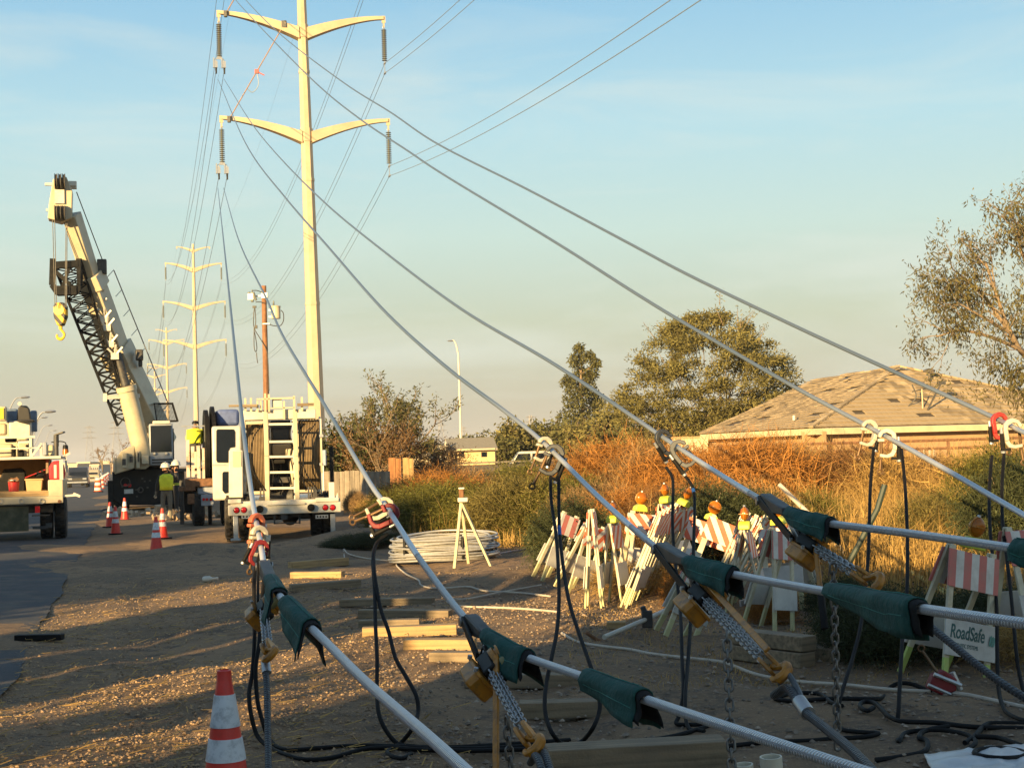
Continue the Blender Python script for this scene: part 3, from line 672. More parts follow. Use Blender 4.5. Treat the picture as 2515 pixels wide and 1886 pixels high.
# ------------------------------------------------------------------ white line truck in the middle
fr = Frame(700, 32.5, R(9)); L = fr.L
tk = fr.thing('line_truck', 'white utility truck seen from behind with ladder, two rope drums and red tail lights', 'truck')
mb = MB(); fr.rect(mb, 560, 1236, 838, 1262, 0, .25); mb.build('bumper', M_white, tk, bev=.015)
mb = MB(); fr.rect(mb, 566, 1228, 835, 1236, .05, 6.0); mb.build('bed', M_white, tk, bev=.01)
mb = MB(); fr.rect(mb, 655, 1236, 750, 1240, -.05, .05); fr.rect(mb, 560, 1226, 592, 1236, -.02, .2); fr.rect(mb, 775, 1222, 832, 1232, -.02, .3); mb.parts('bumper_step', M_white, tk, .01)
for px, py in ((581, 1253), (599, 1252), (799, 1246), (817, 1246)):
    a = L(px, py, 0); MB().lathe((a.x, -.028, a.z), [(.057, .03), (.057, .012), (.04, .002), (.01, 0)], 18, (0, 1, 0)).build('tail_light', M_lens_r, tk)
    MB().ring((a.x, -.006, a.z), (0, 1, 0), .06, .01, 18, 6).build('light_bezel', M_rub, tk)
for px, py in ((638, 1250), (764, 1246)): a = L(px, py, 0); MB().lathe((a.x, -.12, a.z), [(.03, 0), (.08, 0), (.085, .06), (.04, .13)], 14, (0, 1, 0)).build('trailer_socket', M_rub, tk)
for x0, x1 in ((593, 628), (775, 806)):
    mb = MB(); fr.rect(mb, x0, 1264, x1, 1273, .02, .03); pl = mb.build('hole_bracket', M_galv, tk)
    mb = MB()
    for k in range(4): a = L(x0 + 5 + k * (x1 - x0 - 10) / 3, 1268.5, .02); mb.cyl((a.x, .012, a.z), (a.x, .03, a.z), .022, .022, 8)
    mb.build('hole', M_black, pl)
for px, y0, y1 in ((579, 1266, 1330), (818, 1262, 1322)): mb = MB(); fr.rect(mb, px - 6, y0, px + 6, y1 - 6, .05, .12); a = L(px, y1 - 6, .05); mb.mm((a.x - .11, -.02, .02), (a.x + .11, .25, .07)); mb.build('outrigger_leg', M_galv, tk, bev=.008)
mb = MB(); fr.rect(mb, 808, 1184, 822, 1236, .05, .14); mb.build('corner_post', M_white, tk, bev=.01)
mb = MB(); a = L(829, 1232, .1); mb.lathe((a.x, .1, a.z), [(.04, 0), (.035, .08), (.012, .16), (.004, .2)], 10); mb.build('marker_lamp', M_white, tk)
for px in (567, 601, 778, 806): a = L(px, 1300, .6); wheel(tk, a.x, .95, .5, .5, .26)
mb = MB(); a, b = L(585, 1290, .7), L(800, 1290, .7); mb.cyl((a.x, .95, .5), (b.x, .95, .5), .09, .09, 10); c = L(713, 1300, .7); mb.sph((c.x, .95, .5), (.2, .24, .22), 12, 8); fr.rect(mb, 640, 1262, 760, 1270, .3, 5); fr.rect(mb, 672, 1283, 738, 1286, .1, .06); fr.rect(mb, 672, 1262, 676, 1286, .1, .06); fr.rect(mb, 734, 1262, 738, 1286, .1, .06); fr.rect(mb, 690, 1264, 706, 1276, .05, .1); mb.build('axle_and_hitch', M_dark, tk)
# operator cab on the left
mb = MB(); fr.rect(mb, 521, 1046, 594, 1228, .8, 1.5); cb = mb.build('cab', M_white, tk, bev=.05)
mb = MB(); fr.poly(mb, [(534, 1054), (574, 1054), (577, 1060), (577, 1098), (564, 1100), (561, 1136), (534, 1136), (531, 1130), (531, 1058)], .77, .05); mb.build('rear_window', M_glass, cb, bev=.01)
mb = MB(); fr.poly(mb, [(549, 1158), (563, 1158), (563, 1210), (552, 1212), (546, 1204), (546, 1162)], .77, .05); mb.build('lower_window', M_glass, cb, bev=.01)
mb = MB(); fr.poly(mb, [(562, 1106), (572, 1102), (596, 1106), (597, 1222), (562, 1222)], .55, .28); mb.build('control_panel', M_white, cb, bev=.02)
mb = MB(); fr.rect(mb, 572, 1108, 592, 1146, .53, .02); mb.build('panel_door', M_cream, cb)
mb = MB(); fr.rect(mb, 521, 1139, 562, 1143, .78, .03); mb.build('cab_moulding', M_galv, cb)
# rope drums
M_rope = mat('tan_winch_rope', (.23, .165, .09), .85, var=.25, bump=.4, bsc=50)
for x0, x1, yc, rp in ((607, 656, 1124, 92), (735, 785, 1120, 92)):
    a, b, c = L(x0, yc, 1.2), L(x1, yc, 1.2), L(x0, yc - rp, 1.2); rr = c.z - a.z; n = 13; prof = [(.1, 0)]
    for k in range(n):
        z0 = (b.x - a.x) * k / n; st = (b.x - a.x) / n; prof += [(rr - .035, z0), (rr, z0 + st * .3), (rr, z0 + st * .7), (rr - .035, z0 + st)]
    prof.append((.1, b.x - a.x)); dr = MB().lathe((a.x, 1.2 + rr * .6, a.z), prof, 40, (1, 0, 0)).build('rope_drum', M_rope, tk)
    mb = MB()
    for x in (a.x - .05, b.x + .01): mb.lathe((x, 1.2 + rr * .6, a.z), [(.1, 0), (rr + .05, 0), (rr + .05, .04), (.1, .04)], 40, (1, 0, 0))
    mb.build('drum_flange', M_cream, dr)
    mb = MB(); mb.tube(smooth([L(x0 + 40, 1040, .3), L(x0 + 14, 1080, .2), L(x0 + 12, 1150, .15), L(x0 + 46, 1205, .2)], 6), .014, 6); mb.build('loose_hose', M_rub, tk)
# ladder
mb = MB()
for p in ([(652, 1012), (655, 1120), (657, 1236)], [(724, 1010), (727, 1120), (731, 1236)]):
    for a, b in zip(p, p[1:]): mb.beam(L(*a, .25), L(*b, .25), .10, .09)
ld = mb.build('ladder_rail', M_cream, tk, bev=.01)
for y in (1042, 1085, 1122, 1160, 1199): MB().beam(L(654, y, .25), L(728, y - 1, .25), .045, .05).build('ladder_rung', M_white, tk)
mb = MB(); fr.rect(mb, 596, 1006, 776, 1030, 1.1, .5); mb.build('top_beam', M_white, tk, bev=.02)
mb = MB()
for r_ in ((596, 1030, 604, 1226), (786, 1028, 792, 1222), (656, 1030, 661, 1226), (720, 1030, 724, 1226)): fr.rect(mb, *r_, .9, .12)
mb.parts('frame_post', M_white, tk, .01)
mb = MB()
for r_ in ((604, 1206, 656, 1214), (734, 1202, 788, 1210), (604, 1034, 656, 1042)): fr.rect(mb, *r_, .85, .1)
mb.parts('cross_member', M_cream, tk, .01)
for k, pts in enumerate(([(662, 1036), (668, 1070), (664, 1110), (672, 1150), (668, 1200)], [(718, 1034), (712, 1066), (719, 1098), (710, 1140), (716, 1190)], [(742, 1028), (739, 1060), (747, 1110), (741, 1160), (752, 1205)], [(690, 1140), (684, 1165), (694, 1190), (688, 1215)])): MB().tube(smooth([L(*q_, .6) for q_ in pts], 5), .016, 6).build('hydraulic_hose', M_rub, tk)
for px, py in ((600, 1060), (600, 1120), (600, 1180), (789, 1070), (789, 1140)): a = L(px, py, .88); MB().box(a, (.09, .05, .06)).build('hinge_plate', M_galv, tk)
mb = MB(); fr.rect(mb, 664, 1032, 714, 1082, 2.4, .1); mb.build('inner_window', M_glass, tk)
mb = MB(); fr.rect(mb, 660, 1084, 725, 1232, 2.6, .3); mb.build('inner_bulkhead', M_dark, tk)
mb = MB()
for r_ in ((668, 1090, 716, 1118), (690, 1118, 722, 1126), (672, 1128, 700, 1138)): fr.rect(mb, *r_, 2.0, .3)
fr.rect(mb, 702, 1102, 724, 1122, 1.2, .4); fr.rect(mb, 712, 1125, 722, 1200, 1.2, .2); mb.parts('winch_housing', M_cream, tk, .03)
mb = MB(); a = L(692, 1222, 1.4); mb.lathe((a.x - .25, 1.6, a.z), [(.05, 0), (.26, 0), (.2, .1), (.2, .4), (.26, .5), (.05, .5)], 18, (1, 0, 0)); fr.rect(mb, 668, 1172, 712, 1185, 1.2, .5); mb.build('winch', M_dark, tk)
mb = MB()
for px, y0, y1 in ((602, 978, 1008), (616, 977, 1008), (640, 984, 1008), (651, 966, 1012), (660, 968, 1012), (697, 985, 1030), (722, 972, 1010), (741, 975, 1008), (632, 984, 1010)): fr.rect(mb, px - 2, y0, px + 3, y1, 1.0, .06)
fr.rect(mb, 630, 978, 664, 982, 1, .05); fr.rect(mb, 664, 976, 724, 980, 1, .05); fr.rect(mb, 664, 1000, 724, 1003, 1, .05); mb.build('roof_rail', M_cream, tk)
mb = MB(); fr.rect(mb, 592, 993, 632, 1000, .9, .12); fr.rect(mb, 562, 994, 594, 999, .9, .12); fr.rect(mb, 730, 990, 771, 997, .9, .12); mb.parts('outrigger_pad', M_woodd, tk)
mb = MB(); fr.rect(mb, 668, 980, 692, 1000, 1.1, .1); mb.build('roof_panel', M_white, tk)
mb = MB()
for px in (758, 765, 771, 776): fr.rect(mb, px - 2, 1195, px + 2, 1225, .3, .05)
fr.rect(mb, 766, 1220, 795, 1226, .25, .2); fr.rect(mb, 636, 1220, 658, 1228, .25, .2)
for px in (640, 648, 655): fr.rect(mb, px - 2, 1198, px + 2, 1222, .3, .05)
mb.parts('valve_lever', M_dark, tk)

# ------------------------------------------------------------------ trailer and reels beyond the line truck
fr = Frame(500, 41, R(14.8)); L = fr.L
tr = fr.thing('reel_trailer', 'trailer with dark reels and a blue cover behind the line truck cab', 'trailer')
for x0, x1, y0 in ((505, 515, 1004), (522, 531, 995)):
    a = L(x0, 1095, 0); c = L(x0, y0, 0); b = L(x1, 1095, 0); rr = c.z - a.z
    MB().lathe((a.x, rr * .8, a.z), [(.1, 0), (rr, 0), (rr, b.x - a.x), (.1, b.x - a.x)], 36, (1, 0, 0)).build('reel', M_rub, tr)
mb = MB(); fr.rect(mb, 532, 1005, 588, 1046, .4, 1.4); mb.build('cover', mat('blue_tarp', (.10, .14, .30), .7, var=.2, bump=.6, bsc=6), tr, bev=.1)
mb = MB(); fr.rect(mb, 485, 1195, 600, 1212, .1, 3); mb.build('deck', M_greyp, tr, bev=.02)
mb = MB(); fr.rect(mb, 494, 1214, 526, 1242, -.05, .2); pn = mb.build('light_panel', M_greyp, tr, bev=.02)
for px in (500, 508, 518): a = L(px, 1226, -.05); MB().cyl((a.x, -.09, a.z), (a.x, -.04, a.z), .04, .04, 10).build('lamp', M_lens_r, pn)
for px in (489, 560): a = L(px, 1250, 0); wheel(tr, a.x, .55, .55, .55, .32)
mb = MB()
for px, y0, y1, wd in ((462, 1080, 1200, 8), (474, 1096, 1200, 9), (488, 1094, 1205, 8), (500, 1100, 1195, 7)): fr.rect(mb, px - wd // 2, y0, px + wd // 2, y1, .2, .12)
mb.parts('hydraulic_post', mat('chipped_white_paint', (.62, .55, .45), .5, var=.1, dirt=(.28, .10, .04), dsc=3.5, damt=.9), tr)
mb = MB(); fr.rect(mb, 455, 1175, 525, 1195, .0, 1.0); fr.rect(mb, 462, 1212, 478, 1238, 0, .4); fr.rect(mb, 440, 1195, 480, 1206, 0, .5); mb.parts('tool_tray', M_rust, tr, .02)
mb = MB(); fr.rect(mb, 452, 1190, 486, 1260, .6, 2); mb.build('underframe', M_black, tr)
mb = MB(); fr.rect(mb, 445, 1045, 505, 1048, .4, .04); fr.rect(mb, 456, 1046, 458, 1085, .4, .04); fr.rect(mb, 502, 1046, 504, 1085, .4, .04); mb.build('basket_rail', M_galv, tr)

# ------------------------------------------------------------------ utility truck at the left edge
fr = Frame(80, 35, R(14.8)); L = fr.L
ut = fr.thing('utility_truck', 'cream utility truck at the left edge with open tool bed, red bag and tan bin', 'truck')
mb = MB(); fr.rect(mb, -150, 1222, 155, 1240, 0, .22); mb.build('bumper', M_cream, ut, bev=.015)
for px in (0, 52, 103): a = L(px, 1231, 0); MB().ring((a.x, -.03, a.z), (0, 1, 0), .055, .008, 16, 6).build('tie_ring', M_galv, ut)
a = L(146, 1231, 0); MB().cyl((a.x, -.02, a.z), (a.x, .01, a.z), .04, .04, 12).build('reflector', M_rust, ut)
mb = MB(); fr.rect(mb, -150, 1209, 119, 1222, .02, 2.4); mb.build('bed_floor', M_wood, ut)
mb = MB(); fr.rect(mb, -150, 1128, 119, 1209, 2.3, .1); mb.build('bed_back', mat('tan_ply', (.30, .21, .12), .8, var=.2), ut)
mb = MB(); fr.rect(mb, 113, 1128, 119, 1209, .6, 1.7); mb.build('bed_side', M_woodd, ut)
mb = MB(); fr.rect(mb, -150, 1123, 150, 1130, .25, 2.2); mb.build('top_rail', M_white, ut, bev=.01)
mb = MB(); fr.rect(mb, 118, 1178, 155, 1224, .02, 2.3); mb.build('side_locker', M_cream, ut, bev=.02)
mb = MB(); fr.rect(mb, 146, 1128, 155, 1180, .2, .1); mb.build('corner_post', M_white, ut)
mb = MB(); fr.rect(mb, -150, 1030, 70, 1128, 3.2, 2.2); mb.build('cab_rear', M_cream, ut, bev=.08)
mb = MB(); fr.rect(mb, 22, 1034, 75, 1074, 1.2, .8); mb.build('control_box', M_white, ut, bev=.03)
mb = MB(); fr.poly(mb, [(40, 1033), (44, 1002), (50, 996), (66, 996), (72, 1004), (76, 1033)], 1.3, .25); fr.rect(mb, 42, 1030, 84, 1036, .9, .6); mb.build('operator_seat', mat('black_vinyl', (.035, .033, .03), .6), ut, bev=.03)
a = L(49, 992, 1.2); MB().cyl((a.x, 1.1, a.z), (a.x, 1.25, a.z), .05, .05, 12).build('spot_lamp', M_white, ut)
mb = MB(); fr.rect(mb, 14, 1004, 42, 1038, 1.8, .5); fr.rect(mb, 74, 1008, 90, 1060, 1.8, .3); mb.parts('hydraulic_unit', mat('blue_grey_paint', (.12, .17, .25), .5, var=.3), ut, .03)
mb = MB(); fr.rect(mb, -20, 998, 14, 1033, 1.0, .5); mb.build('yellow_crate', M_cream, ut, bev=.02)
mb = MB(); fr.rect(mb, -2, 1002, 9, 1029, .97, .05); mb.build('crate_mesh', M_yel, ut)
mb = MB()
for r_ in ((-60, 1071, 86, 1077), (72, 1074, 78, 1124), (98, 1088, 104, 1124), (-60, 1100, 100, 1103), (44, 1083, 72, 1088)): fr.rect(mb, *r_, .9, .06)
mb.beam(L(78, 1120, .9), L(100, 1092, .9), .05); mb.build('rack_frame', M_white, ut)
mb = MB()
for r_ in ((-10, 1090, 30, 1122), (42, 1080, 72, 1122), (106, 1092, 132, 1120), (-30, 1040, 14, 1068)): fr.rect(mb, *r_, 1.3, .5)
mb.parts('stowed_tool_box', M_cream, ut, .04)
mb = MB()
for r_ in ((12, 1074, 40, 1086), (46, 1104, 58, 1122), (30, 1095, 38, 1122), (62, 1092, 70, 1098)): fr.rect(mb, *r_, 1.2, .25)
mb.parts('stowed_gear', M_rub, ut, .03)
mb = MB(); fr.rect(mb, 106, 1086, 115, 1118, .9, .2); mb.build('blue_bin', M_greyp, ut, bev=.02)
a = L(139, 1120, .6); b = L(138, 1078, .6); mb = MB().cyl(a, b, .05, .05, 12); mb.cyl(L(138, 1096, .6), L(138, 1068, .6), .062, .062, 12); mb.beam(L(136, 1068, .6), L(157, 1061, .5), .13, .03); mb.build('exhaust_stack', M_dark, ut)
mb = MB().tube(smooth([L(126, 1086, .6), L(148, 1084, .6), L(160, 1087, .6), L(163, 1096, .6)], 5), .014, 6); mb.build('mirror_arm', M_black, ut)
a = L(161, 1116, .5); s_ = .01; bc = MB().lathe((a.x, .5, a.z), [(.075, 0), (.07, .09), (.065, .13)], 16).build('beacon', M_amber, ut)
MB().lathe((a.x, .5, a.z + .13), [(.066, 0), (.064, .07), (.05, .1), (.01, .105)], 16).build('beacon_cap', M_black, bc)
mb = MB().beam(L(150, 1125, .4), L(172, 1112, .4), .05); mb.beam(L(160, 1118, .4), L(165, 1160, .4), .05); mb.build('beacon_bracket', M_white, ut)
mb = MB(); fr.rect(mb, -40, 1245, 70, 1306, .1, .03); mb.build('mud_flap', mat('olive_rubber', (.085, .08, .045), .8, var=.25, dirt=(.18, .15, .10), dsc=3), ut)
mb = MB(); fr.rect(mb, -100, 1242, 130, 1262, .6, 4); fr.rect(mb, 78, 1264, 122, 1267, .1, .06); fr.rect(mb, 80, 1292, 116, 1299, .1, .08); fr.rect(mb, 112, 1285, 127, 1296, .02, .2); mb.build('chassis', M_dark, ut)
mb = MB(); fr.rect(mb, 86, 1243, 98, 1259, .05, .04); mb.build('stop_light', M_lens_r, ut)
for px in (147, 112, -60): a = L(px, 1290, .6); wheel(ut, a.x, 1.3, .52, .52, .28)
mb = MB().beam(L(155, 1218, .1), L(192, 1215, .1), .05); mb.beam(L(180, 1212, .1), L(197, 1219, .1), .06); mb.build('hitch_rod', M_white, ut)
def on_bed(px, py, v): p = L(px, py, v); return fr.O + fr.ex * p.x + fr.ey * p.y + V((0, 0, p.z))
# things lying in the bed
p = on_bed(34, 1209, .35); t = thing('red_bucket', 'red bucket standing in the open bed of the left truck', 'bucket', p, R(14.8))
MB().lathe((0, 0, 0), [(.11, 0), (.13, .24), (.14, .25), (.125, .25), (.11, .05)], 20).build('pail', M_red, t); MB().ring((0, 0, .26), (0, .3, 1), .13, .006, 18, 5).build('handle', M_galv, t)
mb = MB()
for k in range(7): mb.box((random.uniform(-.08, .08), random.uniform(-.08, .08), .27 + random.random() * .05), (.09, .06, .08), Matrix.Rotation(random.random() * 3, 3, 'Y'))
mb.build('scrap', M_rust, t)
p = on_bed(84, 1209, .35); t = thing('storage_bin', 'tan plastic bin with straps heaped on it in the truck bed', 'bin', p, R(14.8))
mb = MB().prism([(-.16, 0), (.17, 0), (.20, .31), (-.19, .31)], (0, -.14, 0), (1, 0, 0), (0, 0, 1), (0, .32, 0)); mb.mm((-.21, -.16, .29), (.22, .2, .33)); mb.build('bin_body', mat('tan_plastic', (.48, .34, .16), .6, var=.08), t, bev=.015)
for k in range(5): a = V((-.2 + .05 * k, -.1 + .03 * k, .36 + .02 * k)); MB().beam(a, a + V((.26, .04, .10)), .05, .02).build('strap', M_red if k % 2 == 0 else M_dark, t)
MB().sph((.14, .05, .40), (.13, .1, .08), 10, 6).build('dark_cloth', M_rub, t)
p = on_bed(30, 1209, 1.4); t = thing('tool_case', 'dark tool case leaning at the back of the left truck bed', 'case', p, R(14.8))
MB().prism([(-.5, 0), (.3, 0), (.32, .5), (.22, .6), (-.2, .58), (-.26, .4), (-.6, .05)], (0, 0, 0), (1, 0, 0), (0, 0, 1), (0, .3, 0)).build('shell', M_black, t, bev=.03)
p = on_bed(140, 1178, .5); t = thing('duffel_bag', 'red bag with a white stripe perched on the truck corner locker', 'bag', p, R(14.8))
MB().prism([(-.17, 0), (.17, 0), (.20, .18), (.16, .38), (.05, .46), (-.1, .45), (-.18, .3)], (0, -.18, 0), (1, 0, 0), (0, 0, 1), (0, .34, 0)).build('bag_body', mat('red_canvas', (.52, .03, .04), .75, var=.2, bump=.4, bsc=12), t, bev=.05)
MB().mm((-.06, -.195, .04), (.0, -.178, .36)).build('stripe', M_white, t); MB().mm((.06, -.195, .16), (.11, -.178, .26)).build('pocket', M_black, t)
# ------------------------------------------------------------------ people
M_skin = mat('skin', (.36, .19, .12), .55, var=.06)
def zones(name, stops):
    """cloth colours by height of the standing figure (object z)"""
    mt = mat(name, (.2, .2, .2), .85, var=.15, sc=14, bump=.3, bsc=22); n = mt.node_tree; N = lambda t: n.nodes.new(t); K = n.links.new
    tcn = N('ShaderNodeTexCoord'); sp = N('ShaderNodeSeparateXYZ'); K(tcn.outputs['Object'], sp.inputs[0]); mr = N('ShaderNodeMapRange'); mr.inputs[2].default_value = 2.0; K(sp.outputs['Z'], mr.inputs[0])
    rp = N('ShaderNodeValToRGB'); rp.color_ramp.interpolation = 'CONSTANT'; K(mr.outputs[0], rp.inputs[0]); e = rp.color_ramp.elements
    while len(e) < len(stops): e.new(.5)
    for q, (z, c) in zip(e, stops): q.position = z / 2.0; q.color = (*c, 1)
    sc = [x for x in n.nodes if x.type == 'VECT_MATH' and x.operation == 'SCALE'][0]; K(rp.outputs[0], sc.inputs[0]); return mt
def body(parent, J, E, mt):
    names = list(J); me = bpy.data.meshes.new('body'); me.from_pydata([J[k][0] for k in names], [(names.index(a), names.index(b)) for a, b in E], []); me.materials.append(mt)
    o = bpy.data.objects.new('body', me); COL.objects.link(o); o.parent = parent
    sk = o.modifiers.new('skin', 'SKIN'); sk.use_smooth_shade = True; lay = me.skin_vertices[0] if me.skin_vertices else None
    if lay is None:
        bpy.context.view_layer.objects.active = o; me.attributes
    for i, k in enumerate(names): me.skin_vertices[0].data[i].radius = J[k][1] if hasattr(J[k][1], '__len__') else (J[k][1],) * 2; me.skin_vertices[0].data[i].use_root = (k == 'pelvis')
    sb = o.modifiers.new('sub', 'SUBSURF'); sb.levels = 2; sb.render_levels = 2
    return o
EDG = [('pelvis', 'waist'), ('waist', 'chest'), ('chest', 'neck'), ('neck', 'head0'), ('head0', 'head1')] + [e for s in 'LR' for e in
      (('pelvis', 'hip' + s), ('hip' + s, 'knee' + s), ('knee' + s, 'ank' + s), ('ank' + s, 'toe' + s), ('chest', 'sh' + s), ('sh' + s, 'elb' + s), ('elb' + s, 'wri' + s), ('wri' + s, 'palm' + s))]
def hand(parent, w, d, mt):
    """palm end w, pointing along d: four curled fingers and a thumb"""
    w = V(w); d = V(d).normalized(); s = d.orthogonal().normalized(); u = d.cross(s); mb = MB()
    for i, l in enumerate((.07, .085, .08, .065)):
        b = w + s * (.022 * (i - 1.5)); mb.tube([b, b + d * l * .5 + u * .006, b + d * l * .85 + u * .03], [.0095, .0085, .007], 6)
    b = w - d * .04 + s * .035; mb.tube([b, b + d * .03 + s * .025, b + d * .06 + s * .03 + u * .015], [.011, .0095, .008], 6)
    return mb.build('hand', mt, parent)
def helmet(parent, c, fwd, mt):
    c = V(c); fwd = V(fwd).normalized(); mb = MB(); mb.lathe(c, [(.15, 0), (.145, .05), (.125, .11), (.07, .155), (.01, .165)], 20)
    mb.lathe(c, [(.15, -.005), (.165, .0), (.165, .012), (.15, .012)], 20); x = fwd.cross(V((0, 0, 1)))
    mb.prism([(-.11, .10), (.11, .10), (.08, .20), (-.08, .20)], c, x, fwd, (0, 0, .012)); mb.tube([c + fwd * .13 + V((0, 0, .09)), c + V((0, 0, .175)), c - fwd * .13 + V((0, 0, .09))], .015, 6); return mb.build('hard_hat', mt, parent)
def face(parent, c, fwd, mt):
    c = V(c); f = V(fwd).normalized(); x = f.cross(V((0, 0, 1))).normalized(); mb = MB()
    mb.tube([c + f * .085 + V((0, 0, .02)), c + f * .118 + V((0, 0, -.025)), c + f * .09 + V((0, 0, -.035))], [.008, .017, .01], 6)
    for s in (-1, 1): mb.sph(c + x * (s * .085), (.018, .022, .032), 8, 6)
    mb.build('nose_and_ears', mt, parent); mb = MB()
    for s in (-1, 1): mb.sph(c + f * .085 + x * (s * .034) + V((0, 0, .012)), .012, 8, 6)
    mb.mm(c + f * .088 - x * .025 + V((0, 0, -.062)), c + f * .095 + x * .025 + V((0, 0, -.055))); mb.build('eyes_and_mouth', M_dark, parent)
def ring_shell(mb, rows, n=22):
    """loft of ellipses rows: (centre, rx, ry)"""
    vs = []; fs = []
    for c, rx, ry in rows:
        for j in range(n): A = 2 * math.pi * j / n; vs.append((c[0] + rx * math.cos(A), c[1] + ry * math.sin(A), c[2]))
    for i in range(len(rows) - 1):
        for j in range(n): j2 = (j + 1) % n; fs.append((i * n + j, i * n + j2, (i + 1) * n + j2, (i + 1) * n + j))
    return mb.add(vs, fs)
def stance(over=None):
    J = {'pelvis': ((0, 0, .95), (.16, .12)), 'waist': ((0, 0, 1.10), (.15, .11)), 'chest': ((0, 0, 1.34), (.17, .12)), 'neck': ((0, 0, 1.50), .058), 'head0': ((0, 0, 1.58), (.072, .08)), 'head1': ((0, 0, 1.70), (.078, .088))}
    for s, k in ((-1, 'L'), (1, 'R')):
        J.update({'hip' + k: ((s * .10, 0, .88), .098), 'knee' + k: ((s * .115, -.0, .49), .068), 'ank' + k: ((s * .12, .02, .09), .05), 'toe' + k: ((s * .13, .15, .045), .045),
                  'sh' + k: ((s * .20, 0, 1.41), .068), 'elb' + k: ((s * .27, -.02, 1.13), .05), 'wri' + k: ((s * .29, .06, .88), .036), 'palm' + k: ((s * .29, .08, .80), .032)})
    if over: J.update(over)
    return J
# worker with his back to the camera, head bowed over something held up in front
pz = GX(407, 46.3)
pa = thing('person', 'worker in lime vest, white hard hat and grey trousers standing with his back turned', 'person', pz, R(4), 'workers on the site')
Z1 = zones('dark_jacket_and_grey_trousers', [(0, (.05, .045, .04)), (.10, (.17, .155, .12)), (.95, (.035, .034, .03)), (1.50, (.30, .16, .10))])
body(pa, stance({'shR': ((.19, .05, 1.42), .066), 'elbR': ((.27, .22, 1.30), .048), 'wriR': ((.12, .33, 1.50), .036), 'palmR': ((.08, .34, 1.56), .032), 'elbL': ((-.30, -.02, 1.12), .05), 'wriL': ((-.33, .02, .88), .036), 'palmL': ((-.335, .03, .80), .034), 'head0': ((-.02, .05, 1.57), (.07, .08)), 'head1': ((-.03, .09, 1.67), (.078, .088))}), EDG, Z1)
mb = MB(); ring_shell(mb, [((0, 0, .98), .205, .155), ((0, 0, 1.12), .205, .16), ((0, 0, 1.30), .225, .17), ((0, .0, 1.42), .215, .15), ((0, .01, 1.49), .13, .10)]); vest = mb.build('vest', M_hiv, pa, ang=80); sd = vest.modifiers.new('thick', 'SOLIDIFY'); sd.thickness = .012
helmet(pa, (-.03, .08, 1.69), (0, 1, -.3), M_white); hand(pa, (-.335, .03, .79), (0, .1, -1), mat('work_glove', (.62, .55, .42), .8)); hand(pa, (.08, .34, 1.57), (-.3, .2, 1), M_skin); face(pa, (-.03, .09, 1.62), (0, 1, -.2), M_skin)
# second worker facing him
pz2 = GX(432, 47.6)
pc = thing('person', 'worker in black with lime arm bands standing half behind the lime vest worker', 'person', pz2, R(100), 'workers on the site')
Z2 = zones('black_work_clothes', [(0, (.03, .03, .03)), (.10, (.03, .03, .032)), (1.08, (.5, .6, .08)), (1.16, (.03, .03, .032)), (1.50, (.34, .18, .11))])
body(pc, stance({'elbL': ((-.24, .12, 1.15), .05), 'wriL': ((-.12, .33, 1.2), .036), 'palmL': ((-.08, .40, 1.22), .03), 'elbR': ((.25, .1, 1.15), .05), 'wriR': ((.14, .32, 1.22), .036), 'palmR': ((.1, .39, 1.24), .03)}), EDG, Z2)
helmet(pc, (0, .01, 1.73), (0, 1, 0), M_white); hand(pc, (-.08, .41, 1.22), (.2, 1, .1), M_skin); hand(pc, (.1, .40, 1.24), (-.2, 1, .1), M_skin); face(pc, (0, .01, 1.65), (0, 1, 0), M_skin)
# third worker bending over the trailer
q = W(478, 1062, 42.0)
pd_ = thing('person', 'worker in lime top and dark cap crouching above the rusty posts beside the trailer', 'person', (q.x, q.y, q.z - 1.02), R(8), 'workers on the site')
body(pd_, stance({'pelvis': ((0, -.25, .62), (.15, .12)), 'waist': ((0, -.2, .78), (.15, .12)), 'chest': ((0, .05, 1.0), (.17, .13)), 'neck': ((0, .18, 1.12), .058), 'head0': ((0, .25, 1.16), (.07, .08)), 'head1': ((0, .32, 1.25), (.078, .088)),
    'hipL': ((-.1, -.2, .55), .098), 'hipR': ((.1, -.2, .55), .098), 'kneeL': ((-.14, .12, .46), .066), 'kneeR': ((.14, .12, .46), .066), 'ankL': ((-.13, -.05, .09), .05), 'ankR': ((.13, -.05, .09), .05), 'toeL': ((-.14, .1, .05), .045), 'toeR': ((.14, .1, .05), .045),
    'shL': ((-.19, .08, 1.06), .068), 'shR': ((.19, .08, 1.06), .068), 'elbL': ((-.24, .22, .82), .05), 'elbR': ((.24, .22, .82), .05), 'wriL': ((-.16, .42, .72), .036), 'wriR': ((.16, .42, .72), .036), 'palmL': ((-.14, .49, .70), .03), 'palmR': ((.14, .49, .70), .03)}), EDG,
    zones('lime_top_dark_trousers', [(0, (.04, .04, .04)), (.7, (.68, .80, .06)), (1.13, (.3, .16, .1))]))
mb = MB(); ring_shell(mb, [((0, -.2, .72), .20, .16), ((0, -.06, .92), .22, .18), ((0, .05, 1.08), .21, .17), ((0, .14, 1.14), .12, .1)]); mb.build('vest', M_hiv, pd_, ang=80)
mb = MB().lathe((0, .32, 1.27), [(.10, 0), (.095, .05), (.06, .09), (.01, .10)], 16); mb.build('cap', M_black, pd_); face(pd_, (0, .32, 1.2), (0, 1, -.2), M_skin); hand(pd_, (-.14, .5, .69), (.1, 1, -.3), M_skin); hand(pd_, (.14, .5, .69), (-.1, 1, -.3), M_skin)
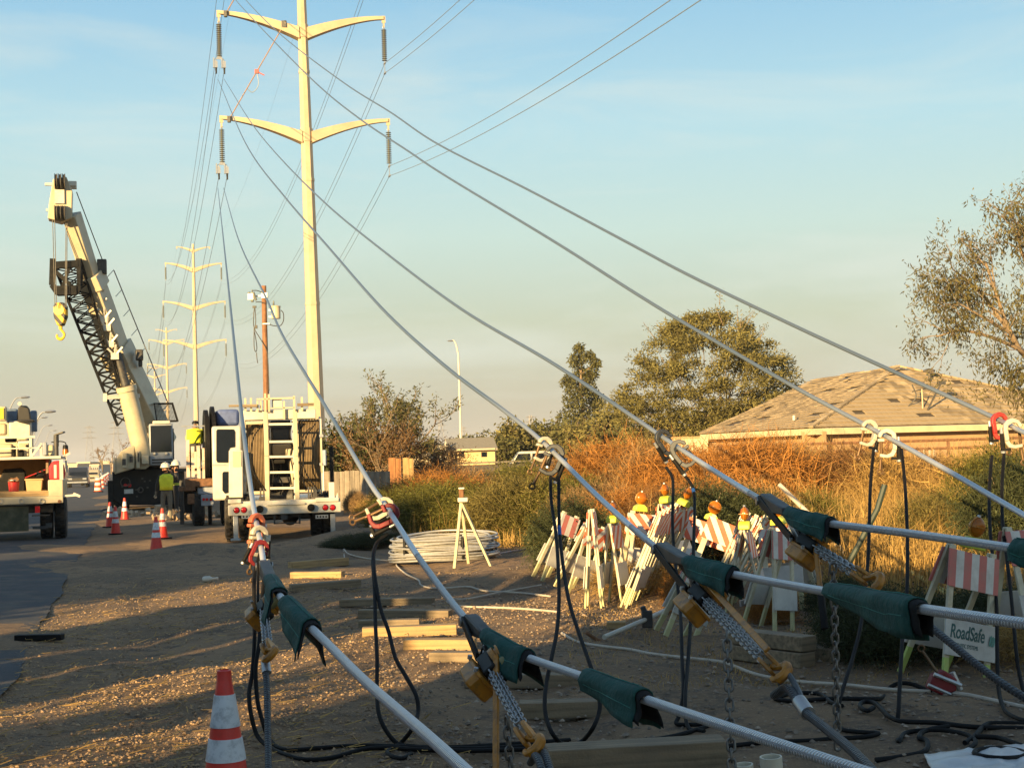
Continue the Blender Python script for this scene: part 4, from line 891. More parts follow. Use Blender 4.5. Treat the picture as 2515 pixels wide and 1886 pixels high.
mb = MB().mm((pd_.location.x - .5, pd_.location.y - .4, pd_.location.z - .08), (pd_.location.x + .5, pd_.location.y + .5, pd_.location.z)); mb.beam((pd_.location.x - .4, pd_.location.y, 0), (pd_.location.x - .4, pd_.location.y, pd_.location.z), .1); mb.beam((pd_.location.x + .4, pd_.location.y, 0), (pd_.location.x + .4, pd_.location.y, pd_.location.z), .1)
solo(mb, 'work_platform', M_dark, 'dark raised platform under the crouching worker in lime', 'platform')
# ------------------------------------------------------------------ wooden pole with transformer
pb = GX(657, 70); up_ = 70 / 3600
t = thing('utility_pole', 'brown wooden pole carrying a tan transformer can beyond the white truck', 'utility pole', pb)
zt = W(648, 702, 70).z
a = V((0, 0, -.3)); tp = W(648, 702, 70) - pb
MB().tube([a, V((tp.x, tp.y, tp.z))], [.17, .115], 14).build('pole_shaft', M_pole, t)
def PL(px, py, v=0): return W(px, py, 70 + v) - pb
mb = MB(); c = PL(678, 783, -.1); c0 = PL(678, 752, -.1); mb.lathe(c, [(.20, 0), (.215, .02), (.215, c0.z - c.z - .04), (.235, c0.z - c.z - .03), (.235, c0.z - c.z), (.05, c0.z - c.z + .05)], 20); mb.build('transformer_can', M_cream, t)
mb = MB(); mb.lathe(PL(672, 752, -.1), [(.05, 0), (.06, .04), (.035, .07), (.055, .1), (.03, .13), (.045, .17), (.02, .26)], 10); mb.build('bushing', M_ins, t)
mb = MB(); mb.beam(PL(660, 762), PL(668, 762), .08); mb.beam(PL(660, 778), PL(668, 778), .08); mb.box(PL(650, 726, -.1), (.28, .2, .26)); mb.beam(PL(628, 728), PL(646, 726), .06); mb.box(PL(616, 729, -.2), (.26, .2, .3)); mb.box(PL(655, 796, -.1), (.34, .3, .05)); mb.parts('bracket', M_galv, t)
mb = MB(); mb.cyl(PL(611, 718, -.2), PL(621, 742, -.2), .07, .07, 8); mb.cyl(PL(622, 718, -.2), PL(629, 738, -.2), .06, .06, 8); mb.cyl(PL(619, 712, -.2), PL(619, 722, -.2), .03, .03, 6); mb.parts('fuse_cutout', M_ins, t)
mb = MB()
for pts in ([(690, 762), (696, 770), (696, 788), (688, 800), (672, 800), (660, 796)], [(625, 755), (623, 775), (624, 805), (638, 830), (654, 858), (658, 885), (661, 960)], [(626, 757), (628, 790), (625, 812)], [(624, 805), (624, 850), (628, 864), (631, 855), (628, 830), (625, 815)], [(630, 866), (631, 880), (633, 892)], [(619, 714), (632, 714), (646, 720)], [(628, 742), (640, 742), (650, 745)]):
    mb.tube(smooth([PL(*p, -.2) for p in pts], 5), .022, 5)
mb.parts('drop_wire', M_dark, t)
mb = MB(); mb.box(PL(625, 754, -.2), (.18, .1, .1)); mb.box(PL(629, 803, -.2), (.12, .1, .16)); mb.parts('terminal', M_dark, t)
for k, py in enumerate((728, 757, 776, 797)): mb = MB().cyl(PL(643, py), PL(646, py), .03, .03, 6); mb.build('pole_step', M_galv, t)
# ------------------------------------------------------------------ street lamps
def lamp(px, d, z_top, arm_px, label, r=.09, white=True):
    b = GX(px, d); t = thing('street_lamp', label, 'street lamp', b, 0, 'street lamps along the roads')
    pts = [(0, 0, 0), (0, 0, z_top * .8), (arm_px * .12, 0, z_top * .93), (arm_px * .5, 0, z_top), (arm_px, 0, z_top + .05)] if white else [(0, 0, 0), (0, 0, z_top * .6), (arm_px * .15, 0, z_top * .72), (arm_px * .62, 0, z_top * .98), (arm_px, 0, z_top)]
    MB().tube(smooth(pts, 5), [r * (1 - .55 * i / 20) for i in range(21)], 8).build('lamp_post', M_white if white else M_galv, t)
    MB().sph((arm_px * 1.05, 0, z_top + .04), (.26, .12, .06), 10, 6).build('lamp_head', M_galv, t); return t
lamp(1133, 112, 10.6, -.55, 'slim white street lamp between the dry bushy tree and the tall round-topped tree', .09)
for i, (px, py, d, sx) in enumerate(((18, 978, 75, 1.3), (96, 1026, 110, 1.0), (102, 1047, 150, 1.7), (124, 1058, 190, 1.6), (84, 1014, 62, 1.0))):
    lamp(px - 20, d, W(px, py, d).z, sx, ['street lamp arching over the left truck roof, topmost', 'second street lamp of the row above the left truck', 'third street lamp of the row above the left truck', 'fourth and smallest street lamp of the row above the left truck', 'street lamp with level arm beside the truck seat'][i], .05, False)
# ------------------------------------------------------------------ foreground rigging
M_canvas = mat('green_canvas', (.010, .068, .058), .85, var=.25, sc=7, bump=.5, bsc=30)
M_lining = mat('black_lining', (.008, .008, .009), .9, var=.2)
M_clampA = mat('cast_aluminium', (.55, .49, .38), .5, metal=.25, var=.12, sc=30)
M_clampG = mat('shaded_cast_clamp', (.045, .05, .058), .5, metal=.35, var=.25, sc=25)  # shaded copy of the cast aluminium: the shade is in this near-black colour
M_bronze = mat('bronze_screw', (.13, .075, .035), .5, metal=.5, var=.3)
M_sling = mat('wire_rope', (.11, .12, .13), .5, metal=.45, var=.2, sc=40); add_lay(M_sling)
M_orange = mat('amber_hoist_paint', (.46, .19, .015), .42, var=.15, dirt=(.09, .055, .03), dsc=16, damt=.75)
M_olive = mat('olive_metal', (.22, .20, .09), .5, metal=.3, var=.2)
M_chain = mat('steel_chain', (.36, .37, .38), .35, metal=.85, var=.25, sc=50)
M_blue = mat('blue_tape', (.02, .10, .35), .5)
def rotY(a): return Matrix.Rotation(a, 3, 'Y')
CLP = [(-.075, -.005), (-.072, .025), (-.045, .06), (0, .078), (.045, .066), (.078, .03), (.086, -.03), (.08, -.13), (.055, -.175), (0, -.188), (-.065, -.178), (-.065, -.148), (0, -.156), (.032, -.14), (.046, -.11), (.05, -.03), (.04, .015), (0, .036), (-.032, .028), (-.05, -.01)]
def gclamp(p, tilt, mt, label, mirror=False, yaw=0.0, sc=1.0, ring=True):
    t = thing('grounding_clamp', label, 'clamp', p, 0, 'grounding clamps on the conductors')
    t.rotation_euler = (0, tilt, yaw); sc *= .9; t.scale = (sc, sc, sc); s = -1 if mirror else 1
    c = [(x * s, z) for x, z in CLP]; c = c[::-1] if mirror else c
    MB().prism(c, (0, -.024, 0), (1, 0, 0), (0, 0, 1), (0, .048, 0)).build('jaw', mt, t, bev=.007)
    MB().prism([(x * s, z) for x, z in ((.05, -.02), (.086, -.03), (.082, -.12), (.046, -.11))], (0, -.04, 0), (1, 0, 0), (0, 0, 1), (0, .08, 0)).build('jaw_rib', mt, t, bev=.006)
    MB().box((-.05 * s, 0, -.03), (.06, .05, .028)).build('pressure_pad', mt, t, bev=.006)
    mb = MB().cyl((-.05 * s, 0, -.04), (-.053 * s, 0, -.2), .0125, .0125, 10)
    for k in range(8): mb.cyl((-.05 * s, 0, -.06 - k * .012), (-.05 * s, 0, -.064 - k * .012), .016, .016, 10)
    mb.cyl((-.053 * s, 0, -.19), (-.062 * s, 0, -.29), .009, .012, 8); mb.ring((-.064 * s, 0, -.312), (0, 1, 0), .022, .008, 14, 6); mb.build('eye_screw', M_bronze, t)
    mb = MB().box((.075 * s, 0, -.19), (.075, .05, .022)); mb.cyl((.10 * s, 0, -.05), (.10 * s, 0, -.2), .018, .02, 10); mb.build('cable_ferrule', M_rub, t)
    MB().cyl((.10 * s, 0, -.0), (.10 * s, 0, -.05), .014, .016, 10).cyl((.10 * s, 0, -.2), (.10 * s, 0, -.22), .021, .021, 10).parts('ferrule_collar', M_galv, t)
    return t
for (k, px, py, tl, mt_, lab, mir, yw, sc_) in (
    (1, None, 1283, .15, mat('faded_orange_clamp', (.50, .11, .05), .55, var=.2, dirt=(.3, .2, .12), dsc=20, damt=.6), 'orange grounding clamp topmost on the steepest conductor, in front of the truck bumper', False, .9, 1.0),
    (1, None, 1312, .1, M_clampA, 'cream grounding clamp just below the orange one on the steepest conductor', False, .7, .95),
    (1, None, 1345, .5, mat('maroon_clamp', (.18, .012, .015)), 'dark red grounding clamp lowest on the steepest conductor', True, .5, .8),
    (2, 946, None, 1.05, M_clampA, 'cream grounding clamp on the second conductor beside the brown post', False, .2, .95),
    (2, 958, None, 1.15, mat('maroon_clamp', (.18, .012, .015), .45, var=.2), 'maroon grounding clamp below the cream one on the second conductor', False, -.2, 1.05),
    (3, 1338, None, .35, M_clampA, 'pale grounding clamp behind the dark one on the conductor before the green bushes', False, .35, .95),
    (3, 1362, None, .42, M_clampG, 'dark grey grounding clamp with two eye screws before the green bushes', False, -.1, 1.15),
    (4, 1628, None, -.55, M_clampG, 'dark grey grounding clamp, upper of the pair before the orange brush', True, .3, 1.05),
    (4, 1668, None, -.6, mat('half_shaded_cast_clamp', (.085, .09, .095), .5, metal=.35, var=.2), 'grey grounding clamp, lower of the pair before the orange brush', True, -.1, 1.1),  # same aluminium, shade painted in a little less dark
    (5, 2135, None, .22, M_clampA, 'cream grounding clamp, upper of the pair in front of the tiled roof', False, .1, 1.0),
    (5, 2178, None, .02, M_clampA, 'cream grounding clamp, lower of the pair in front of the tiled roof', False, -.15, 1.05),
    (6, 2455, None, -.05, mat('scuffed_red_clamp', (.42, .03, .025), .5, var=.2, dirt=(.2, .08, .05), dsc=20, damt=.6), 'bright red grounding clamp on the highest conductor near the right edge', True, .1, 1.0),
    (6, 2488, None, -.04, M_clampA, 'cream grounding clamp next to the bright red one', True, -.1, 1.05)):
    p, _ = on_cable(k, px=px, py=py); gclamp(p, tl, mt_, lab, mir, yw, sc_)
def pd(pts, d0=10, d1=None):
    """pixel points with depth sliding from d0 to d1; a point given as (px,py,'g') lies on the ground"""
    n = len(pts); out = []
    for i, p in enumerate(pts):
        if len(p) == 3 and p[2] == 'g': out.append(G(p[0], p[1], .014))
        else: d = p[2] if len(p) == 3 else d0 + ((d1 or d0) - d0) * i / (n - 1); out.append(W(p[0], p[1], d))
    return out
GJ = 'black grounding cables'
def black(pts, label, r=.0135, tape=None):
    sp = smooth(pts, 6); o = rope(pts, r, 'grounding_cable', M_rub, label, 'cable', GJ, 8)
    if tape: a, b = sp[tape], sp[tape + 2]; MB().tube([a, (a + b) / 2, b], r * 1.12, 8).build('tape_band', M_blue, o, world=True)
    return o
def gg(l): return [(x, y, 'g') for x, y in l]
black(pd([(640, 1355, 10.1), (626, 1407, 9.9), (624, 1469, 9.7), (625, 1572, 9.4), (619, 1655, 9.2), (612, 1700, 9.1), (615, 1745, 9.0), (630, 1802, 8.95)] + gg([(657, 1837), (698, 1857), (748, 1870), (814, 1866), (893, 1845), (955, 1841), (1033, 1846), (1140, 1849), (1260, 1846), (1380, 1840), (1500, 1834)])), 'black cable hanging beside the yellow hoist by the cone and running along the ground')
black(pd([(650, 1400, 9.8), (640, 1520, 9.5), (636, 1585, 9.3), (628, 1638, 9.2), (632, 1717, 9.1), (645, 1771, 9.0), (662, 1815, 8.95)] + gg([(700, 1846), (780, 1842), (880, 1836), (980, 1838), (1080, 1843), (1200, 1842), (1330, 1836)])), 'inner strand of black cable by the cone, behind the dark sling')
black(pd([(952, 1312, 11.0), (925, 1334, 10.9), (916, 1374, 10.6), (920, 1448, 10.2), (922, 1531, 9.8), (926, 1614, 9.4), (926, 1696, 9.1), (930, 1750, 8.9), (947, 1791, 8.8)] + gg([(976, 1830), (1017, 1838), (1080, 1840), (1160, 1838), (1290, 1830), (1400, 1822)])), 'black cable of the loop below the maroon clamp, straighter left strand')
black(pd([(940, 1318, 11.0), (921, 1345, 10.9), (919, 1400, 10.4), (934, 1490, 10.0), (955, 1552, 9.7), (971, 1614, 9.4), (996, 1659, 9.2), (1021, 1705, 9.0), (1027, 1746, 8.9), (1013, 1787, 8.7)] + gg([(984, 1830), (951, 1853), (985, 1868), (1010, 1856)])), 'black cable of the loop below the maroon clamp, bulging right strand')
black(pd([(1352, 1172, 12.2), (1354, 1230, 11.8), (1364, 1300, 11.3), (1370, 1371, 10.8), (1373, 1469, 10.2), (1368, 1547, 9.7), (1354, 1618, 9.3), (1343, 1671, 9.1), (1338, 1717, 8.9), (1341, 1759, 8.75), (1357, 1801, 8.6)] + gg([(1385, 1835), (1425, 1842)])), 'left strand of the black loop hanging in front of the barricade heap', tape=None)
black(pd([(1372, 1172, 12.0), (1373, 1260, 11.6), (1376, 1330, 11.2), (1394, 1459, 10.2), (1417, 1540, 9.7), (1442, 1611, 9.3), (1456, 1653, 9.1), (1472, 1717, 8.9), (1470, 1752, 8.8), (1456, 1787, 8.7)] + gg([(1431, 1824), (1400, 1838)])), 'right strand of the black loop with a blue tape band', tape=9)
black(pd([(1636, 1148, 12.8), (1650, 1170, 12.7), (1653, 1201, 12.5), (1652, 1300, 11.9), (1663, 1426, 11.1), (1670, 1489, 10.8), (1673, 1549, 10.4), (1675, 1621, 10.0), (1678, 1700, 9.6), (1668, 1755, 9.4)] + gg([(1662, 1782), (1700, 1784), (1740, 1786), (1700, 1800), (1640, 1815), (1560, 1826), (1490, 1833)])), 'left strand of black cable hanging beside the orange-lever hoist')
black(pd([(1682, 1168, 12.6), (1698, 1190, 12.5), (1705, 1215, 12.4), (1706, 1260, 12.1), (1704, 1320, 11.7), (1701, 1420, 11.1), (1697, 1510, 10.6), (1690, 1620, 10.0), (1683, 1712, 9.5)] + gg([(1690, 1790), (1730, 1800)])), 'right strand of black cable with blue tape beside the orange-lever hoist', tape=9)
black(pd([(2146, 1100, 12.4), (2138, 1190, 12.0), (2135, 1289, 11.4), (2131, 1390, 10.9), (2117, 1517, 10.2), (2098, 1602, 9.8), (2066, 1705, 9.3), (2058, 1749, 9.15)] + gg([(2063, 1790), (2086, 1800), (2130, 1804), (2158, 1806), (2120, 1815), (2050, 1819), (1985, 1824), (1880, 1828), (1780, 1838), (1680, 1850), (1560, 1858)])), 'black cable dropping from the upper cream clamp and running left along the ground')
black(pd([(2214, 1104, 12.2), (2222, 1181, 11.8), (2227, 1271, 11.3), (2229, 1362, 10.8), (2227, 1463, 10.3), (2219, 1535, 10.0), (2212, 1640, 9.5), (2207, 1740, 9.1), (2202, 1795, 8.95)] + gg([(2207, 1826), (2220, 1808), (2247, 1800), (2303, 1798), (2349, 1803), (2384, 1814), (2396, 1830), (2373, 1848), (2352, 1866), (2347, 1900)])), 'black cable dropping from the lower cream clamp and snaking over the dirt')
black(pd([(2436, 1120, 12.4), (2430, 1200, 12.0), (2431, 1290, 11.5), (2440, 1390, 11.0), (2448, 1500, 10.5), (2449, 1600, 10.1), (2453, 1693, 9.7)] + gg([(2466, 1745), (2484, 1762), (2515, 1774), (2560, 1782)])), 'black cable hanging from the bright red clamp')
black(pd([(2466, 1112, 12.3), (2461, 1200, 11.9), (2463, 1290, 11.5), (2475, 1390, 11.0), (2485, 1480, 10.6), (2495, 1590, 10.1), (2503, 1650, 9.9)] + gg([(2522, 1720), (2560, 1740)])), 'black cable hanging from the cream clamp nearest the right edge')
black(pd(gg([(2515, 1794), (2386, 1790), (2303, 1780), (2221, 1777), (2192, 1769), (2175, 1757), (2150, 1732), (2121, 1728), (2112, 1740), (2130, 1750), (2146, 1742)])), 'black hose on the dirt curling into a small loop', .015)
black(pd(gg([(2068, 1738), (2039, 1728), (2014, 1709), (1952, 1707), (1904, 1720), (1952, 1726), (2014, 1722), (2068, 1720), (2155, 1721)]) + [(2175, 1706, 10.2), (2187, 1687, 10.25), (2212, 1677, 10.25), (2245, 1681, 10.2), (2288, 1700, 10.05)]), 'black hose folded back on the dirt and arching up to the maroon clamp', .015)
black(pd(gg([(2150, 1872), (2200, 1866), (2270, 1851), (2277, 1825), (2258, 1816), (2272, 1800), (2330, 1788)])), 'black hose hooking forward at the bottom right', .015)
black(pd(gg([(2370, 1830), (2395, 1812), (2420, 1786), (2450, 1781), (2540, 1784)])), 'black hose branching up at the right edge', .015)
black(pd(gg([(2396, 1814), (2450, 1817), (2490, 1830), (2540, 1848)])), 'black hose bending down at the right edge', .015)
c = G(2457, 1868, .02); ob = solo(MB().ring(c + V((0, 0, .02)), (0, 0, 1), .13, .015, 24, 8), 'hose_loop', M_rub, 'single round loop of black hose lying on the plastic sheet', 'hose', None, org=c)
# ground clamp at the end of the folded hose
p = G(2312, 1706, .05); t = thing('ground_rod_clamp', 'maroon clamp lying on the dirt between the white rope and black hose', 'clamp', p)
MB().prism([(-.1, 0), (-.06, .09), (.02, .12), (.1, .06), (.09, -.02), (.0, -.05)], (0, -.05, 0), (1, 0, 0), (0, 0, 1), (0, .1, 0)).build('jaw', mat('maroon_clamp', (.18, .012, .015)), t, bev=.012)
MB().cyl((-.06, -.06, .10), (.12, -.06, .02), .014, .014, 8).cyl((-.1, -.05, .03), (.05, -.05, -.04), .012, .012, 8).cyl((.08, 0, .1), (.13, 0, -.02), .02, .02, 8).build('screw', M_galv, t)
MB().cyl((-.02, 0, .1), (-.1, .05, .24), .01, .01, 6).ring((-.11, .05, .26), (0, 1, 0), .022, .007, 12, 5).build('eye_screw', M_bronze, t)
# ropes on the ground
M_cord = mat('pale_rope', (.52, .46, .38), .85, var=.15, bump=.4, bsc=120)
def cord(pts, r, lab): return rope(pd(pts, 10), r, 'rope', M_cord, lab, 'rope', 'pale ropes on the ground', 7)
cord(gg([(1380, 1558), (1420, 1580), (1484, 1591), (1544, 1598), (1600, 1609), (1683, 1619), (1765, 1628), (1799, 1638), (1848, 1657), (1898, 1669), (1972, 1679), (2076, 1686), (2179, 1697), (2285, 1703)]), .013, 'pale rope running from the crossed hooks along the dirt to the maroon clamp')
cord(gg([(2335, 1706), (2380, 1712), (2427, 1722), (2515, 1741), (2560, 1748)]), .015, 'pale rope leaving the maroon clamp towards the right edge')
cord(gg([(846, 1337), (844, 1350), (855, 1361), (891, 1371), (935, 1377), (971, 1380), (975, 1392), (998, 1412), (1027, 1426), (1034, 1439), (1058, 1446), (1091, 1447), (1150, 1440), (1191, 1434), (1276, 1431), (1350, 1424)]), .012, 'thin pale cord wandering past the silver coil')
cord(gg([(1375, 1506), (1300, 1499), (1227, 1495), (1138, 1492), (1100, 1482), (1106, 1474), (1150, 1473), (1230, 1457), (1330, 1438)]), .012, 'pale cord doubled back in a hairpin on the dirt')
# ------------------------------------------------------------------ green canvas wraps on the conductors
def wrap(k, a, b, label, drop=.10, flare=.03, axis='x', point=False, seed=1, r0=.04):
    rng = random.Random(seed); N_ = 14; rows = []; NA = 16
    for i in range(N_ + 1):
        u = i / N_; v = a + (b - a) * u; p, tg = on_cable(k, px=v if axis == 'x' else None, py=v if axis == 'y' else None)
        side = tg.cross(V((0, 0, 1))).normalized(); up = side.cross(tg)
        dr = (drop * (.55 + .45 * u) + flare * u) * .74
        if point: dr = drop * (.10 + 1.0 * math.sin(min(1, u * 1.15) * math.pi * .55))
        row = []
        for j in range(NA + 1):
            A = -1 + 2 * j / NA; s_ = 1 if A > 0 else -1; q = abs(A)
            if q < .45: an = q / .45 * math.pi / 2 * 1.1; x = math.sin(an) * r0; z = math.cos(an) * r0
            else: w_ = (q - .45) / .55; x = r0 * (1 - .35 * w_) + .012 * math.sin(u * 7 + seed + s_) * w_ + flare * w_ * u; z = .0 - dr * w_ * (1 if s_ < 0 else .85)
            nz_ = .012 * mnoise.noise((u * 5 + seed, j * .35, seed)) + .005 * mnoise.noise((u * 14 + seed, j * 1.1, seed)); dj = .03 * mnoise.noise((u * 3.5 + seed * 2, s_ * 3, seed)) * max(0, q - .45); row.append(p + side * (s_ * x + nz_) + V((0, 0, z + nz_ + dj)) * .9 + up * (z * .1))
        rows.append(row)
    def sheet(rs, off=0):
        mb = MB(); n = NA + 1
        for r_ in rs: mb.v += [tuple(q) for q in r_]
        mb.f = [(i * n + j, i * n + j + 1, (i + 1) * n + j + 1, (i + 1) * n + j) for i in range(len(rs) - 1) for j in range(NA)]; return mb
    mid = rows[N_ // 2][NA // 2]; t = thing('conductor_wrap', label, 'canvas wrap', mid, 0, 'green canvas wraps on the conductors')
    o = sheet(rows).build('canvas', M_canvas, t, world=True, ang=80); sd = o.modifiers.new('thick', 'SOLIDIFY'); sd.thickness = .006
    inn = [[q.lerp(on_cable(k, px=(a + (b - a) * i / N_) if axis == 'x' else None, py=(a + (b - a) * i / N_) if axis == 'y' else None)[0], .2) for q in r_] for i, r_ in enumerate(rows)]
    inn = inn + [[q + (inn[-1][j] - inn[-2][j]) * 1.0 + V((0, 0, -.01)) for j, q in enumerate(inn[-1])]]
    o = sheet(inn).build('lining', M_lining, t, world=True, ang=80); sd = o.modifiers.new('thick', 'SOLIDIFY'); sd.thickness = .004
    # seam lines
    mb = MB()
    for j in (3, NA // 2, NA - 3): mb.tube([rows[i][j] + V((0, -.002, .002)) for i in range(1, N_)], .0022, 4)
    mb.build('seam', mat('seam_thread', (.03, .16, .13), .8), t, world=True); return t
wrap(1, 1428, 1462, 'grey-green canvas wrap, upper of the two on the steepest conductor', .20, .06, 'y', seed=2, r0=.05)
wrap(1, 1484, 1542, 'grey-green canvas wrap, lower of the two on the steepest conductor', .20, .05, 'y', seed=5, r0=.05)
wrap(2, 1196, 1296, 'dark green wrap next to the yellow hoist with its black lining hanging open', .15, .05, seed=3, r0=.045)
wrap(2, 1442, 1582, 'square green wrap lowest on the second conductor, above the bottom timber', .15, .03, seed=8, r0=.045)
wrap(3, 1692, 1800, 'dark green wrap above the orange-lever hoist and the barricade heap', .15, .03, seed=11, r0=.045)
wrap(3, 2040, 2255, 'large pointed green wrap with stitched seams before the RoadSafe barricade', .115, .0, point=True, seed=14, r0=.045)
wrap(4, 1938, 2040, 'bright green wrap above the yellow hoist by the brush', .12, .03, seed=17, r0=.042)
wrap(4, 2494, 2580, 'green wrap cut off by the right edge', .15, .02, seed=19, r0=.042)
# ------------------------------------------------------------------ cable grips
def grip(k, a, b, T, label, axis='x'):
    pa_, tg = on_cable(k, px=a if axis == 'x' else None, py=a if axis == 'y' else None); pb_, _ = on_cable(k, px=b if axis == 'x' else None, py=b if axis == 'y' else None)
    t = thing('cable_grip', label, 'cable grip', pa_, 0, 'cable grips on the conductors'); sd = tg.cross(V((0, 0, 1))).normalized(); up = sd.cross(tg); L_ = (pb_ - pa_).length
    ux = (pb_ - pa_) / L_
    MB().prism([(-.03, .03), (.02, .055), (.08, .05), (L_ * .75, .035), (L_, .03), (L_, -.012), (L_ * .6, -.03), (.05, -.045), (-.02, -.03)], pa_ - sd * .036, ux, up, sd * .072).build('jaw_body', M_dark, t, world=True, bev=.008)
    T = V(T)
    for s in (-1, 1):
        MB().beam(pa_ + sd * (.042 * s) + up * .02, T + sd * (.042 * s), .016, .05).build('side_link', M_black, t, world=True, bev=.004)
        MB().cyl(pa_ + sd * (.03 * s) + up * .01, pa_ + sd * (.058 * s) + up * .01, .026, .026, 12).build('pivot_pin', M_steel, t, world=True)
    MB().beam(pb_ - up * .02, T, .03, .04).build('pull_shank', M_galv, t, world=True, bev=.006)
    MB().ring(T, sd, .045, .014, 16, 7).build('shackle', M_black, t, world=True); return t
Ts = {1: W(650, 1480, 9.4), 2: W(1192, 1612, 7.5), 3: W(1704, 1448, 8.05), 4: W(1962, 1322, 8.25)}
grip(1, 1394, 1426, Ts[1], 'dark cable grip clenched on the steepest conductor above the green wraps', 'y')
grip(2, 1154, 1196, Ts[2], 'black cable grip with long side links on the second conductor')
grip(3, 1624, 1692, Ts[3], 'long black cable grip pointing down to the orange-lever hoist')
grip(4, 1880, 1936, Ts[4], 'brown-black cable grip at the bend of the conductor before the dry brush')
# ------------------------------------------------------------------ chain hoists
def link_mesh(name, Lk, Wk, r, m_=None):
    pts = []
    for i in range(14): A = 2 * math.pi * i / 14; pts.append((math.cos(A) * (Wk / 2), 0, math.sin(A) * (Wk / 2) + (Lk / 2 - Wk / 2) * (1 if math.sin(A) > 0 else -1)))
    return MB().tube(pts, r, 6, close=True).mesh(name, m_ or M_chain, 80)
LK1 = link_mesh('load_link', .042, .026, .0048); M_chaind = mat('dark_iron_chain', (.16, .16, .155), .4, metal=.7, var=.4, sc=40, dirt=(.10, .06, .035), dsc=20, damt=.6); LK2 = link_mesh('slack_link', .060, .036, .0066, M_chaind)
def chain(parent, a, b, me, pitch, name, rot0=0.0):
    a = V(a); b = V(b); n = max(1, int((b - a).length / pitch)); ax = (b - a).normalized(); q = ax.to_track_quat('Z', 'X').to_matrix().to_4x4()
    for i in range(n):
        o = bpy.data.objects.new(name, me); COL.objects.link(o); o.parent = parent
        o.matrix_local = Matrix.Translation(a + ax * (pitch * (i + .5)) - parent.location) @ q @ Matrix.Rotation(rot0 + (i % 2) * math.pi / 2, 4, 'Z')
def hoist(T, B, label, lever=None, slack=None, sc=1.0, grip_end=False, flip=1):
    T = V(T); B = V(B); a = (B - T).normalized(); q = (V((0, -1, 0)) - a * (-a.y)).normalized(); p = a.cross(q) * -1
    if p.x < 0: p = -p
    t = thing('chain_hoist', label, 'chain hoist', T, 0, 'chain hoists pulling the conductors'); c = T + a * (.17 * sc)
    def P(x, y, z): return c + p * (x * sc) + a * (y * sc) + q * (z * sc)
    Mx = Matrix((p, a, q)).transposed()
    f = flip
    hs = MB().prism([(-.10, -.05), (-.09, -.075), (.085, -.075), (.105, -.045), (.105, .055), (.085, .08), (-.09, .08), (-.10, .06)], P(-.05 * f, 0, .0), a * sc, q * sc, p * (-.085 * f * sc)).build('gear_housing', M_orange, t, world=True, bev=.012)
    MB().prism([(-.11, -.06), (-.10, -.082), (.095, -.082), (.115, -.05), (.115, .06), (.095, .088), (-.10, .088), (-.11, .066)], P(-.045 * f, 0, 0), a * sc, q * sc, p * (-.018 * f * sc)).build('housing_flange', M_orange, t, world=True, bev=.004)
    for y in (-.08, .085): MB().cyl(P(-.055 * f, y, .088), P(-.04 * f, y, .1), .012 * sc, .012 * sc, 8).build('bolt', M_galv, t, world=True)
    MB().box(P(-.0, 0, 0), (.075 * sc, .20 * sc, .12 * sc), Mx).build('frame_plate', M_black, t, world=True, bev=.01)
    mb = MB(); mb.lathe(P(.04 * f, 0, 0), [(.02, 0), (.085 * sc, 0), (.085 * sc, .028 * sc), (.07 * sc, .03 * sc), (.07 * sc, .042 * sc), (.082 * sc, .044 * sc), (.082 * sc, .07 * sc), (.066 * sc, .072 * sc), (.066 * sc, .085 * sc), (.074 * sc, .087 * sc), (.07 * sc, .11 * sc), (.02, .115 * sc)], 22, p * f); mb.build('ratchet_housing', M_orange, t, world=True)
    MB().cyl(P(.07 * f, .085, .02), P(.15 * f, .10, .02), .034 * sc, .03 * sc, 14).build('hand_wheel', M_olive, t, world=True)
    mb = MB(); mb.tube(smooth([P(0, -.09, 0), P(0, -.15, 0), P(.03, -.19, 0), P(.02, -.225, 0), P(-.02, -.22, 0), P(-.028, -.19, 0)], 5), .013 * sc, 8); mb.build('top_hook', M_bronze, t, world=True)
    for k in (-1, 1): chain(t, P(.02 * k, .08, .02), B + p * (.018 * k) - a * .04, LK1, .030, 'load_link', k * .4)
    chain(t, P(.0, .09, .04), B - a * .06 + q * .03, LK1, .030, 'load_link', .8)
    mb = MB()
    for k in (-1, 1): mb.prism([(-.05, -.03), (-.02, -.05), (.05, -.045), (.10, -.015), (.10, .02), (.05, .045), (-.02, .05), (-.05, .03)], B + p * (.022 * k - .008), a * sc, q * sc, p * .018)
    mb.build('hook_cheek', M_orange, t, world=True, bev=.005)
    mb = MB(); mb.tube(smooth([B + a * .05, B + a * .09 + p * .02, B + a * .12 + p * .045, B + a * .16 + p * .042, B + a * .18 + p * .005, B + a * .16 - p * .035, B + a * .13 - p * .038], 5), [.017] * 10 + [.024] * 14 + [.014] * 7, 8); mb.build('bottom_hook', M_orange, t, world=True)
    if lever:
        e = V(lever); s0 = P(.075 * f, .02, .06); d_ = (e - s0); w_ = .034 * sc
        MB().beam(s0, s0 + d_ * (.62 if grip_end else 1), w_, .016 * sc, up=q).build('lever', M_orange, t, world=True, bev=.005)
        if grip_end: MB().beam(s0 + d_ * .60, e, w_ * 1.25, .026 * sc, up=q).build('lever_grip', M_rub, t, world=True, bev=.006)
    if slack: chain(t, P(.01, .11, .05) if len(slack) == 1 else slack[0], slack[-1], LK2, .046, 'slack_link')
    return t
HB = {1: W(658, 1588, 8.6), 2: W(1290, 1800, 6.6), 3: W(1888, 1628, 6.9), 4: W(2112, 1412, 7.6)}
hoist(Ts[1], HB[1], 'chain hoist hanging by the striped cone, amber housing on its left', sc=.86, slack=None)
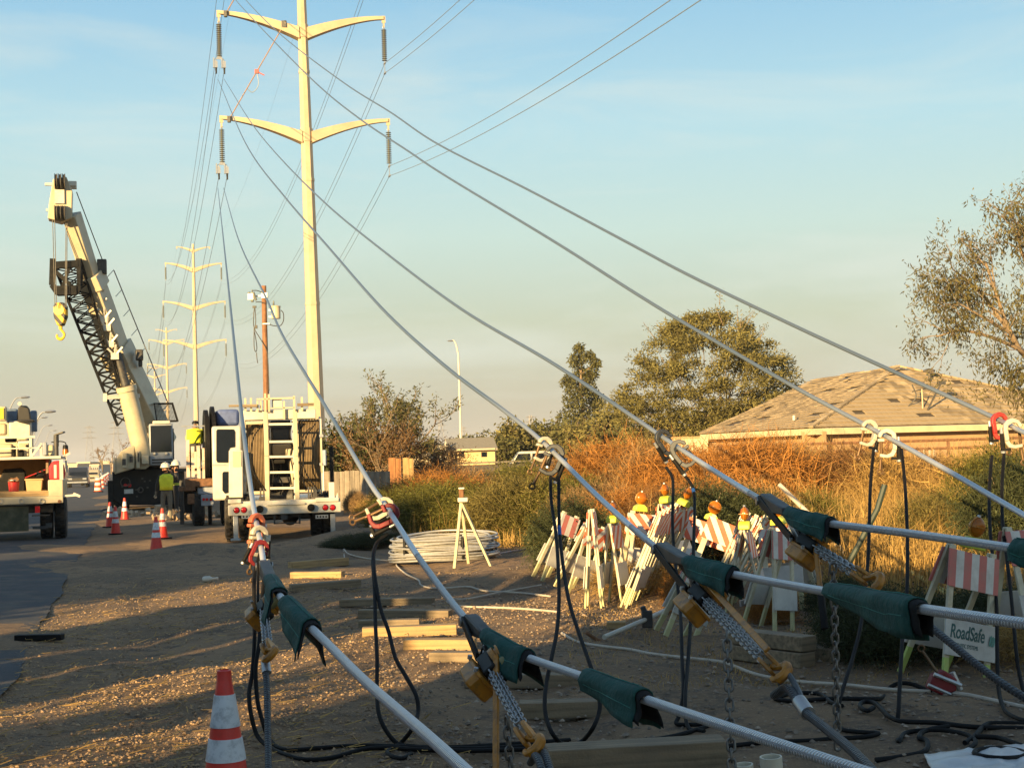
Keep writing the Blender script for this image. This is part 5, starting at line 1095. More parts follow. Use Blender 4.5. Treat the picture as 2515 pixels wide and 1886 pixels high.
hoist(Ts[2], HB[2], 'chain hoist with large amber housing and its lever hanging straight down at the bottom', lever=W(1218, 1905, 6.75), slack=(W(1244, 1762, 6.85), W(1256, 1905, 6.8)), sc=1.0)
hoist(Ts[3], HB[3], 'chain hoist with long amber lever lying along its chain, before the barricades', lever=W(1885, 1596, 6.8), slack=(W(1785, 1550, 7.0), W(1798, 1895, 6.8)), sc=.98)
hoist(Ts[4], HB[4], 'chain hoist with black-gripped lever hanging behind the pointed green wrap', lever=W(2026, 1545, 7.7), slack=(W(2046, 1385, 7.75), W(2058, 1845, 7.7)), sc=.88, grip_end=True)
# wire rope slings down to the anchors
def sling(pts, r, label):
    sp = smooth(pts, 10); fine = []
    for a, b in zip(sp, sp[1:]):
        for q in range(4): fine.append(a.lerp(b, q / 4))
    fine.append(sp[-1]); mb, ph = stranded(fine, r, 10, pitch=.02); o = solo(mb, 'wire_rope_sling', M_sling, label, 'wire rope', 'slings tied down to the ground anchors', org=pts[0])
    at = o.data.attributes.new('lay', 'FLOAT', 'POINT'); at.data.foreach_set('value', ph); return o
o = sling([HB[1] + V((0, 0, -.14)), W(653, 1640, 8.5), W(656, 1700, 8.3), W(658, 1800, 8.0), W(660, 1930, 7.6)], .019, 'dark wire rope sling dropping beside the striped cone')
MB().cyl(W(652, 1626, 8.5), W(655, 1652, 8.45), .028, .028, 12).build('crimp_sleeve', M_galv, o, world=True)
o = sling([HB[2] + V((.02, 0, -.13)), W(1318, 1858, 6.35), W(1345, 1930, 6.1)], .018, 'grey sling leg from the tan hook at the bottom edge, front')
o = sling([HB[2] + V((.05, .03, -.10)), W(1338, 1850, 6.4), W(1362, 1930, 6.1)], .018, 'grey sling leg from the tan hook at the bottom edge, rear')
o = sling([HB[3] + V((.02, 0, -.15)), W(1935, 1690, 6.7), W(1972, 1742, 6.45), W(2030, 1790, 6.1), W(2090, 1840, 5.7), W(2160, 1910, 5.3)], .021, 'thick wire rope sling running from the amber-lever hoist to the bottom edge')
MB().cyl(W(1963, 1722, 6.5), W(1985, 1752, 6.4), .034, .034, 14).build('crimp_sleeve', M_galv, o, world=True)
MB().tube(smooth([HB[3] + V((.05, 0, -.1)), W(1930, 1650, 6.75), W(1958, 1690, 6.65), W(1972, 1724, 6.5)], 6), .014, 8).build('eye_return', M_sling, o, world=True)
o = sling([W(2262, 1520, 6.6), W(2330, 1575, 6.4), W(2400, 1632, 6.2), W(2480, 1690, 6.0), W(2600, 1760, 5.8)], .018, 'wire rope slanting from under the pointed green wrap across the RoadSafe sign')
# ------------------------------------------------------------------ timbers
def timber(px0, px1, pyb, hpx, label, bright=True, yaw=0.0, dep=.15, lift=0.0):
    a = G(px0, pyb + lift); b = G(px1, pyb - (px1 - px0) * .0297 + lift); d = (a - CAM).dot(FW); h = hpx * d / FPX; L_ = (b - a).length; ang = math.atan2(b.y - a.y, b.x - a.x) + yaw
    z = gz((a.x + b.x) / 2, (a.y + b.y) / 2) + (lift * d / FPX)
    t = MB().box((L_ / 2, dep / 2, h / 2), (L_, dep, h)).build('timber', M_wood if bright else M_woodd, None, bev=.006); t.location = (a.x, a.y, z - .012); t.rotation_euler = (random.uniform(-.02, .02), random.uniform(-.012, .012), ang)  # timbers in shade take the darker wood, so their shade is partly colour
    return tag(t, label, 'timber', 'timber blocks laid on the dirt')
timber(719, 862, 1393, 19, 'sunlit timber farthest from the camera, tilted beside the shadow', True, .05)
timber(712, 838, 1420, 16, 'short sunlit timber just in front of the farthest one', True, .0)
timber(719, 888, 1450, 18, 'grey timber in shade behind the hanging black loop', False)
timber(833, 1060, 1491, 18, 'timber coloured dark as shaded, farthest of the long grey row', False, .02)
timber(878, 1100, 1520, 21, 'timber coloured dark as shaded, middle of the long grey row', False, .01)
timber(880, 1030, 1543, 22, 'timber coloured dark as shaded at the near end of the grey row', False, .01)
timber(890, 1122, 1566, 26, 'long sunlit timber behind the second conductor', True, .02)
timber(990, 1165, 1600, 29, 'bright yellow sunlit timber left of the black cable grip', True, .0)
timber(1053, 1180, 1626, 25, 'dim timber just below the bright yellow one', False)
timber(1140, 1475, 1690, 34, 'long grey timber passing behind the amber chain hoist', False, .0)
timber(1276, 1500, 1762, 40, 'short grey timber behind the square green wrap', False, .0)
timber(1348, 1790, 1905, 68, 'large timber lying across the bottom of the frame', False, .0, dep=.20)
timber(1490, 1536, 1543, 18, 'small sunlit wood block near the barricade feet', True)
for (x, y, z, rz, lab) in ((0, 0, 0, 1.0, 'lower timber of the short stack beside the leafy weed'), (.02, .02, .125, 1.05, 'upper timber of the short stack beside the leafy weed'), (.32, .16, 0, 1.0, 'timber standing beside the short stack, half behind it')):
    p = G(1985, 1640); t = MB().box((0, .40, .06), (.17, .8, .115)).build('timber', M_woodd, None, bev=.006); t.location = p + V((x, y, z)); t.rotation_euler = (0, 0, .62 + (rz - 1) * .3); tag(t, lab, 'timber', 'timber blocks laid on the dirt')
# ------------------------------------------------------------------ coil, tripod stand, odds and ends
p = G(1092, 1375); t = thing('wire_coil', 'large flat coil of silver conductor tied with black bands on the dirt', 'wire coil', p)
rng = random.Random(3)
for i in range(34):
    Rr = .62 + .30 * rng.random() if i > 5 else .90 + .03 * i % .1; z = .03 + .30 * rng.random(); pts = []
    z = .02 + .0105 * i + .01 * (i % 3); Rr = .84 + .085 * math.sin(i * 2.4) - .002 * i
    tx, ty = rng.uniform(-.05, .05), rng.uniform(-.05, .05)
    for j in range(48): A = 2 * math.pi * j / 48; pts.append((math.cos(A) * Rr + .03 * math.sin(3 * A + i), .62 * math.sin(A) * Rr + .02 * math.cos(2 * A + i), z + tx * math.cos(A) + ty * math.sin(A) + .05 * max(0, math.sin(A))))
    MB().tube(pts, .0165, 6, close=True).build('wire_turn', mat('coil_wire', (.46, .45, .42), .4, metal=.5, var=.15, sc=20), t)
for A in (3.9, 5.1, 1.2, 2.9):
    c = V((math.cos(A) * .80, .62 * math.sin(A) * .80, .22)); MB().box(c, (.05, .17, .36), Matrix.Rotation(A, 3, 'Z') @ Matrix.Rotation(math.pi / 2, 3, 'Z')).build('tie_band', M_black, t, bev=.02)
rope([G(1225, 1362, .02), G(1290, 1350, .02), G(1345, 1342, .02)], .014, 'loose_conductor', M_alu, 'end of silver conductor trailing from the coil towards the barricades', 'cable')
fr = Frame(1133, 22.9, 0); L = fr.L
t = fr.thing('tripod_stand', 'pale wooden tripod stand with a brown cap straddling the silver coil', 'tripod')
apx = L(1133, 1232, .1)
for px, py, v in ((1116, 1394, -.25), (1206, 1381, -.1), (1150, 1350, .55)): e = L(px, py, v); e.z = 0; MB().beam(apx, e, .045, .035).build('leg', mat('pale_painted_wood', (.52, .46, .30), .7, var=.12, dirt=(.3, .25, .17), dsc=5), t, bev=.004)
mb = MB(); fr.rect(mb, 1124, 1222, 1149, 1233, .0, .16); mb.build('head', M_white, t, bev=.012); mb = MB(); fr.rect(mb, 1127, 1200, 1139, 1222, .02, .09); mb.build('cap', M_rust, t, bev=.01)
mb = MB(); fr.rect(mb, 1126, 1197, 1140, 1201, .01, .1); mb.build('cap_plate', M_white, t)
a = G(97, 1573); t = MB().box((0, 0, .035), (.48, .11, .06)).build('black_board', M_rub, None, bev=.01); t.location = a; t.rotation_euler = (0, 0, -.08); tag(t, 'black rubber board lying on the road edge at the left', 'board')
a = G(515, 1431, .03); t = thing('plastic_bottle', 'small white bottle lying on the dirt left of the timbers', 'bottle', a, 0)
MB().lathe((-.10, 0, .02), [(.03, 0), (.045, .02), (.045, .10), (.02, .14), (.016, .2)], 12, (1, 0, .05)).build('bottle_body', M_white, t); MB().cyl((.09, 0, .03), (.12, 0, .03), .02, .02, 10).build('cap', M_white, t)
for px, py, r_, lab in ((1897, 1880, .055, 'upright white pipe stub at the bottom edge'),):
    a = W(px + 3, 1945, 7.6); b = W(px - 4, 1857, 7.6); mb = MB()
    mb.lathe(a, [(.058, 0), (.058, (b - a).length), (.05, (b - a).length), (.05, .02)], 20, b - a); o = solo(mb, 'pipe_stub', mat('ivory_plastic', (.62, .57, .46), .45, var=.06, dirt=(.35, .28, .2), damt=.4), lab, 'pipe', org=a)
a = W(1832, 1935, 7.6); b = W(1826, 1876, 7.6); o = solo(MB().lathe(a, [(.05, 0), (.05, (b - a).length), (.042, (b - a).length), (.042, .02)], 18, b - a), 'pipe_stub', MATS['ivory_plastic'], 'shorter white pipe end left of the upright stub at the bottom edge', 'pipe', org=a)
# plastic sheet
P_ = [G(2270, 1868, .02), G(2335, 1856, .02), G(2420, 1850, .02), G(2560, 1842, .02), G(2560, 1960, .02), G(2310, 1960, .02)]
mb = MB(); NN = 22
for i in range(NN + 1):
    for j in range(NN + 1):
        u, v = i / NN, j / NN; top = (P_[0].lerp(P_[2], min(1, u * 2)) if u < .5 else P_[2].lerp(P_[3], u * 2 - 1)); bot = P_[5].lerp(P_[4], u); q = top.lerp(bot, v); q.z += .02 + .018 * mnoise.noise((u * 6, v * 6, 1)) + .01 * mnoise.noise((u * 15, v * 15, 1)); mb.v.append(tuple(q))
mb.f = [(i * (NN + 1) + j, i * (NN + 1) + j + 1, (i + 1) * (NN + 1) + j + 1, (i + 1) * (NN + 1) + j) for i in range(NN) for j in range(NN)]
o = solo(mb, 'plastic_sheet', mat('white_polythene', (.50, .52, .54), .3, var=.12, bump=.4, bsc=9), 'crumpled white plastic sheet at the bottom right corner', 'plastic sheet'); o.modifiers.new('thick', 'SOLIDIFY').thickness = .004
# hot stick with crossed hooks
t = thing('hot_stick', 'pale fibreglass pole on the dirt ending in brown crossed hooks', 'pole', G(1484, 1577))
a, b, c = G(1484, 1578, .05), G(1590, 1546, .10), G(1668, 1522, .16)
MB().tube([a, b, c, c + (c - b) * 1.2], .022, 10).build('shaft', mat('pale_fibreglass', (.50, .47, .40), .45, var=.1), t, world=True)
mb = MB(); mb.tube(smooth([W(1440, 1553, 13.2), W(1462, 1568, 13.25), W(1478, 1582, 13.2), W(1458, 1618, 12.9)], 4), .017, 6); mb.tube([W(1424, 1592, 13.1), W(1450, 1588, 13.2), W(1500, 1575, 13.4)], .024, 6); mb.build('crossed_hook', M_rust, t, world=True)
mb = MB().box(b, (.10, .08, .16)); mb.beam(b + V((-.04, 0, .12)), b + V((.03, 0, -.08)), .05); mb.build('fitting', M_dark, t, world=True, bev=.01)
t = solo(MB().beam(W(1818, 1482, 14.5), W(1970, 1440, 15.2), .02, .06), 'flat_rail', M_galv, 'pale flat rail propped across the barricade legs', 'rail')
t = solo(MB().tube([W(1914, 1190, 19.5), W(1985, 1260, 19.2), W(2092, 1378, 18.6)], .032, 8), 'wooden_pole', M_cord, 'pale pole leaning down out of the dry brush', 'pole')
t = solo(MB().tube([W(2173, 1190, 16.5), W(2155, 1250, 16.5), W(2096, 1362, 16.6), W(2080, 1392, 16.6)], .034, 8), 'black_pole', mat('green_black_pipe', (.03, .045, .035), .6), 'dark green-black pipe leaning behind the hanging cable', 'pipe')
for k in (0, 1): rope([G(1840, 1432 + 6 * k, .06), G(1990, 1388 + 6 * k, .08), G(2100, 1364 + 8 * k, .10), G(2225, 1408 + 8 * k, .06), G(2352, 1440 + 8 * k, .05), G(2515, 1474 + 8 * k, .05), G(2620, 1496 + 8 * k, .05)], .017, 'conduit', mat('pale_yellow_pipe', (.47, .45, .16), .5), '%s of two pale yellow conduits lying side by side behind the RoadSafe barricade' % ('rear' if k == 0 else 'front'), 'conduit', 'pale yellow conduits')
# ------------------------------------------------------------------ A-frame barricades
M_or = (.58, .13, .055); M_wh = (.66, .64, .60)
M_st = [stripes('barricade_stripes_a', M_wh, M_or, (1, 0, .85), .155, damt=.3), stripes('barricade_stripes_b', M_wh, M_or, (1, 0, -.85), .155, damt=.3), stripes('barricade_stripes_upright', M_wh, (.55, .16, .14), (1, 0, 0), .17, damt=.35, off=.2)]
M_leg = mat('white_barricade_leg', (.58, .54, .40), .6, var=.1, dirt=(.33, .25, .15), dsc=5, damt=.6)
M_legg = mat('lime_barricade_foot', (.40, .52, .14), .6, var=.1, dirt=(.33, .25, .15), dsc=5, damt=.5)
M_leg2 = mat('faded_barricade_foot', (.52, .50, .27), .6, var=.15, dirt=(.33, .25, .15), dsc=5, damt=.6)
M_pan = mat('scuffed_white_panel', (.52, .51, .48), .6, var=.1, dirt=(.30, .27, .24), dsc=4, damt=.7)
def barricade(p, yaw, label, spread=.24, lean=0.0, fold=False, light=True, h=1.0, wd=.56, st=0, text=False, roll=0.0, lightdx=0.0, panel2=True):
    t = thing('barricade', label, 'barricade', p, 0, 'A-frame barricades'); t.rotation_euler = (Matrix.Rotation(roll, 3, 'Y') @ Matrix.Rotation(yaw, 3, 'Z') @ Matrix.Rotation(lean, 3, 'X')).to_euler()
    sp = .03 if fold else spread
    for s in (-1, 1):
        for x in (-wd / 2 + .05, wd / 2 - .05):
            a = V((x, s * .012, h)); b = V((x, s * sp, 0)); e = a.lerp(b, .80)
            MB().beam(a, e, .052, .022).build('leg', M_leg, t, bev=.003)
            MB().beam(e, b, .052, .022).build('lime_foot', M_legg if text else M_leg2, t, bev=.003)
        k = sp / h; up = V((0, -s * k, 1)).normalized()
        def pan(z0, z1, name, mt, w_):
            y0, y1 = s * (sp * (1 - z0 / h) + .020), s * (sp * (1 - z1 / h) + .020); x = w_ / 2; th = s * .012
            return MB().add([(-x, y0, z0), (x, y0, z0), (x, y1, z1), (-x, y1, z1), (-x, y0 + th, z0), (x, y0 + th, z0), (x, y1 + th, z1), (-x, y1 + th, z1)], [(0, 1, 2, 3), (7, 6, 5, 4), (0, 4, 5, 1), (1, 5, 6, 2), (2, 6, 7, 3), (3, 7, 4, 0)]).build(name, mt, t, bev=.002)
        pan(h - .29, h - .03, 'striped_panel', M_st[st], wd)
        if panel2:
            pn = pan(.22, .47, 'lower_panel', M_pan, wd)
            if text and s < 0:
                for s_, z_, sz, nm_ in (('RoadSafe', .345, .112, 'lettering'), ('TRAFFIC SYSTEMS', .285, .034, 'small_lettering')):
                    cu = bpy.data.curves.new('text', 'FONT'); cu.body = s_; cu.size = sz * 1.1; cu.extrude = .0008; cu.offset = .0022 if sz > .05 else 0; cu.align_x = 'CENTER'; cu.shear = .15 if sz > .05 else 0
                    tmp = bpy.data.objects.new('tmp', cu); COL.objects.link(tmp); bpy.context.view_layer.update(); me = bpy.data.meshes.new_from_object(tmp.evaluated_get(bpy.context.evaluated_depsgraph_get())); bpy.data.objects.remove(tmp)
                    me.materials.clear(); me.materials.append(mat('dark_green_print', (.02, .09, .09), .5)); o = bpy.data.objects.new(nm_, me); COL.objects.link(o); o.parent = pn
                    if sz > .05:
                        for q_ in range(3): MB().prism([(.19 + .022 * q_, -.045), (.205 + .022 * q_, -.045), (.222 + .02 * q_, .035 - .008 * q_), (.20 + .022 * q_, .02)], (0, -(sp * (1 - z_ / h) + .034), z_ + .03), (1, 0, 0), (0, k, 1), (0, -.001, 0)).build('logo_mark', mat('faded_green_print', (.10, .28, .24), .6), pn)
                    o.location = (-.045, -(sp * (1 - z_ / h) + .0335), z_); o.rotation_euler = (math.pi / 2 + math.atan(-k), 0, 0); o.scale = (.84, 1.1, 1)
    if light:
        x = lightdx
        MB().prism([(-.085, 0), (.085, 0), (.075, .055), (.03, .085), (-.03, .085), (-.075, .055)], (x, -.06, h + .0), (1, 0, 0), (0, 0, 1), (0, .12, 0)).build('lamp_battery_case', M_lime, t, bev=.012)
        ln = MB().lathe((x, -.045, h + .16), [(.02, 0), (.05, .008), (.068, .028), (.068, .055), (.05, .078), (.02, .085)], 24, (0, 1, 0)).build('amber_lens', M_amber, t)
        mb = MB(); mb.ring((x, 0, h + .16), (0, 1, 0), .071, .007, 24, 6); mb.box((x, 0, h + .16), (.138, .10, .007)); mb.build('lens_rim', M_orange, ln)
        MB().cyl((x, 0, h + .232), (x, 0, h + .25), .014, .012, 8).build('lens_screw', M_galv, ln)
    return t
def bp_(px, py): return G(px, py, -.01)
barricade(bp_(1460, 1490), R(80), 'narrow side-on barricade standing open at the left of the sunlit heap', .09, light=False, h=1.10, wd=.30)
barricade(bp_(1512, 1480), R(68), 'second side-on barricade standing open in the sunlit heap with a lens', .12, light=True, h=.92, wd=.36, st=1)
barricade(bp_(1335, 1400), R(40), 'tilted barricade in shade left of the sunlit heap, stripes faded', .10, roll=R(24), light=False, h=.95, wd=.34, st=2)
barricade(bp_(1398, 1452), R(45), 'barricade in shade showing its blue-white lower panel beside the sunlit legs', .12, roll=R(24), light=False, h=.90, wd=.40, st=1)
for i in range(6):
    barricade(bp_(1535 + i * 11, 1490 - i * 9), R(78 - 4 * i), ['folded barricade at the front of the leaning sunlit stack', 'second folded barricade of the leaning sunlit stack', 'third folded barricade of the leaning sunlit stack', 'fourth folded barricade of the leaning sunlit stack', 'fifth folded barricade of the leaning sunlit stack', 'rear folded barricade of the leaning sunlit stack'][i], fold=True, roll=R(23 + i * .8), light=i == 4, h=1.14, wd=.44, st=i % 2, panel2=i < 2)
barricade(bp_(1575, 1440), R(14), 'barricade open behind the leaning stack with a striped board', .22, light=True, h=.92, wd=.52, st=0, roll=R(8), lightdx=-.12)
barricade(bp_(1655, 1418), R(60), 'open barricade on the right flank of the leaning stack', .26, light=True, h=.95, wd=.44, st=1, roll=R(-4))
barricade(bp_(1700, 1452), R(-8), 'barricade with bold orange diagonal stripes and a tilted lime case', .20, roll=R(20), light=True, h=.88, wd=.60, st=0, lightdx=-.06, panel2=False)
barricade(bp_(1728, 1428), R(-4), 'barricade close behind the bold orange striped one', .20, roll=R(24), light=False, h=.92, wd=.58, st=0, panel2=False)
for i in range(3): barricade(bp_(1745 + 17 * i, 1445 - i * 6), R(74 - 5 * i), ['folded barricade leaning to the right of the orange stripes', 'second folded barricade leaning right of the orange stripes', 'rear folded barricade leaning right of the orange stripes'][i], fold=True, roll=R(25 + 2 * i), light=False, h=1.08, wd=.42, st=1, panel2=False)
barricade(bp_(1835, 1440), R(72), 'open barricade with amber lens above an upright A of pale legs', .22, light=True, h=.90, wd=.40, st=1)
barricade(bp_(1655, 1565), R(30), 'low barricade tipped towards the camera with yellow feet and a blank panel', .08, roll=R(27), light=False, h=.80, wd=.42, st=2)
barricade(bp_(1885, 1545), R(48), 'shaded barricade with a small striped board and grey lower panel, right of the heap', .18, roll=R(10), light=False, h=.98, wd=.42, st=2)
barricade(bp_(1950, 1490), R(-34), 'shaded barricade behind the grey panelled one with torn white panel', .22, roll=R(-8), light=True, h=.9, wd=.48, st=1)
barricade(bp_(2315, 1672), R(34), 'RoadSafe barricade with red and white upright stripes and lime feet', .20, light=True, h=.98, wd=.56, st=2, text=True, roll=R(15))
barricade(bp_(2540, 1600), R(20), 'barricade cut by the right edge behind the hanging cables', .26, light=False, h=.98, wd=.5, st=2)
# ------------------------------------------------------------------ vegetation
def leaf_mat(name, col, trl=.25, isl=.45, rough=.7): return mat(name, col, rough, var=.25, sc=.6, island=isl, trl=trl, spec=.2)
M_leaf = leaf_mat('mesquite_leaves', (.18, .16, .055)); M_leafd = leaf_mat('dark_leaves', (.06, .068, .026)); M_leafg = leaf_mat('olive_leaves', (.115, .112, .042))
M_leafb = leaf_mat('brown_leaves', (.17, .095, .038)); M_euc = leaf_mat('drooping_leaves', (.12, .105, .04)); M_bark = mat('tree_bark', (.22, .16, .10), .9, var=.3, sc=9, bump=.4, bsc=25)
M_dry = leaf_mat('dry_orange_twigs', (.36, .165, .042), .2, .5); M_grn = leaf_mat('green_twigs', (.13, .125, .028), .25, .5); M_straw = leaf_mat('dry_straw', (.42, .27, .09), .25, .45); M_weed = leaf_mat('dark_weed', (.055, .065, .028), .2, .45)
def leafq(mb, c, d, L_, w_, rng):
    """one folded leaf: two triangles"""
    s = d.cross(V((rng.uniform(-1, 1), rng.uniform(-1, 1), rng.uniform(-1, 1)))); s = s.normalized() if s.length > 1e-4 else V((1, 0, 0))
    mb.add([c, c + d * (L_ * .5) + s * (w_ / 2), c + d * L_, c + d * (L_ * .5) - s * (w_ / 2)], [(0, 1, 2, 3)])
def rdir(rng, up=0.0):
    while True:
        v = V((rng.uniform(-1, 1), rng.uniform(-1, 1), rng.uniform(-1, 1)))
        if .05 < v.length < 1: return (v.normalized() + V((0, 0, up))).normalized()
def grow(mb, p, d, L_, r, lev, rng, tips, spread=.6, up=.25, nb=(3, 4), shrink=.68, bend=.25):
    n = 4; pts = [p]; q = p.copy(); dd = d.copy()
    for i in range(n): dd = (dd + rdir(rng) * bend * .5 + V((0, 0, up * .12))).normalized(); q = q + dd * (L_ / n); pts.append(q.copy())
    mb.tube(pts, [r * (1 - .4 * i / n) for i in range(n + 1)], 6 if lev > 1 else 4, cap=False)
    if lev <= 1: tips.extend((pts[k], dd) for k in (2, 3, 4))
    if lev == 0: return
    for k in range(rng.randint(*nb)):
        t = pts[rng.choice((2, 3, 4, 4))]; nd = (dd + rdir(rng) * spread * 1.5 + V((0, 0, up * .3))).normalized(); grow(mb, t, nd, L_ * shrink * rng.uniform(.75, 1.2), r * .55, lev - 1, rng, tips, spread, up, nb, shrink, bend)
def tree(name, label, base, h, lev, rng, leafm, nleaf, cl, ls, cat='tree', group=None, spread=.6, up=.3, trunks=1, trunk_frac=.25, r=.18, droop=0.0, lean=(0, 0, 0), nb=(3, 4), shrink=.7, squash=None, lw=.4, bare=0.0):
    t = thing(name, label, cat, base, 0, group); mb = MB(); tips = []
    for k in range(trunks):
        d = (V((0, 0, 1)) + V(lean) + (rdir(rng) * .35 if trunks > 1 else V())).normalized(); grow(mb, V((rng.uniform(-.1, .1) * trunks, rng.uniform(-.1, .1) * trunks, -.2)), d, h * trunk_frac, r, lev, rng, tips, spread, up, nb, shrink)
    # fit to height
    zmax = max(p.z for p, _ in tips); k = h / max(zmax + cl * .6, .1)
    sx = k if squash is None else squash
    mb.v = [(x * sx, y * sx, z * k) for x, y, z in mb.v]; tips = [(V((p.x * sx, p.y * sx, p.z * k)), d) for p, d in tips]
    mb.build('trunk', M_bark, t)
    lf = MB()
    for i in range(nleaf):
        p, d = rng.choice(tips)
        if rng.random() < bare: continue
        o = rdir(rng) * (cl * rng.random() ** .6); o.z *= .75
        dd = (rdir(rng) + V((0, 0, -droop))).normalized(); s = ls * rng.uniform(.6, 1.3); leafq(lf, p + o, dd, s, s * lw, rng)
    lf.build('crown', leafm, t, ang=180, sm=False); return t
rg = random.Random(21)
t = thing('mesquite_tree', 'large dome shaped feathery tree behind the tiled roof', 'tree', GX(1757, 92)); mb = MB(); lf = MB(); tips = []
for k in range(5): grow(mb, V((rg.uniform(-.4, .4), rg.uniform(-.3, .3), -.2)), (V((0, 0, 1)) + rdir(rg) * .8).normalized(), 2.8, .2, 3, rg, tips, .75, .1, (3, 4), .78)
tw_ = MB()
for k in range(70):
    c = V((rg.uniform(-4.2, 4.2), rg.uniform(-4.2, -2.2), rg.uniform(1.0, 8.2))); r_ = rg.uniform(.5, .95)
    if (c.x / 5.5) ** 2 + (c.z / 9.5) ** 2 > .8: continue
    for i in range(int(230 * r_)):
        o = rdir(rg) * (r_ * rg.random() ** .5); o.z *= .55; leafq(lf, c + o, (rdir(rg) + V((0, -.6, .15))).normalized(), rg.uniform(.16, .32), .08, rg)
for k in range(400):
    a = rg.random() * 6.283; z = rg.random() ** 1.15; q = math.sqrt(max(.04, 1 - z ** 2.4)) * (.25 + .75 * rg.random() ** .6); c = V((-.25 + math.cos(a) * q * 6.7 * (.9 + .1 * math.sin(3.1 * z)), math.sin(a) * q * 4.4, .5 + z * 9.6)); r_ = rg.uniform(.5, 1.1)
    if math.sin(a) > .45: continue
    tw_.tube([c * .8 + V((0, .3, .2)), c * .92, c], [.025, .018, .008], 4)
    for i in range(int(240 * r_)):
        o = rdir(rg) * (r_ * rg.random() ** .5); o.z *= .55; leafq(lf, c + o, (rdir(rg) + V((math.cos(a), math.sin(a), .15)) * .8).normalized(), rg.uniform(.16, .32), .08, rg)
for k in range(26):
    a = rg.uniform(2.2, 7.2); c = V((math.cos(a) * rg.uniform(1, 4.2), math.sin(a) * 2, rg.uniform(9.2, 10.9) - abs(math.cos(a)) * 2.2)); e = c + V((rg.uniform(-.9, .9), 0, rg.uniform(.6, 1.4))); tw_.tube([c, e], [.03, .01], 4)
    for i in range(36): leafq(lf, c.lerp(e, rg.random()) + rdir(rg) * .28, rdir(rg), rg.uniform(.12, .24), .06, rg)
mb.build('trunk', M_bark, t); lf.build('crown', M_leaf, t, sm=False); tw_.build('twigs', M_bark, t, kind='stuff')
# cypress-like tall tree with rounded clumps
t = thing('clumped_tree', 'tall tree with rounded dark clumps left of the spreading tree', 'tree', GX(1432, 128)); mb = MB(); lf = MB(); rg = random.Random(5)
mb.tube([(0, 0, -.2), (.1, 0, 4), (0, 0, 8), (.2, 0, 10.3)], [.22, .18, .12, .04], 8)
for k, (x, z, r_) in enumerate(((-.3, 3.0, 1.5), (.9, 3.4, 1.3), (-1.0, 4.8, 1.2), (.6, 5.2, 1.4), (1.3, 6.3, .9), (-.6, 6.6, 1.2), (.5, 7.4, 1.1), (-1.1, 8.0, .75), (.1, 8.6, .9), (.95, 8.7, .7), (-.35, 9.9, .75), (.75, 10.2, .6), (-.1, 10.9, .5), (1.35, 9.6, .5))):
    c = V((x, rg.uniform(-.8, .8), z)); mb.tube([(0, 0, z - 1.0), c], [.07, .03], 5)
    for i in range(int(650 * r_)):
        o = rdir(rg) * (r_ * rg.random() ** .4); leafq(lf, c + o, (rdir(rg) + V((0, 0, -.4))).normalized(), rg.uniform(.16, .36), .13, rg)
mb.build('trunk', M_bark, t); lf.build('crown', M_leafg, t, sm=False)
rg = random.Random(11)
tree('dry_bushy_tree', 'bushy half dry tree with upright stems behind the brown posts', GX(972, 61), 5.6, 3, rg, M_leafg, 5200, .24, .17, spread=.55, up=.55, trunks=9, trunk_frac=.42, r=.06, nb=(3, 4), shrink=.62, lw=.32, bare=.1)
t = tree('dry_bushy_tree', 'bare brown thicket at the foot of the half dry tree', GX(935, 60), 3.6, 3, rg, M_leafb, 5000, .4, .15, 'shrub', spread=.7, up=.3, trunks=9, trunk_frac=.4, r=.05, lw=.25)
t = tree('dry_bushy_tree', 'pale brown scrub on the right of the half dry tree', GX(1045, 63), 3.0, 3, rg, M_leafb, 4200, .4, .14, 'shrub', spread=.75, up=.2, trunks=8, trunk_frac=.4, r=.05, lw=.25)
tree('dark_bush', 'dark green bush standing behind the grey fence', GX(822, 62), 3.9, 3, rg, M_leafd, 7000, .6, .22, 'shrub', spread=.7, up=.2, trunks=6, trunk_frac=.35, r=.07, lw=.5)
tree('dark_bush', 'brown topped bush behind the fence left of the half dry tree', GX(858, 66), 3.4, 3, rg, M_leafb, 5000, .55, .2, 'shrub', spread=.7, up=.25, trunks=6, trunk_frac=.35, r=.07, lw=.5)
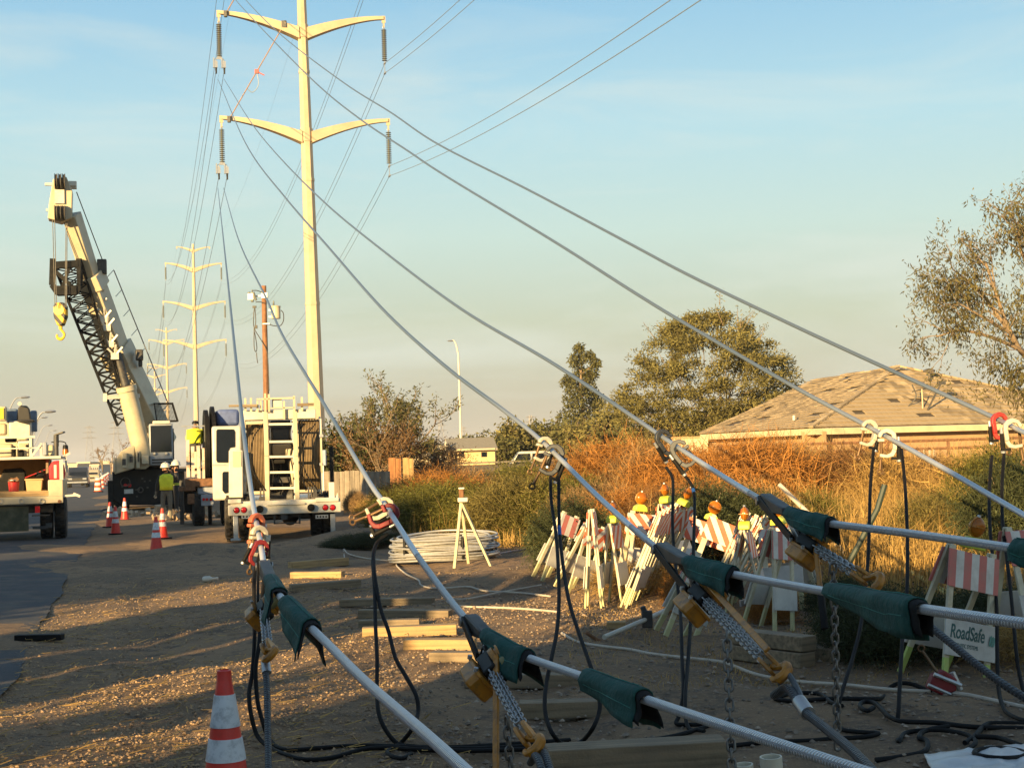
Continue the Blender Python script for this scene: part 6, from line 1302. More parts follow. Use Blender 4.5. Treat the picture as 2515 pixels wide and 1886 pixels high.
# belt of trees in the middle distance
gt = 'trees in the middle distance'
pr1 = tree('background_tree', 'x', (0, 0, 0), 5.4, 3, rg, M_leafg, 4200, .8, .36, group=gt, spread=.75, up=.1, trunks=3, trunk_frac=.3, r=.12, lw=.5)
pr2 = tree('background_tree', 'x', (0, 0, 0), 5.0, 3, rg, M_leaf, 4200, .75, .34, group=gt, spread=.7, up=.2, trunks=4, trunk_frac=.3, r=.12, lw=.45)
used = set()
for i, (px, d, h, k, lab) in enumerate(((1195, 118, 4.3, 0, 'low dark green tree right of the street lamp'), (1262, 120, 5.2, 1, 'olive tree with bare trunk above the white pickup'), (1232, 124, 4.6, 1, 'olive tree behind the small house right end'),
        (1322, 122, 5.0, 0, 'rounded green tree behind the dark clamp'), (1375, 124, 5.6, 0, 'dense green tree left of the clumped tree'), (1418, 118, 5.0, 1, 'green tree at the foot of the clumped tree'), (1470, 120, 5.6, 0, 'green tree right of the clumped tree foot'),
        (1520, 112, 6.0, 1, 'olive tree between the clumped tree and the spreading tree'), (1560, 100, 4.6, 0, 'green tree below the left side of the spreading tree'), (1085, 150, 3.4, 0, 'small dark tree left of the street lamp'), (1050, 140, 4.0, 1, 'olive tree right of the half dry tree'), (1160, 170, 4.8, 0, 'far green tree just right of the street lamp'), (1640, 96, 4.4, 1, 'olive tree left of the tiled roof eave'), (1850, 100, 6.4, 0, 'dense tree right under the spreading crown'))):
    src = (pr1, pr2)[k]; c = src if k not in used else copy_tree(src); used.add(k); c.location = GX(px, d); s = h / (5.4 if k == 0 else 5.0); c.scale = (s * 1.1, s * 1.1, s); c.rotation_euler = (0, 0, i * 1.7); c['label'] = lab
# eucalyptus reaching in from the right
rg = random.Random(4); t = thing('eucalyptus_tree', 'tall airy tree with drooping leaves reaching in from the right edge', 'tree', GX(2700, 48)); B0 = t.location
mb = MB(); lf = MB(); tips = []
def Q(px, py, d=48): return W(px + 30, py + 42, d) - B0
tr_ = [(0, 0, -.2), Q(2690, 1000), Q(2640, 900, 47.5), Q(2600, 840), Q(2585, 700)]; mb.tube(smooth([V(p) for p in tr_], 4), [.30 - .012 * i for i in range(17)], 8)
def limb(pts, r, sub=7):
    sp = smooth(pts, 6); n = len(sp); mb.tube(sp, [r * (1 - .75 * i / n) for i in range(n)], 6)
    for k in range(sub):
        i = rg.randint(n // 4, n - 1); grow(mb, sp[i], ((sp[min(i + 1, n - 1)] - sp[max(0, i - 1)]).normalized() + rdir(rg) * .9).normalized(), rg.uniform(.7, 1.3), r * .22, 2, rg, tips, .6, .1, (2, 4), .72, .5)
limb([Q(2615, 865), Q(2500, 840, 47.4), Q(2450, 770, 47), Q(2420, 690, 47), Q(2390, 600, 47)], .12, 8)
limb([Q(2500, 840, 47.4), Q(2470, 815, 46.8), Q(2400, 785, 46.5), Q(2330, 770, 46.5), Q(2270, 785, 46.5)], .08, 9)
limb([Q(2450, 775, 47), Q(2390, 690, 47.5), Q(2350, 650, 47.5), Q(2310, 620, 47.5)], .07, 8)
limb([Q(2450, 775, 47), Q(2380, 735, 46.5), Q(2320, 700, 46.5)], .06, 8)
limb([Q(2585, 700), Q(2520, 640, 48), Q(2480, 580, 48), Q(2470, 520, 48)], .10, 7)
limb([Q(2585, 700), Q(2560, 580, 48.5), Q(2530, 530, 48.5)], .10, 7)
limb([Q(2520, 850, 47.4), Q(2470, 870, 47), Q(2450, 910, 47)], .04, 4)
limb([Q(2600, 780), Q(2530, 760, 49), Q(2500, 720, 49)], .06, 6)
for i in range(6500):
    p, d = rg.choice(tips); o = rdir(rg) * (.34 * rg.random() ** .6); leafq(lf, p + o, (rdir(rg) * .8 + V((0, 0, -.8))).normalized(), rg.uniform(.10, .22), .045, rg)
for c in (Q(2470, 890, 47), Q(2495, 915, 47), Q(2445, 870, 47), Q(2480, 480), Q(2510, 520), Q(2470, 540), Q(2310, 660, 47), Q(2345, 675, 47), Q(2320, 750, 46.5), Q(2480, 770), Q(2500, 700), Q(2520, 590)):
    for i in range(330): leafq(lf, c + V((rg.gauss(0, .42), rg.gauss(0, .4), rg.gauss(0, .32))), (rdir(rg) * .7 + V((0, 0, -.9))).normalized(), rg.uniform(.12, .26), .05, rg)
mb.build('trunk', M_bark, t); lf.build('crown', M_euc, t, sm=False)
# ---- brush: arching twig ribbons
def brush_mesh(n, rng, hgt, rad, tw=.0095, seglen=.12, dens_low=.5, leafy=0.0):
    mb = MB()
    for i in range(n):
        a = rng.random() * 6.283; q = rng.random() ** .5; el_ = rng.random() ** dens_low
        x, y, z = math.cos(a) * q * rad, math.sin(a) * q * rad, el_ * hgt * math.sqrt(max(.05, 1 - .75 * q * q))
        p = V((x, y, z)); d = (V((x * .6, y * .6, .35 * hgt)) * .4 + rdir(rng) * 1.3).normalized(); w_ = tw * rng.uniform(.6, 1.4); s = d.cross(rdir(rng)).normalized() * w_ / 2; pts = [p]
        for k in range(3): d = (d + rdir(rng) * .8 + V((0, 0, -.06))).normalized(); p = p + d * seglen * rng.uniform(.6, 1.3); pts.append(p)
        vs = []
        for k, pp in enumerate(pts): f = 1 - .25 * k; vs += [pp - s * f, pp + s * f]
        mb.add(vs, [(2 * k, 2 * k + 1, 2 * k + 3, 2 * k + 2) for k in range(3)])
        if leafy and rng.random() < leafy: leafq(mb, pts[2], rdir(rng), .05, .022, rng)
    return mb
def stems_mesh(n, rng, hgt, rad):
    mb = MB()
    for i in range(n):
        a = rng.random() * 6.283; e = V((math.cos(a) * rad * rng.uniform(.3, .9), math.sin(a) * rad * rng.uniform(.3, .9), hgt * rng.uniform(.6, .95))); mb.tube(smooth([V((0, 0, -.05)), e * .4 + rdir(rng) * .1, e], 4), [.016 - .0015 * k for k in range(9)], 4)
    return mb
rg = random.Random(9)
BR = {}
for nm_, n, m_, lf_ in (('dry', 7500, M_dry, 0), ('tan', 7000, leaf_mat('tan_twigs', (.30, .19, .085), .2, .55), .1), ('brown', 6500, leaf_mat('brown_twigs', (.20, .105, .04), .2, .55), .1), ('olive', 6500, leaf_mat('olive_twigs', (.17, .14, .045), .25, .55), .5), ('green', 7000, M_grn, .8), ('straw', 4200, M_straw, 0), ('weed', 5200, M_weed, .9)):
    BR[nm_] = [(brush_mesh(n, rg, 1.0, .85, leafy=lf_).mesh(nm_ + '_twigs', m_, sm=False), stems_mesh(14, rg, 1.0, .7).mesh(nm_ + '_stems', M_bark)) for _ in range(2)]
def bush(kind, px, d, h, wd, lab, i, name='shrub'):
    t = thing(name, lab, 'shrub', GX(px, d), i * 1.3, 'wild shrubs on the verge'); fm, sm_ = BR[kind][i % 2]; h *= rg.uniform(.9, 1.12); h *= 1.24 if px > 1840 and d > 20 else (.96 if px < 1380 and d > 24 else 1); wd *= rg.uniform(.85, 1.1)
    for nm_, me in (('stems', sm_), ('twigs', fm)):
        o = bpy.data.objects.new(nm_, me); COL.objects.link(o); o.parent = t; o.scale = (wd, wd, h * (.74 if d > 20 else .9))
    return t
B_ = [('green', 1030, 33, 1.5, 1.3, 'olive shrub at the foot of the brown posts'), ('green', 1110, 30, 1.45, 1.4, 'olive green shrub behind the tripod stand, left'), ('green', 1190, 29, 1.55, 1.4, 'bright green shrub behind the silver coil'), ('green', 1270, 28, 1.6, 1.4, 'full green shrub left of the dark grey clamp'),
 ('green', 1345, 28, 1.6, 1.3, 'full green shrub under the dark grey clamp'), ('green', 1400, 30, 1.5, 1.2, 'green shrub blending into the orange brush'), ('dry', 1075, 37, 2.0, 1.6, 'brown brush standing taller behind the green shrubs'), ('dry', 1140, 39, 1.9, 1.5, 'brown brush below the small house'), ('green', 1300, 40, 1.9, 1.8, 'green brush below the white pickup'),
 ('dry', 1440, 33, 2.1, 1.6, 'tall orange brush right of the dark grey clamp'), ('dry', 1520, 32, 2.35, 1.7, 'tallest orange brush in the middle of the thicket'), ('dry', 1600, 31, 2.25, 1.6, 'orange brush left of the grey clamp pair'), ('dry', 1680, 30, 2.1, 1.6, 'orange brush under the grey clamp pair'), ('dry', 1770, 29, 1.95, 1.5, 'orange brush above the barricade lenses'), ('dry', 1850, 28, 1.85, 1.5, 'orange brush at the bend of the fourth conductor'),
 ('dry', 1470, 26, 1.5, 1.2, 'lower orange brush behind the leaning barricade stack'), ('dry', 1560, 25, 1.55, 1.2, 'lower orange brush behind the barricade heap'), ('dry', 1650, 24, 1.5, 1.2, 'lower orange brush right of the hanging cable'), ('dry', 1745, 23.5, 1.45, 1.1, 'lower orange brush behind the round amber lenses'), ('dry', 1830, 23, 1.4, 1.1, 'lower brush beside the brown-black grip'),
 ('dry', 1690, 15.6, .55, .42, 'small orange tumbleweed caught in front of the barricades'), ('dry', 1725, 16.2, .45, .38, 'second small tumbleweed among the barricade feet'), ('dry', 1880, 14.6, .35, .3, 'scrap of dry brush behind the green wrap'),
 ('dry', 1930, 30, 1.8, 1.4, 'brown brush below the tiled house wall, left'), ('straw', 2010, 29, 1.8, 1.4, 'straw coloured brush below the tiled house wall'), ('dry', 2100, 28, 1.7, 1.3, 'brown brush under the two cream clamps'), ('straw', 2190, 27, 1.7, 1.3, 'straw brush right of the cream clamps'), ('dry', 2290, 27, 1.65, 1.3, 'brown brush left of the red clamp'), ('straw', 2390, 26, 1.7, 1.3, 'straw brush under the red clamp'), ('straw', 2490, 26, 1.7, 1.3, 'straw brush at the right edge'),
 ('green', 1990, 23, 1.1, .8, 'dull green shrub in the straw'), ('green', 2265, 20.5, 1.0, .6, 'green shrub behind the RoadSafe lens'), ('green', 2330, 22, 1.05, .7, 'green shrub left of the RoadSafe lens'), ('weed', 2485, 17, 1.25, .7, 'dark green shrub at the right edge behind the cables'), ('green', 2440, 24, 1.5, .9, 'green shrub below the red clamp'),
 ('weed', 2120, 11.9, .55, .52, 'dark leafy weed left of the RoadSafe sign'), ('weed', 2195, 11.5, .58, .52, 'dark leafy weed against the RoadSafe foot'), ('weed', 2255, 12.2, .5, .45, 'dark weed behind the RoadSafe sign'), ('weed', 2420, 13.0, .5, .6, 'dark weed to the right of the RoadSafe barricade'), ('weed', 2070, 14.5, .5, .5, 'sparse weed behind the pointed wrap'), ('straw', 2460, 11.2, .30, .5, 'dead grass clump right of the RoadSafe feet'),
 ('weed', 855, 28.5, .32, .7, 'low dark weeds beside the white truck wheel'), ('weed', 900, 29, .3, .8, 'low dark weeds under the maroon clamp'), ('dry', 870, 47, 1.0, .5, 'dry tuft against the grey fence'), ('straw', 930, 41, .9, 1.0, 'straw tuft in front of the fence end'), ('green', 1000, 40, 1.4, 1.1, 'olive shrub hiding the foot of the second post'), ('straw', 1560, 17.5, .4, .7, 'straw tuft at the barricade stack foot'), ('weed', 1395, 20, .9, .7, 'dark brush behind the shaded tilted barricade'), ('weed', 1720, 20, 1.15, .9, 'dark shaded brush behind the amber lenses'), ('weed', 1830, 20, 1.1, .8, 'dark shaded brush right of the amber lenses')]
ALT = {'dry': ('dry', 'tan', 'dry', 'brown'), 'green': ('green', 'olive', 'green', 'green')}
for i, b in enumerate(B_):
    k = ALT.get(b[0], (b[0],)); bush(k[(i * 3) % len(k)], *b[1:], i)
# ---- dry grass, one mass
def grass(name, n, region, hgt, m_, rng, label, wd=.012, lean=.5):
    mb = MB()
    for i in range(n):
        x, y = region(rng); z = gz(x, y); h = hgt(x, y) * rng.uniform(.45, 1.15); a = rng.random() * 6.283; d = V((math.cos(a), math.sin(a), 0)); s = V((rng.uniform(-1, 1), rng.uniform(-.4, .4), 0)).normalized() * wd * rng.uniform(.5, 1.2) / 2; ln = lean * rng.random() * h
        b = V((x, y, z - .02)); m1 = b + V((0, 0, h * .6)) + d * ln * .3; e = b + V((0, 0, h * (1 - .3 * rng.random()))) + d * ln
        mb.add([b - s, b + s, m1 + s * .7, m1 - s * .7, e], [(0, 1, 2, 3), (3, 2, 4)])
    o = mb.build(name, m_, None, sm=False); o['kind'] = 'stuff'; o['label'] = label; return o
rg = random.Random(13)
def reg_r(r):
    d = 15 + 15 * r.random() ** .8; px = r.uniform(1900, 2600) if d < 26 else r.uniform(1850, 2600); p = W(px, 1120, d); return p.x, p.y
def hg_r(x, y): return (.35 + 1.1 * min(1, max(0, (y - 14) / 9))) * (.75 + .5 * mnoise.noise((x * .8, y * .8, 0)))
grass('dry_grass', 15000, reg_r, hg_r, M_straw, rg, 'tall dry grass in front of the tiled house', .013, .9)
def reg_b(r):
    d = r.uniform(26, 36); px = r.uniform(1020, 1900); p = W(px, 1120, d); return p.x, p.y
grass('dry_grass', 7000, reg_b, lambda x, y: .45, M_straw, rg, 'short dry grass under the brush', .012, .8)
def reg_t(r):
    px = r.uniform(1000, 2560); d = r.uniform(28 if px < 1420 else 22, 34); p = W(px, 1120, d); return p.x, p.y
grass('tall_stalks', 4200, reg_t, lambda x, y: (1.25 if x > 1.3 else .85) + .6 * mnoise.noise((x * .9, y * .9, 2)), M_straw, rg, 'thin dry stalks standing out of the brush', .010, .5)
def reg_f(r):
    px = r.uniform(1380, 2560); d = 10.5 + 9 * r.random(); p = W(px, 1120, d); return p.x, p.y
grass('grass_litter', 8000, reg_f, lambda x, y: .07, M_straw, rg, 'straw litter on the dirt', .006, 3.0)
# ---- gravel and litter on the dirt
def stones(n, region, rng, smin, smax, m_, label, name='gravel'):
    mb = MB()
    for i in range(n):
        x, y = region(rng); r_ = smin + (smax - smin) * rng.random() ** 2.2; z = gz(x, y) + .022 * mnoise.noise((x * 1.7, y * 1.7, 0)) + .016 * mnoise.noise((x * 5, y * 5, 3)); a = rng.random() * 3.14; ca, sa = math.cos(a), math.sin(a); e = rng.uniform(.6, 1.0); f = rng.uniform(.5, .9)
        vs = []
        for (u, v, w_) in ((1, 0, .1), (.35, .9, .0), (-.55, .7, .15), (-1, -.1, .0), (-.4, -.85, .1), (.6, -.75, 0), (.25, .2, .9), (-.35, -.1, .8), (0, 0, -.6)):
            u *= rng.uniform(.8, 1.15); v *= e * rng.uniform(.8, 1.15); vs.append((x + r_ * (u * ca - v * sa), y + r_ * (u * sa + v * ca), z + r_ * f * w_ + r_ * .1))
        mb.add(vs, [(0, 1, 6), (1, 2, 6), (2, 7, 6), (2, 3, 7), (3, 4, 7), (4, 5, 7), (5, 6, 7), (5, 0, 6), (1, 0, 8), (2, 1, 8), (3, 2, 8), (4, 3, 8), (5, 4, 8), (0, 5, 8)])
    o = mb.build(name, m_, None, sm=False); o['kind'] = 'stuff'; o['label'] = label; return o
M_gravel = mat('gravel_stone', (.31, .21, .125), .9, var=.2, sc=3, island=.45)
rg = random.Random(17)
def reg_g1(r):
    while True:
        d = 6.2 + 16 * r.random() ** 1.1; px = r.uniform(-60, 1150); p = W(px, 1120, d); x, y = p.x, p.y
        k = mnoise.noise((x * .55, y * .4, 4)) + (.5 if px < 950 else 0)
        if r.random() < .35 + k and not (e0 - V((x, y, 0))).dot(LN) > .1: return x, y
stones(20000, reg_g1, rg, .003, .017, M_gravel, 'loose gravel scattered over the dirt')
def reg_g3(r):
    while True:
        u, v = r.uniform(-8.3, -5.6), r.uniform(5, 19); x = .883 * u + .469 * v; y = -.469 * u + .883 * v
        if y > 5 and (r.random() < .7 * (1 - (y - 6) / 22)): return x, y
stones(6500, reg_g3, rg, .005, .020, M_gravel, 'coarser gravel along the sunlit strip')
def reg_g2(r):
    d = 6.5 + 14 * r.random(); px = r.uniform(900, 2560); p = W(px, 1120, d); return p.x, p.y
stones(9000, reg_g2, rg, .004, .026, mat('dirt_clod', (.24, .19, .145), .95, var=.2, sc=3, island=.4), 'dirt clods and pebbles on the right', 'dirt_clods')
mb = MB()
for i in range(2600):
    x, y = reg_g1(rg); a = rg.random() * 3.14; L_ = rg.uniform(.03, .16); z = gz(x, y) + .02; d = V((math.cos(a), math.sin(a), rg.uniform(-.1, .25))) * L_; s = V((-math.sin(a), math.cos(a), .5)) * .003
    p = V((x, y, z)); mb.add([p - s, p + s, p + d + s, p + d - s], [(0, 1, 2, 3)])
o = mb.build('wood_chips', M_straw, None, sm=False); o['kind'] = 'stuff'; o['label'] = 'straw and wood splinters on the gravel'
# ------------------------------------------------------------------ houses, fences, far things
M_tile = mat('concrete_roof_tile', (.38, .29, .17), .85, var=.12, sc=1.5, island=.38, dirt=(.13, .10, .07), dsc=.7, damt=.6)
M_stucco = mat('peach_stucco', (.43, .275, .145), .9, var=.08, sc=2, bump=.2, bsc=60)
M_trim = mat('cream_fascia', (.62, .50, .31), .6, var=.08, dirt=(.35, .25, .14), dsc=1.5, damt=.4)
A, Bc, C_, Pk, Qk = W(1720, 1070, 82), W(1992, 1052, 70), W(2830, 1030, 78), W(2206, 903, 78), W(1998, 944, 86)
ze = 2.6
for p in (A, Bc, C_): p.z = ze
hs = thing('tiled_house', 'low house with a worn tan hip tile roof on the right', 'house', (Bc.x, Bc.y, 0)); hb_ = hs.location
rf = MB().add([A, Bc, Pk, Qk], [(0, 1, 2, 3)]).add([Bc, C_, Pk], [(0, 1, 2)]).build('roof', mat('roof_underlay', (.075, .06, .045), .9), hs, world=True, sm=False)
rg = random.Random(2); TILES = []
def tile_face(poly, e0_, e1_, apex_n):
    ex_ = (e1_ - e0_).normalized(); n = (e1_ - e0_).cross(apex_n - e0_).normalized(); n = n if n.z > 0 else -n; up_ = n.cross(ex_); up_ = up_ if up_.z > 0 else -up_
    uv = [((p - e0_).dot(ex_), (p - e0_).dot(up_)) for p in poly]; vmax = max(v for _, v in uv); ph = .36; pw = .33; r_ = 0
    while r_ * ph < vmax - .1:
        v = r_ * ph + .05; xs_ = []
        for (u0, v0), (u1, v1) in zip(uv, uv[1:] + uv[:1]):
            if (v0 - v) * (v1 - v) < 0: xs_.append(u0 + (u1 - u0) * (v - v0) / (v1 - v0))
        if len(xs_) >= 2:
            lo, hi = min(xs_), max(xs_); u = lo + (pw / 2 if r_ % 2 else 0)
            while u < hi - pw * .4:
                if rg.random() < (.022 if len(poly) == 4 else .006): u += pw * rg.randint(2, 4); continue
                if True: TILES.append((e0_ + ex_ * (u + pw / 2) + up_ * (v + ph / 2), ex_, up_, n, u))
                u += pw
        r_ += 1
tile_face([A, Bc, Pk, Qk], A, Bc, Pk); tile_face([Bc, C_, Pk], Bc, C_, Pk)
TILES.sort(key=lambda t_: (t_[0] - CAM).length); vis = [t_ for t_ in TILES if ((t_[0] - CAM).dot(RT) / (t_[0] - CAM).dot(FW)) * FPX + CX < 2560]; near = vis[:300]; rest = [t_ for t_ in TILES if t_ not in near]
tme = MB().box((0, 0, .02), (.322, .42, .034)).mesh('roof_tile', M_tile)
def tmat(t_): return Matrix((t_[1], t_[2], t_[3])).transposed().to_4x4() @ Matrix.Rotation(R(-7 + rg.uniform(-2.5, 2.5)), 4, 'X') @ Matrix.Rotation(rg.uniform(-.03, .03), 4, 'Z')
for t_ in near:
    o = bpy.data.objects.new('roof_tile', tme); COL.objects.link(o); o.parent = rf; mm_ = tmat(t_); mm_.translation = t_[0] - hb_ + t_[3] * .015; o.matrix_local = mm_
mb = MB()
for t_ in rest:
    mm_ = tmat(t_); mm_.translation = t_[0] - hb_ + t_[3] * .015
    mb.add([mm_ @ V((x * .161, y * .21, z)) for x in (-1, 1) for y in (-1, 1) for z in (.003, .037)], [(0, 1, 3, 2), (4, 6, 7, 5), (0, 4, 5, 1), (2, 3, 7, 6), (0, 2, 6, 4), (1, 5, 7, 3)])
mb.build('roof_tile', M_tile, rf, sm=False, kind='stuff')
mb = MB()
for a, b in ((Bc, Pk), (A, Qk), (Qk, Pk), (C_, Pk)):
    n_ = int((b - a).length / .4)
    for i in range(n_): q = a.lerp(b, (i + .5) / n_) + V((0, 0, .07)); mb.beam(q - (b - a).normalized() * .22, q + (b - a).normalized() * .22 + V((0, 0, .02)), .24, .09)
mb.build('ridge_tile', M_tile, hs, world=True, kind='stuff')
for a, b, i in ((A, Bc, 0), (Bc, C_, 1)):
    dn = V((0, 0, -.16)); MB().beam(a + dn, b + dn, .05, .30).build('fascia', M_trim, hs, world=True)
    n_ = (b - a).normalized().cross(V((0, 0, 1))); n_ = n_ if n_.y > 0 else -n_
    a2, b2 = a + n_ * .7, b + n_ * .7; wl = MB().beam(V((a2.x, a2.y, 1.2)), V((b2.x, b2.y, 1.2)), .2, 2.5).build('wall', M_stucco, hs, world=True)
mb = MB(); v = W(2282, 915, 77); mb.cyl(v + V((0, 0, -.4)), v, .07, .07, 8); mb.lathe(v, [(.05, 0), (.3, .02), (.32, .12), (.15, .2), (.02, .22)], 14); mb.box(v + V((-.9, 0, -.55)), (1.1, .5, .16)); solo(mb, 'roof_vent', mat('dark_cloth_and_tin', (.10, .09, .08), .7), 'dark vent hood and bundle on the tiled roof ridge', 'roof vent')
m0 = W(2268, 1035, 74); t = thing('roof_antenna', 'thin antenna mast with crossed arms on the tiled roof', 'antenna', m0); m1 = W(2264, 955, 74)
MB().tube([m0, m1], .035, 6).build('mast', M_trim, t, world=True); mb = MB(); mb.tube([W(2240, 962, 74), W(2290, 950, 74)], .03, 5); mb.tube([W(2312, 940, 74), W(2272, 1020, 74)], .05, 5); mb.box(W(2312, 940, 74), (.4, .2, .18)); mb.tube(smooth([W(2240, 945, 74), W(2250, 975, 74), W(2226, 1002, 74), W(2200, 1030, 74)], 4), .035, 5); mb.build('arm', M_dark, t, world=True)
for a_, b_, lab in (((2165, 1000), (2165, 1026), 'short white vent pipe low on the tiled roof'), ((1950, 1020), (1950, 1032), 'tiny white vent pipe near the roof hip')): solo(MB().cyl(W(*b_, 73.5), W(*a_, 73.5), .07, .07, 8), 'vent_pipe', M_white, lab, 'pipe')
# annex left of the house
fr = Frame(1690, 86, 0); t = fr.thing('garden_wall', 'short cream wall standing left of the tiled house', 'wall'); mb = MB(); fr.rect(mb, 1640, 1076, 1740, 1140, 0, .3); mb.build('wall_body', M_trim, t); mb = MB(); fr.rect(mb, 1638, 1072, 1742, 1077, -.05, .4); mb.build('coping', M_stucco, t)
# rail fence of rusty pipe below the house
t = thing('pipe_fence', 'rusty pipe rail fence in front of the tiled house wall', 'fence', GX(2150, 46))
for py in (1086, 1106): MB().tube([W(1760, py + 10, 46), W(2150, py, 46), W(2600, py - 14, 46)], .05, 6).build('rail', M_rust, t, world=True)
for px in (1770, 1900, 2040, 2180, 2330, 2480): a = GX(px, 46); MB().cyl(a, V((a.x, a.y, 1.85)), .05, .05, 8).build('post', M_rust, t, world=True)
for px in (2285, 2296, 2272): a = GX(px, 33); b = W(px - 2, 1105, 33); solo(MB().tube([a, b], .022, 5), 'wooden_stake', M_cord, 'thin pale stake in the dry grass, %s of three' % {2285: 'middle', 2296: 'right', 2272: 'left'}[px], 'stake', 'pale stakes in the dry grass')
# ---- grey board fence with brown posts
M_board = mat('grey_fence_board', (.27, .225, .17), .85, var=.15, wave=(8, 8, .6), dirt=(.14, .12, .10), dsc=.9, damt=.6)
t = thing('board_fence', 'weathered grey board fence between the white truck and the brown posts', 'fence', GX(870, 50)); x = 770; i = 0
while x < 955:
    a, b = GX(x, 50), W(x + 6, 1157 + rg.uniform(-2, 2), 50); wd = 12.5 * 50 / 3600
    MB().mm((a.x, a.y + (i % 2) * .02, a.z - .1), (a.x + wd - .012, a.y + .025 + (i % 2) * .02, b.z)).build('board', M_board, t, world=True); x += 12.5; i += 1
for z in (.35, 1.2): a, b = GX(768, 50.08), GX(956, 50.08); MB().mm((a.x, a.y, z), (b.x, a.y + .05, z + .1)).build('fence_rail', M_woodd, t, world=True)
for x0, x1, y0, y1, lab, m_ in ((957, 985, 1124, 1238, 'reddish brown wooden post slab at the end of the grey fence', mat('red_brown_wood', (.36, .16, .06), .85, var=.15, wave=(9, 9, .7))), (992, 1016, 1124, 1225, 'tan wooden post slab right of the reddish one', mat('tan_wood', (.45, .29, .12), .85, var=.15, wave=(9, 9, .7)))):
    fr = Frame((x0 + x1) / 2, 53, R(12)); t = fr.thing('wooden_post', lab, 'post'); n_ = 2
    for k in range(n_):
        mb = MB(); a, b = x0 + (x1 - x0) * k / n_, x0 + (x1 - x0) * (k + 1) / n_ - .6; l = fr.L(a, y1, 0); r_ = fr.L(b, y0 + k * 1.5, 0); mb.mm((l.x, .02 * k, -.1), (r_.x, .06 + .02 * k, r_.z)); mb.build('plank', m_, t)
solo(MB().mm(GX(809, 46, -.1), V((GX(818, 46).x, GX(817, 46).y + .1, W(813, 1095, 46).z))), 'steel_post', M_black, 'black square post standing before the grey fence', 'post')
fr = Frame(793, 44, 0); t = fr.thing('meter_box', 'blue-grey metal box on a post beside the white truck', 'meter box'); mb = MB(); fr.rect(mb, 785, 1105, 800, 1143, 0, .2); mb.build('box_body', mat('blue_grey_box', (.25, .32, .42), .5), t, bev=.01); mb = MB(); q = fr.L(792, 1143, .1); mb.mm((q.x - .04, .06, -.1), (q.x + .04, .14, q.z)); mb.build('box_post', M_galv, t)
# ---- block wall across the lot
M_block = mat('tan_block_wall', (.34, .27, .18), .9, var=.1, dirt=(.2, .16, .11), dsc=.7, damt=.5)
t = thing('block_wall', 'low tan block wall beyond the green shrubs', 'wall', GX(1180, 72)); z1 = 1.4
a = GX(1012, 70); b = GX(1420, 80); n_ = (b - a).length; tn = (b - a).normalized(); k = 0
for r_ in range(4):
    u = -(.3 if r_ % 2 else 0)
    while u < n_: c = a + tn * (u + .3); MB().beam(V((c.x, c.y, .15 + r_ * .32)) - tn * .29, V((c.x, c.y, .15 + r_ * .32)) + tn * .29, .19, .305).build('block', M_block, t, world=True); u += .6; k += 1
MB().beam(V((a.x, a.y, z1 + .02)), V((b.x, b.y, z1 + .02)), .26, .08).build('coping', M_trim, t, world=True)
MB().beam(V((a.x, a.y + .02, .66)), V((b.x, b.y + .02, .66)), .12, 1.3).build('mortar_core', M_woodd, t, world=True)
# ---- small house beyond
fr = Frame(1145, 104, 0); t = fr.thing('small_house', 'small yellow house with a grey gable roof beyond the block wall', 'house'); L = fr.L
mb = MB(); fr.rect(mb, 1090, 1100, 1216, 1150, 0, 5); wl = mb.build('wall', mat('yellow_stucco', (.58, .42, .22), .9, var=.1), t)
mb = MB(); rp_ = [L(1100, 1104, -.4), L(1222, 1100, -.4), L(1212, 1073, 2.6), L(1092, 1077, 2.6)]; mb.add(rp_ + [p + V((0, 0, -.15)) for p in rp_], [(0, 1, 2, 3), (7, 6, 5, 4), (0, 4, 5, 1), (1, 5, 6, 2), (2, 6, 7, 3), (3, 7, 4, 0)]); mb.build('roof', mat('grey_shingles', (.26, .235, .18), .9, var=.12), t, sm=False)
mb = MB(); q = [L(1090, 1104, -.3), L(1100, 1104, -.3), L(1094, 1078, -.2)]; mb.add(q + [p + V((0, .3, 0)) for p in q], [(0, 1, 2), (5, 4, 3), (0, 3, 4, 1), (1, 4, 5, 2), (2, 5, 3, 0)]); mb.build('gable', M_white, t)
mb = MB(); fr.rect(mb, 1072, 1094, 1100, 1099, -1.5, 2); fr.rect(mb, 1080, 1099, 1084, 1130, -1.4, .15); fr.rect(mb, 1092, 1099, 1095, 1130, -1.4, .15); mb.build('porch', M_white, t)
mb = MB(); fr.rect(mb, 1104, 1102, 1216, 1105, -.5, .12); mb.build('fascia', M_trim, t)
for x0, x1 in ((1128, 1140), (1182, 1196)): mb = MB(); fr.rect(mb, x0, 1110, x1, 1122, -.03, .05); mb.build('window', M_glass, wl)
p = GX(1042, 94); t = thing('covered_heap', 'heap under a cream tarpaulin beside the small house', 'tarpaulin', p); mb = MB(); vs = []
for i in range(9):
    for j in range(7): u, v = i / 8 * 2 - 1, j / 6 * 2 - 1; vs.append((u * 1.1, v * 1.2, 2.15 * (1 - u * u * .55) * (1 - .35 * v * v) * (.02 if abs(v) == 1 or abs(u) == 1 else 1) + .1 * mnoise.noise((i, j, 2))))
mb.add(vs, [(i * 7 + j, (i + 1) * 7 + j, (i + 1) * 7 + j + 1, i * 7 + j + 1) for i in range(8) for j in range(6)]); mb.build('tarp', mat('cream_tarp', (.60, .50, .32), .8, var=.1, bump=.6, bsc=3), t)
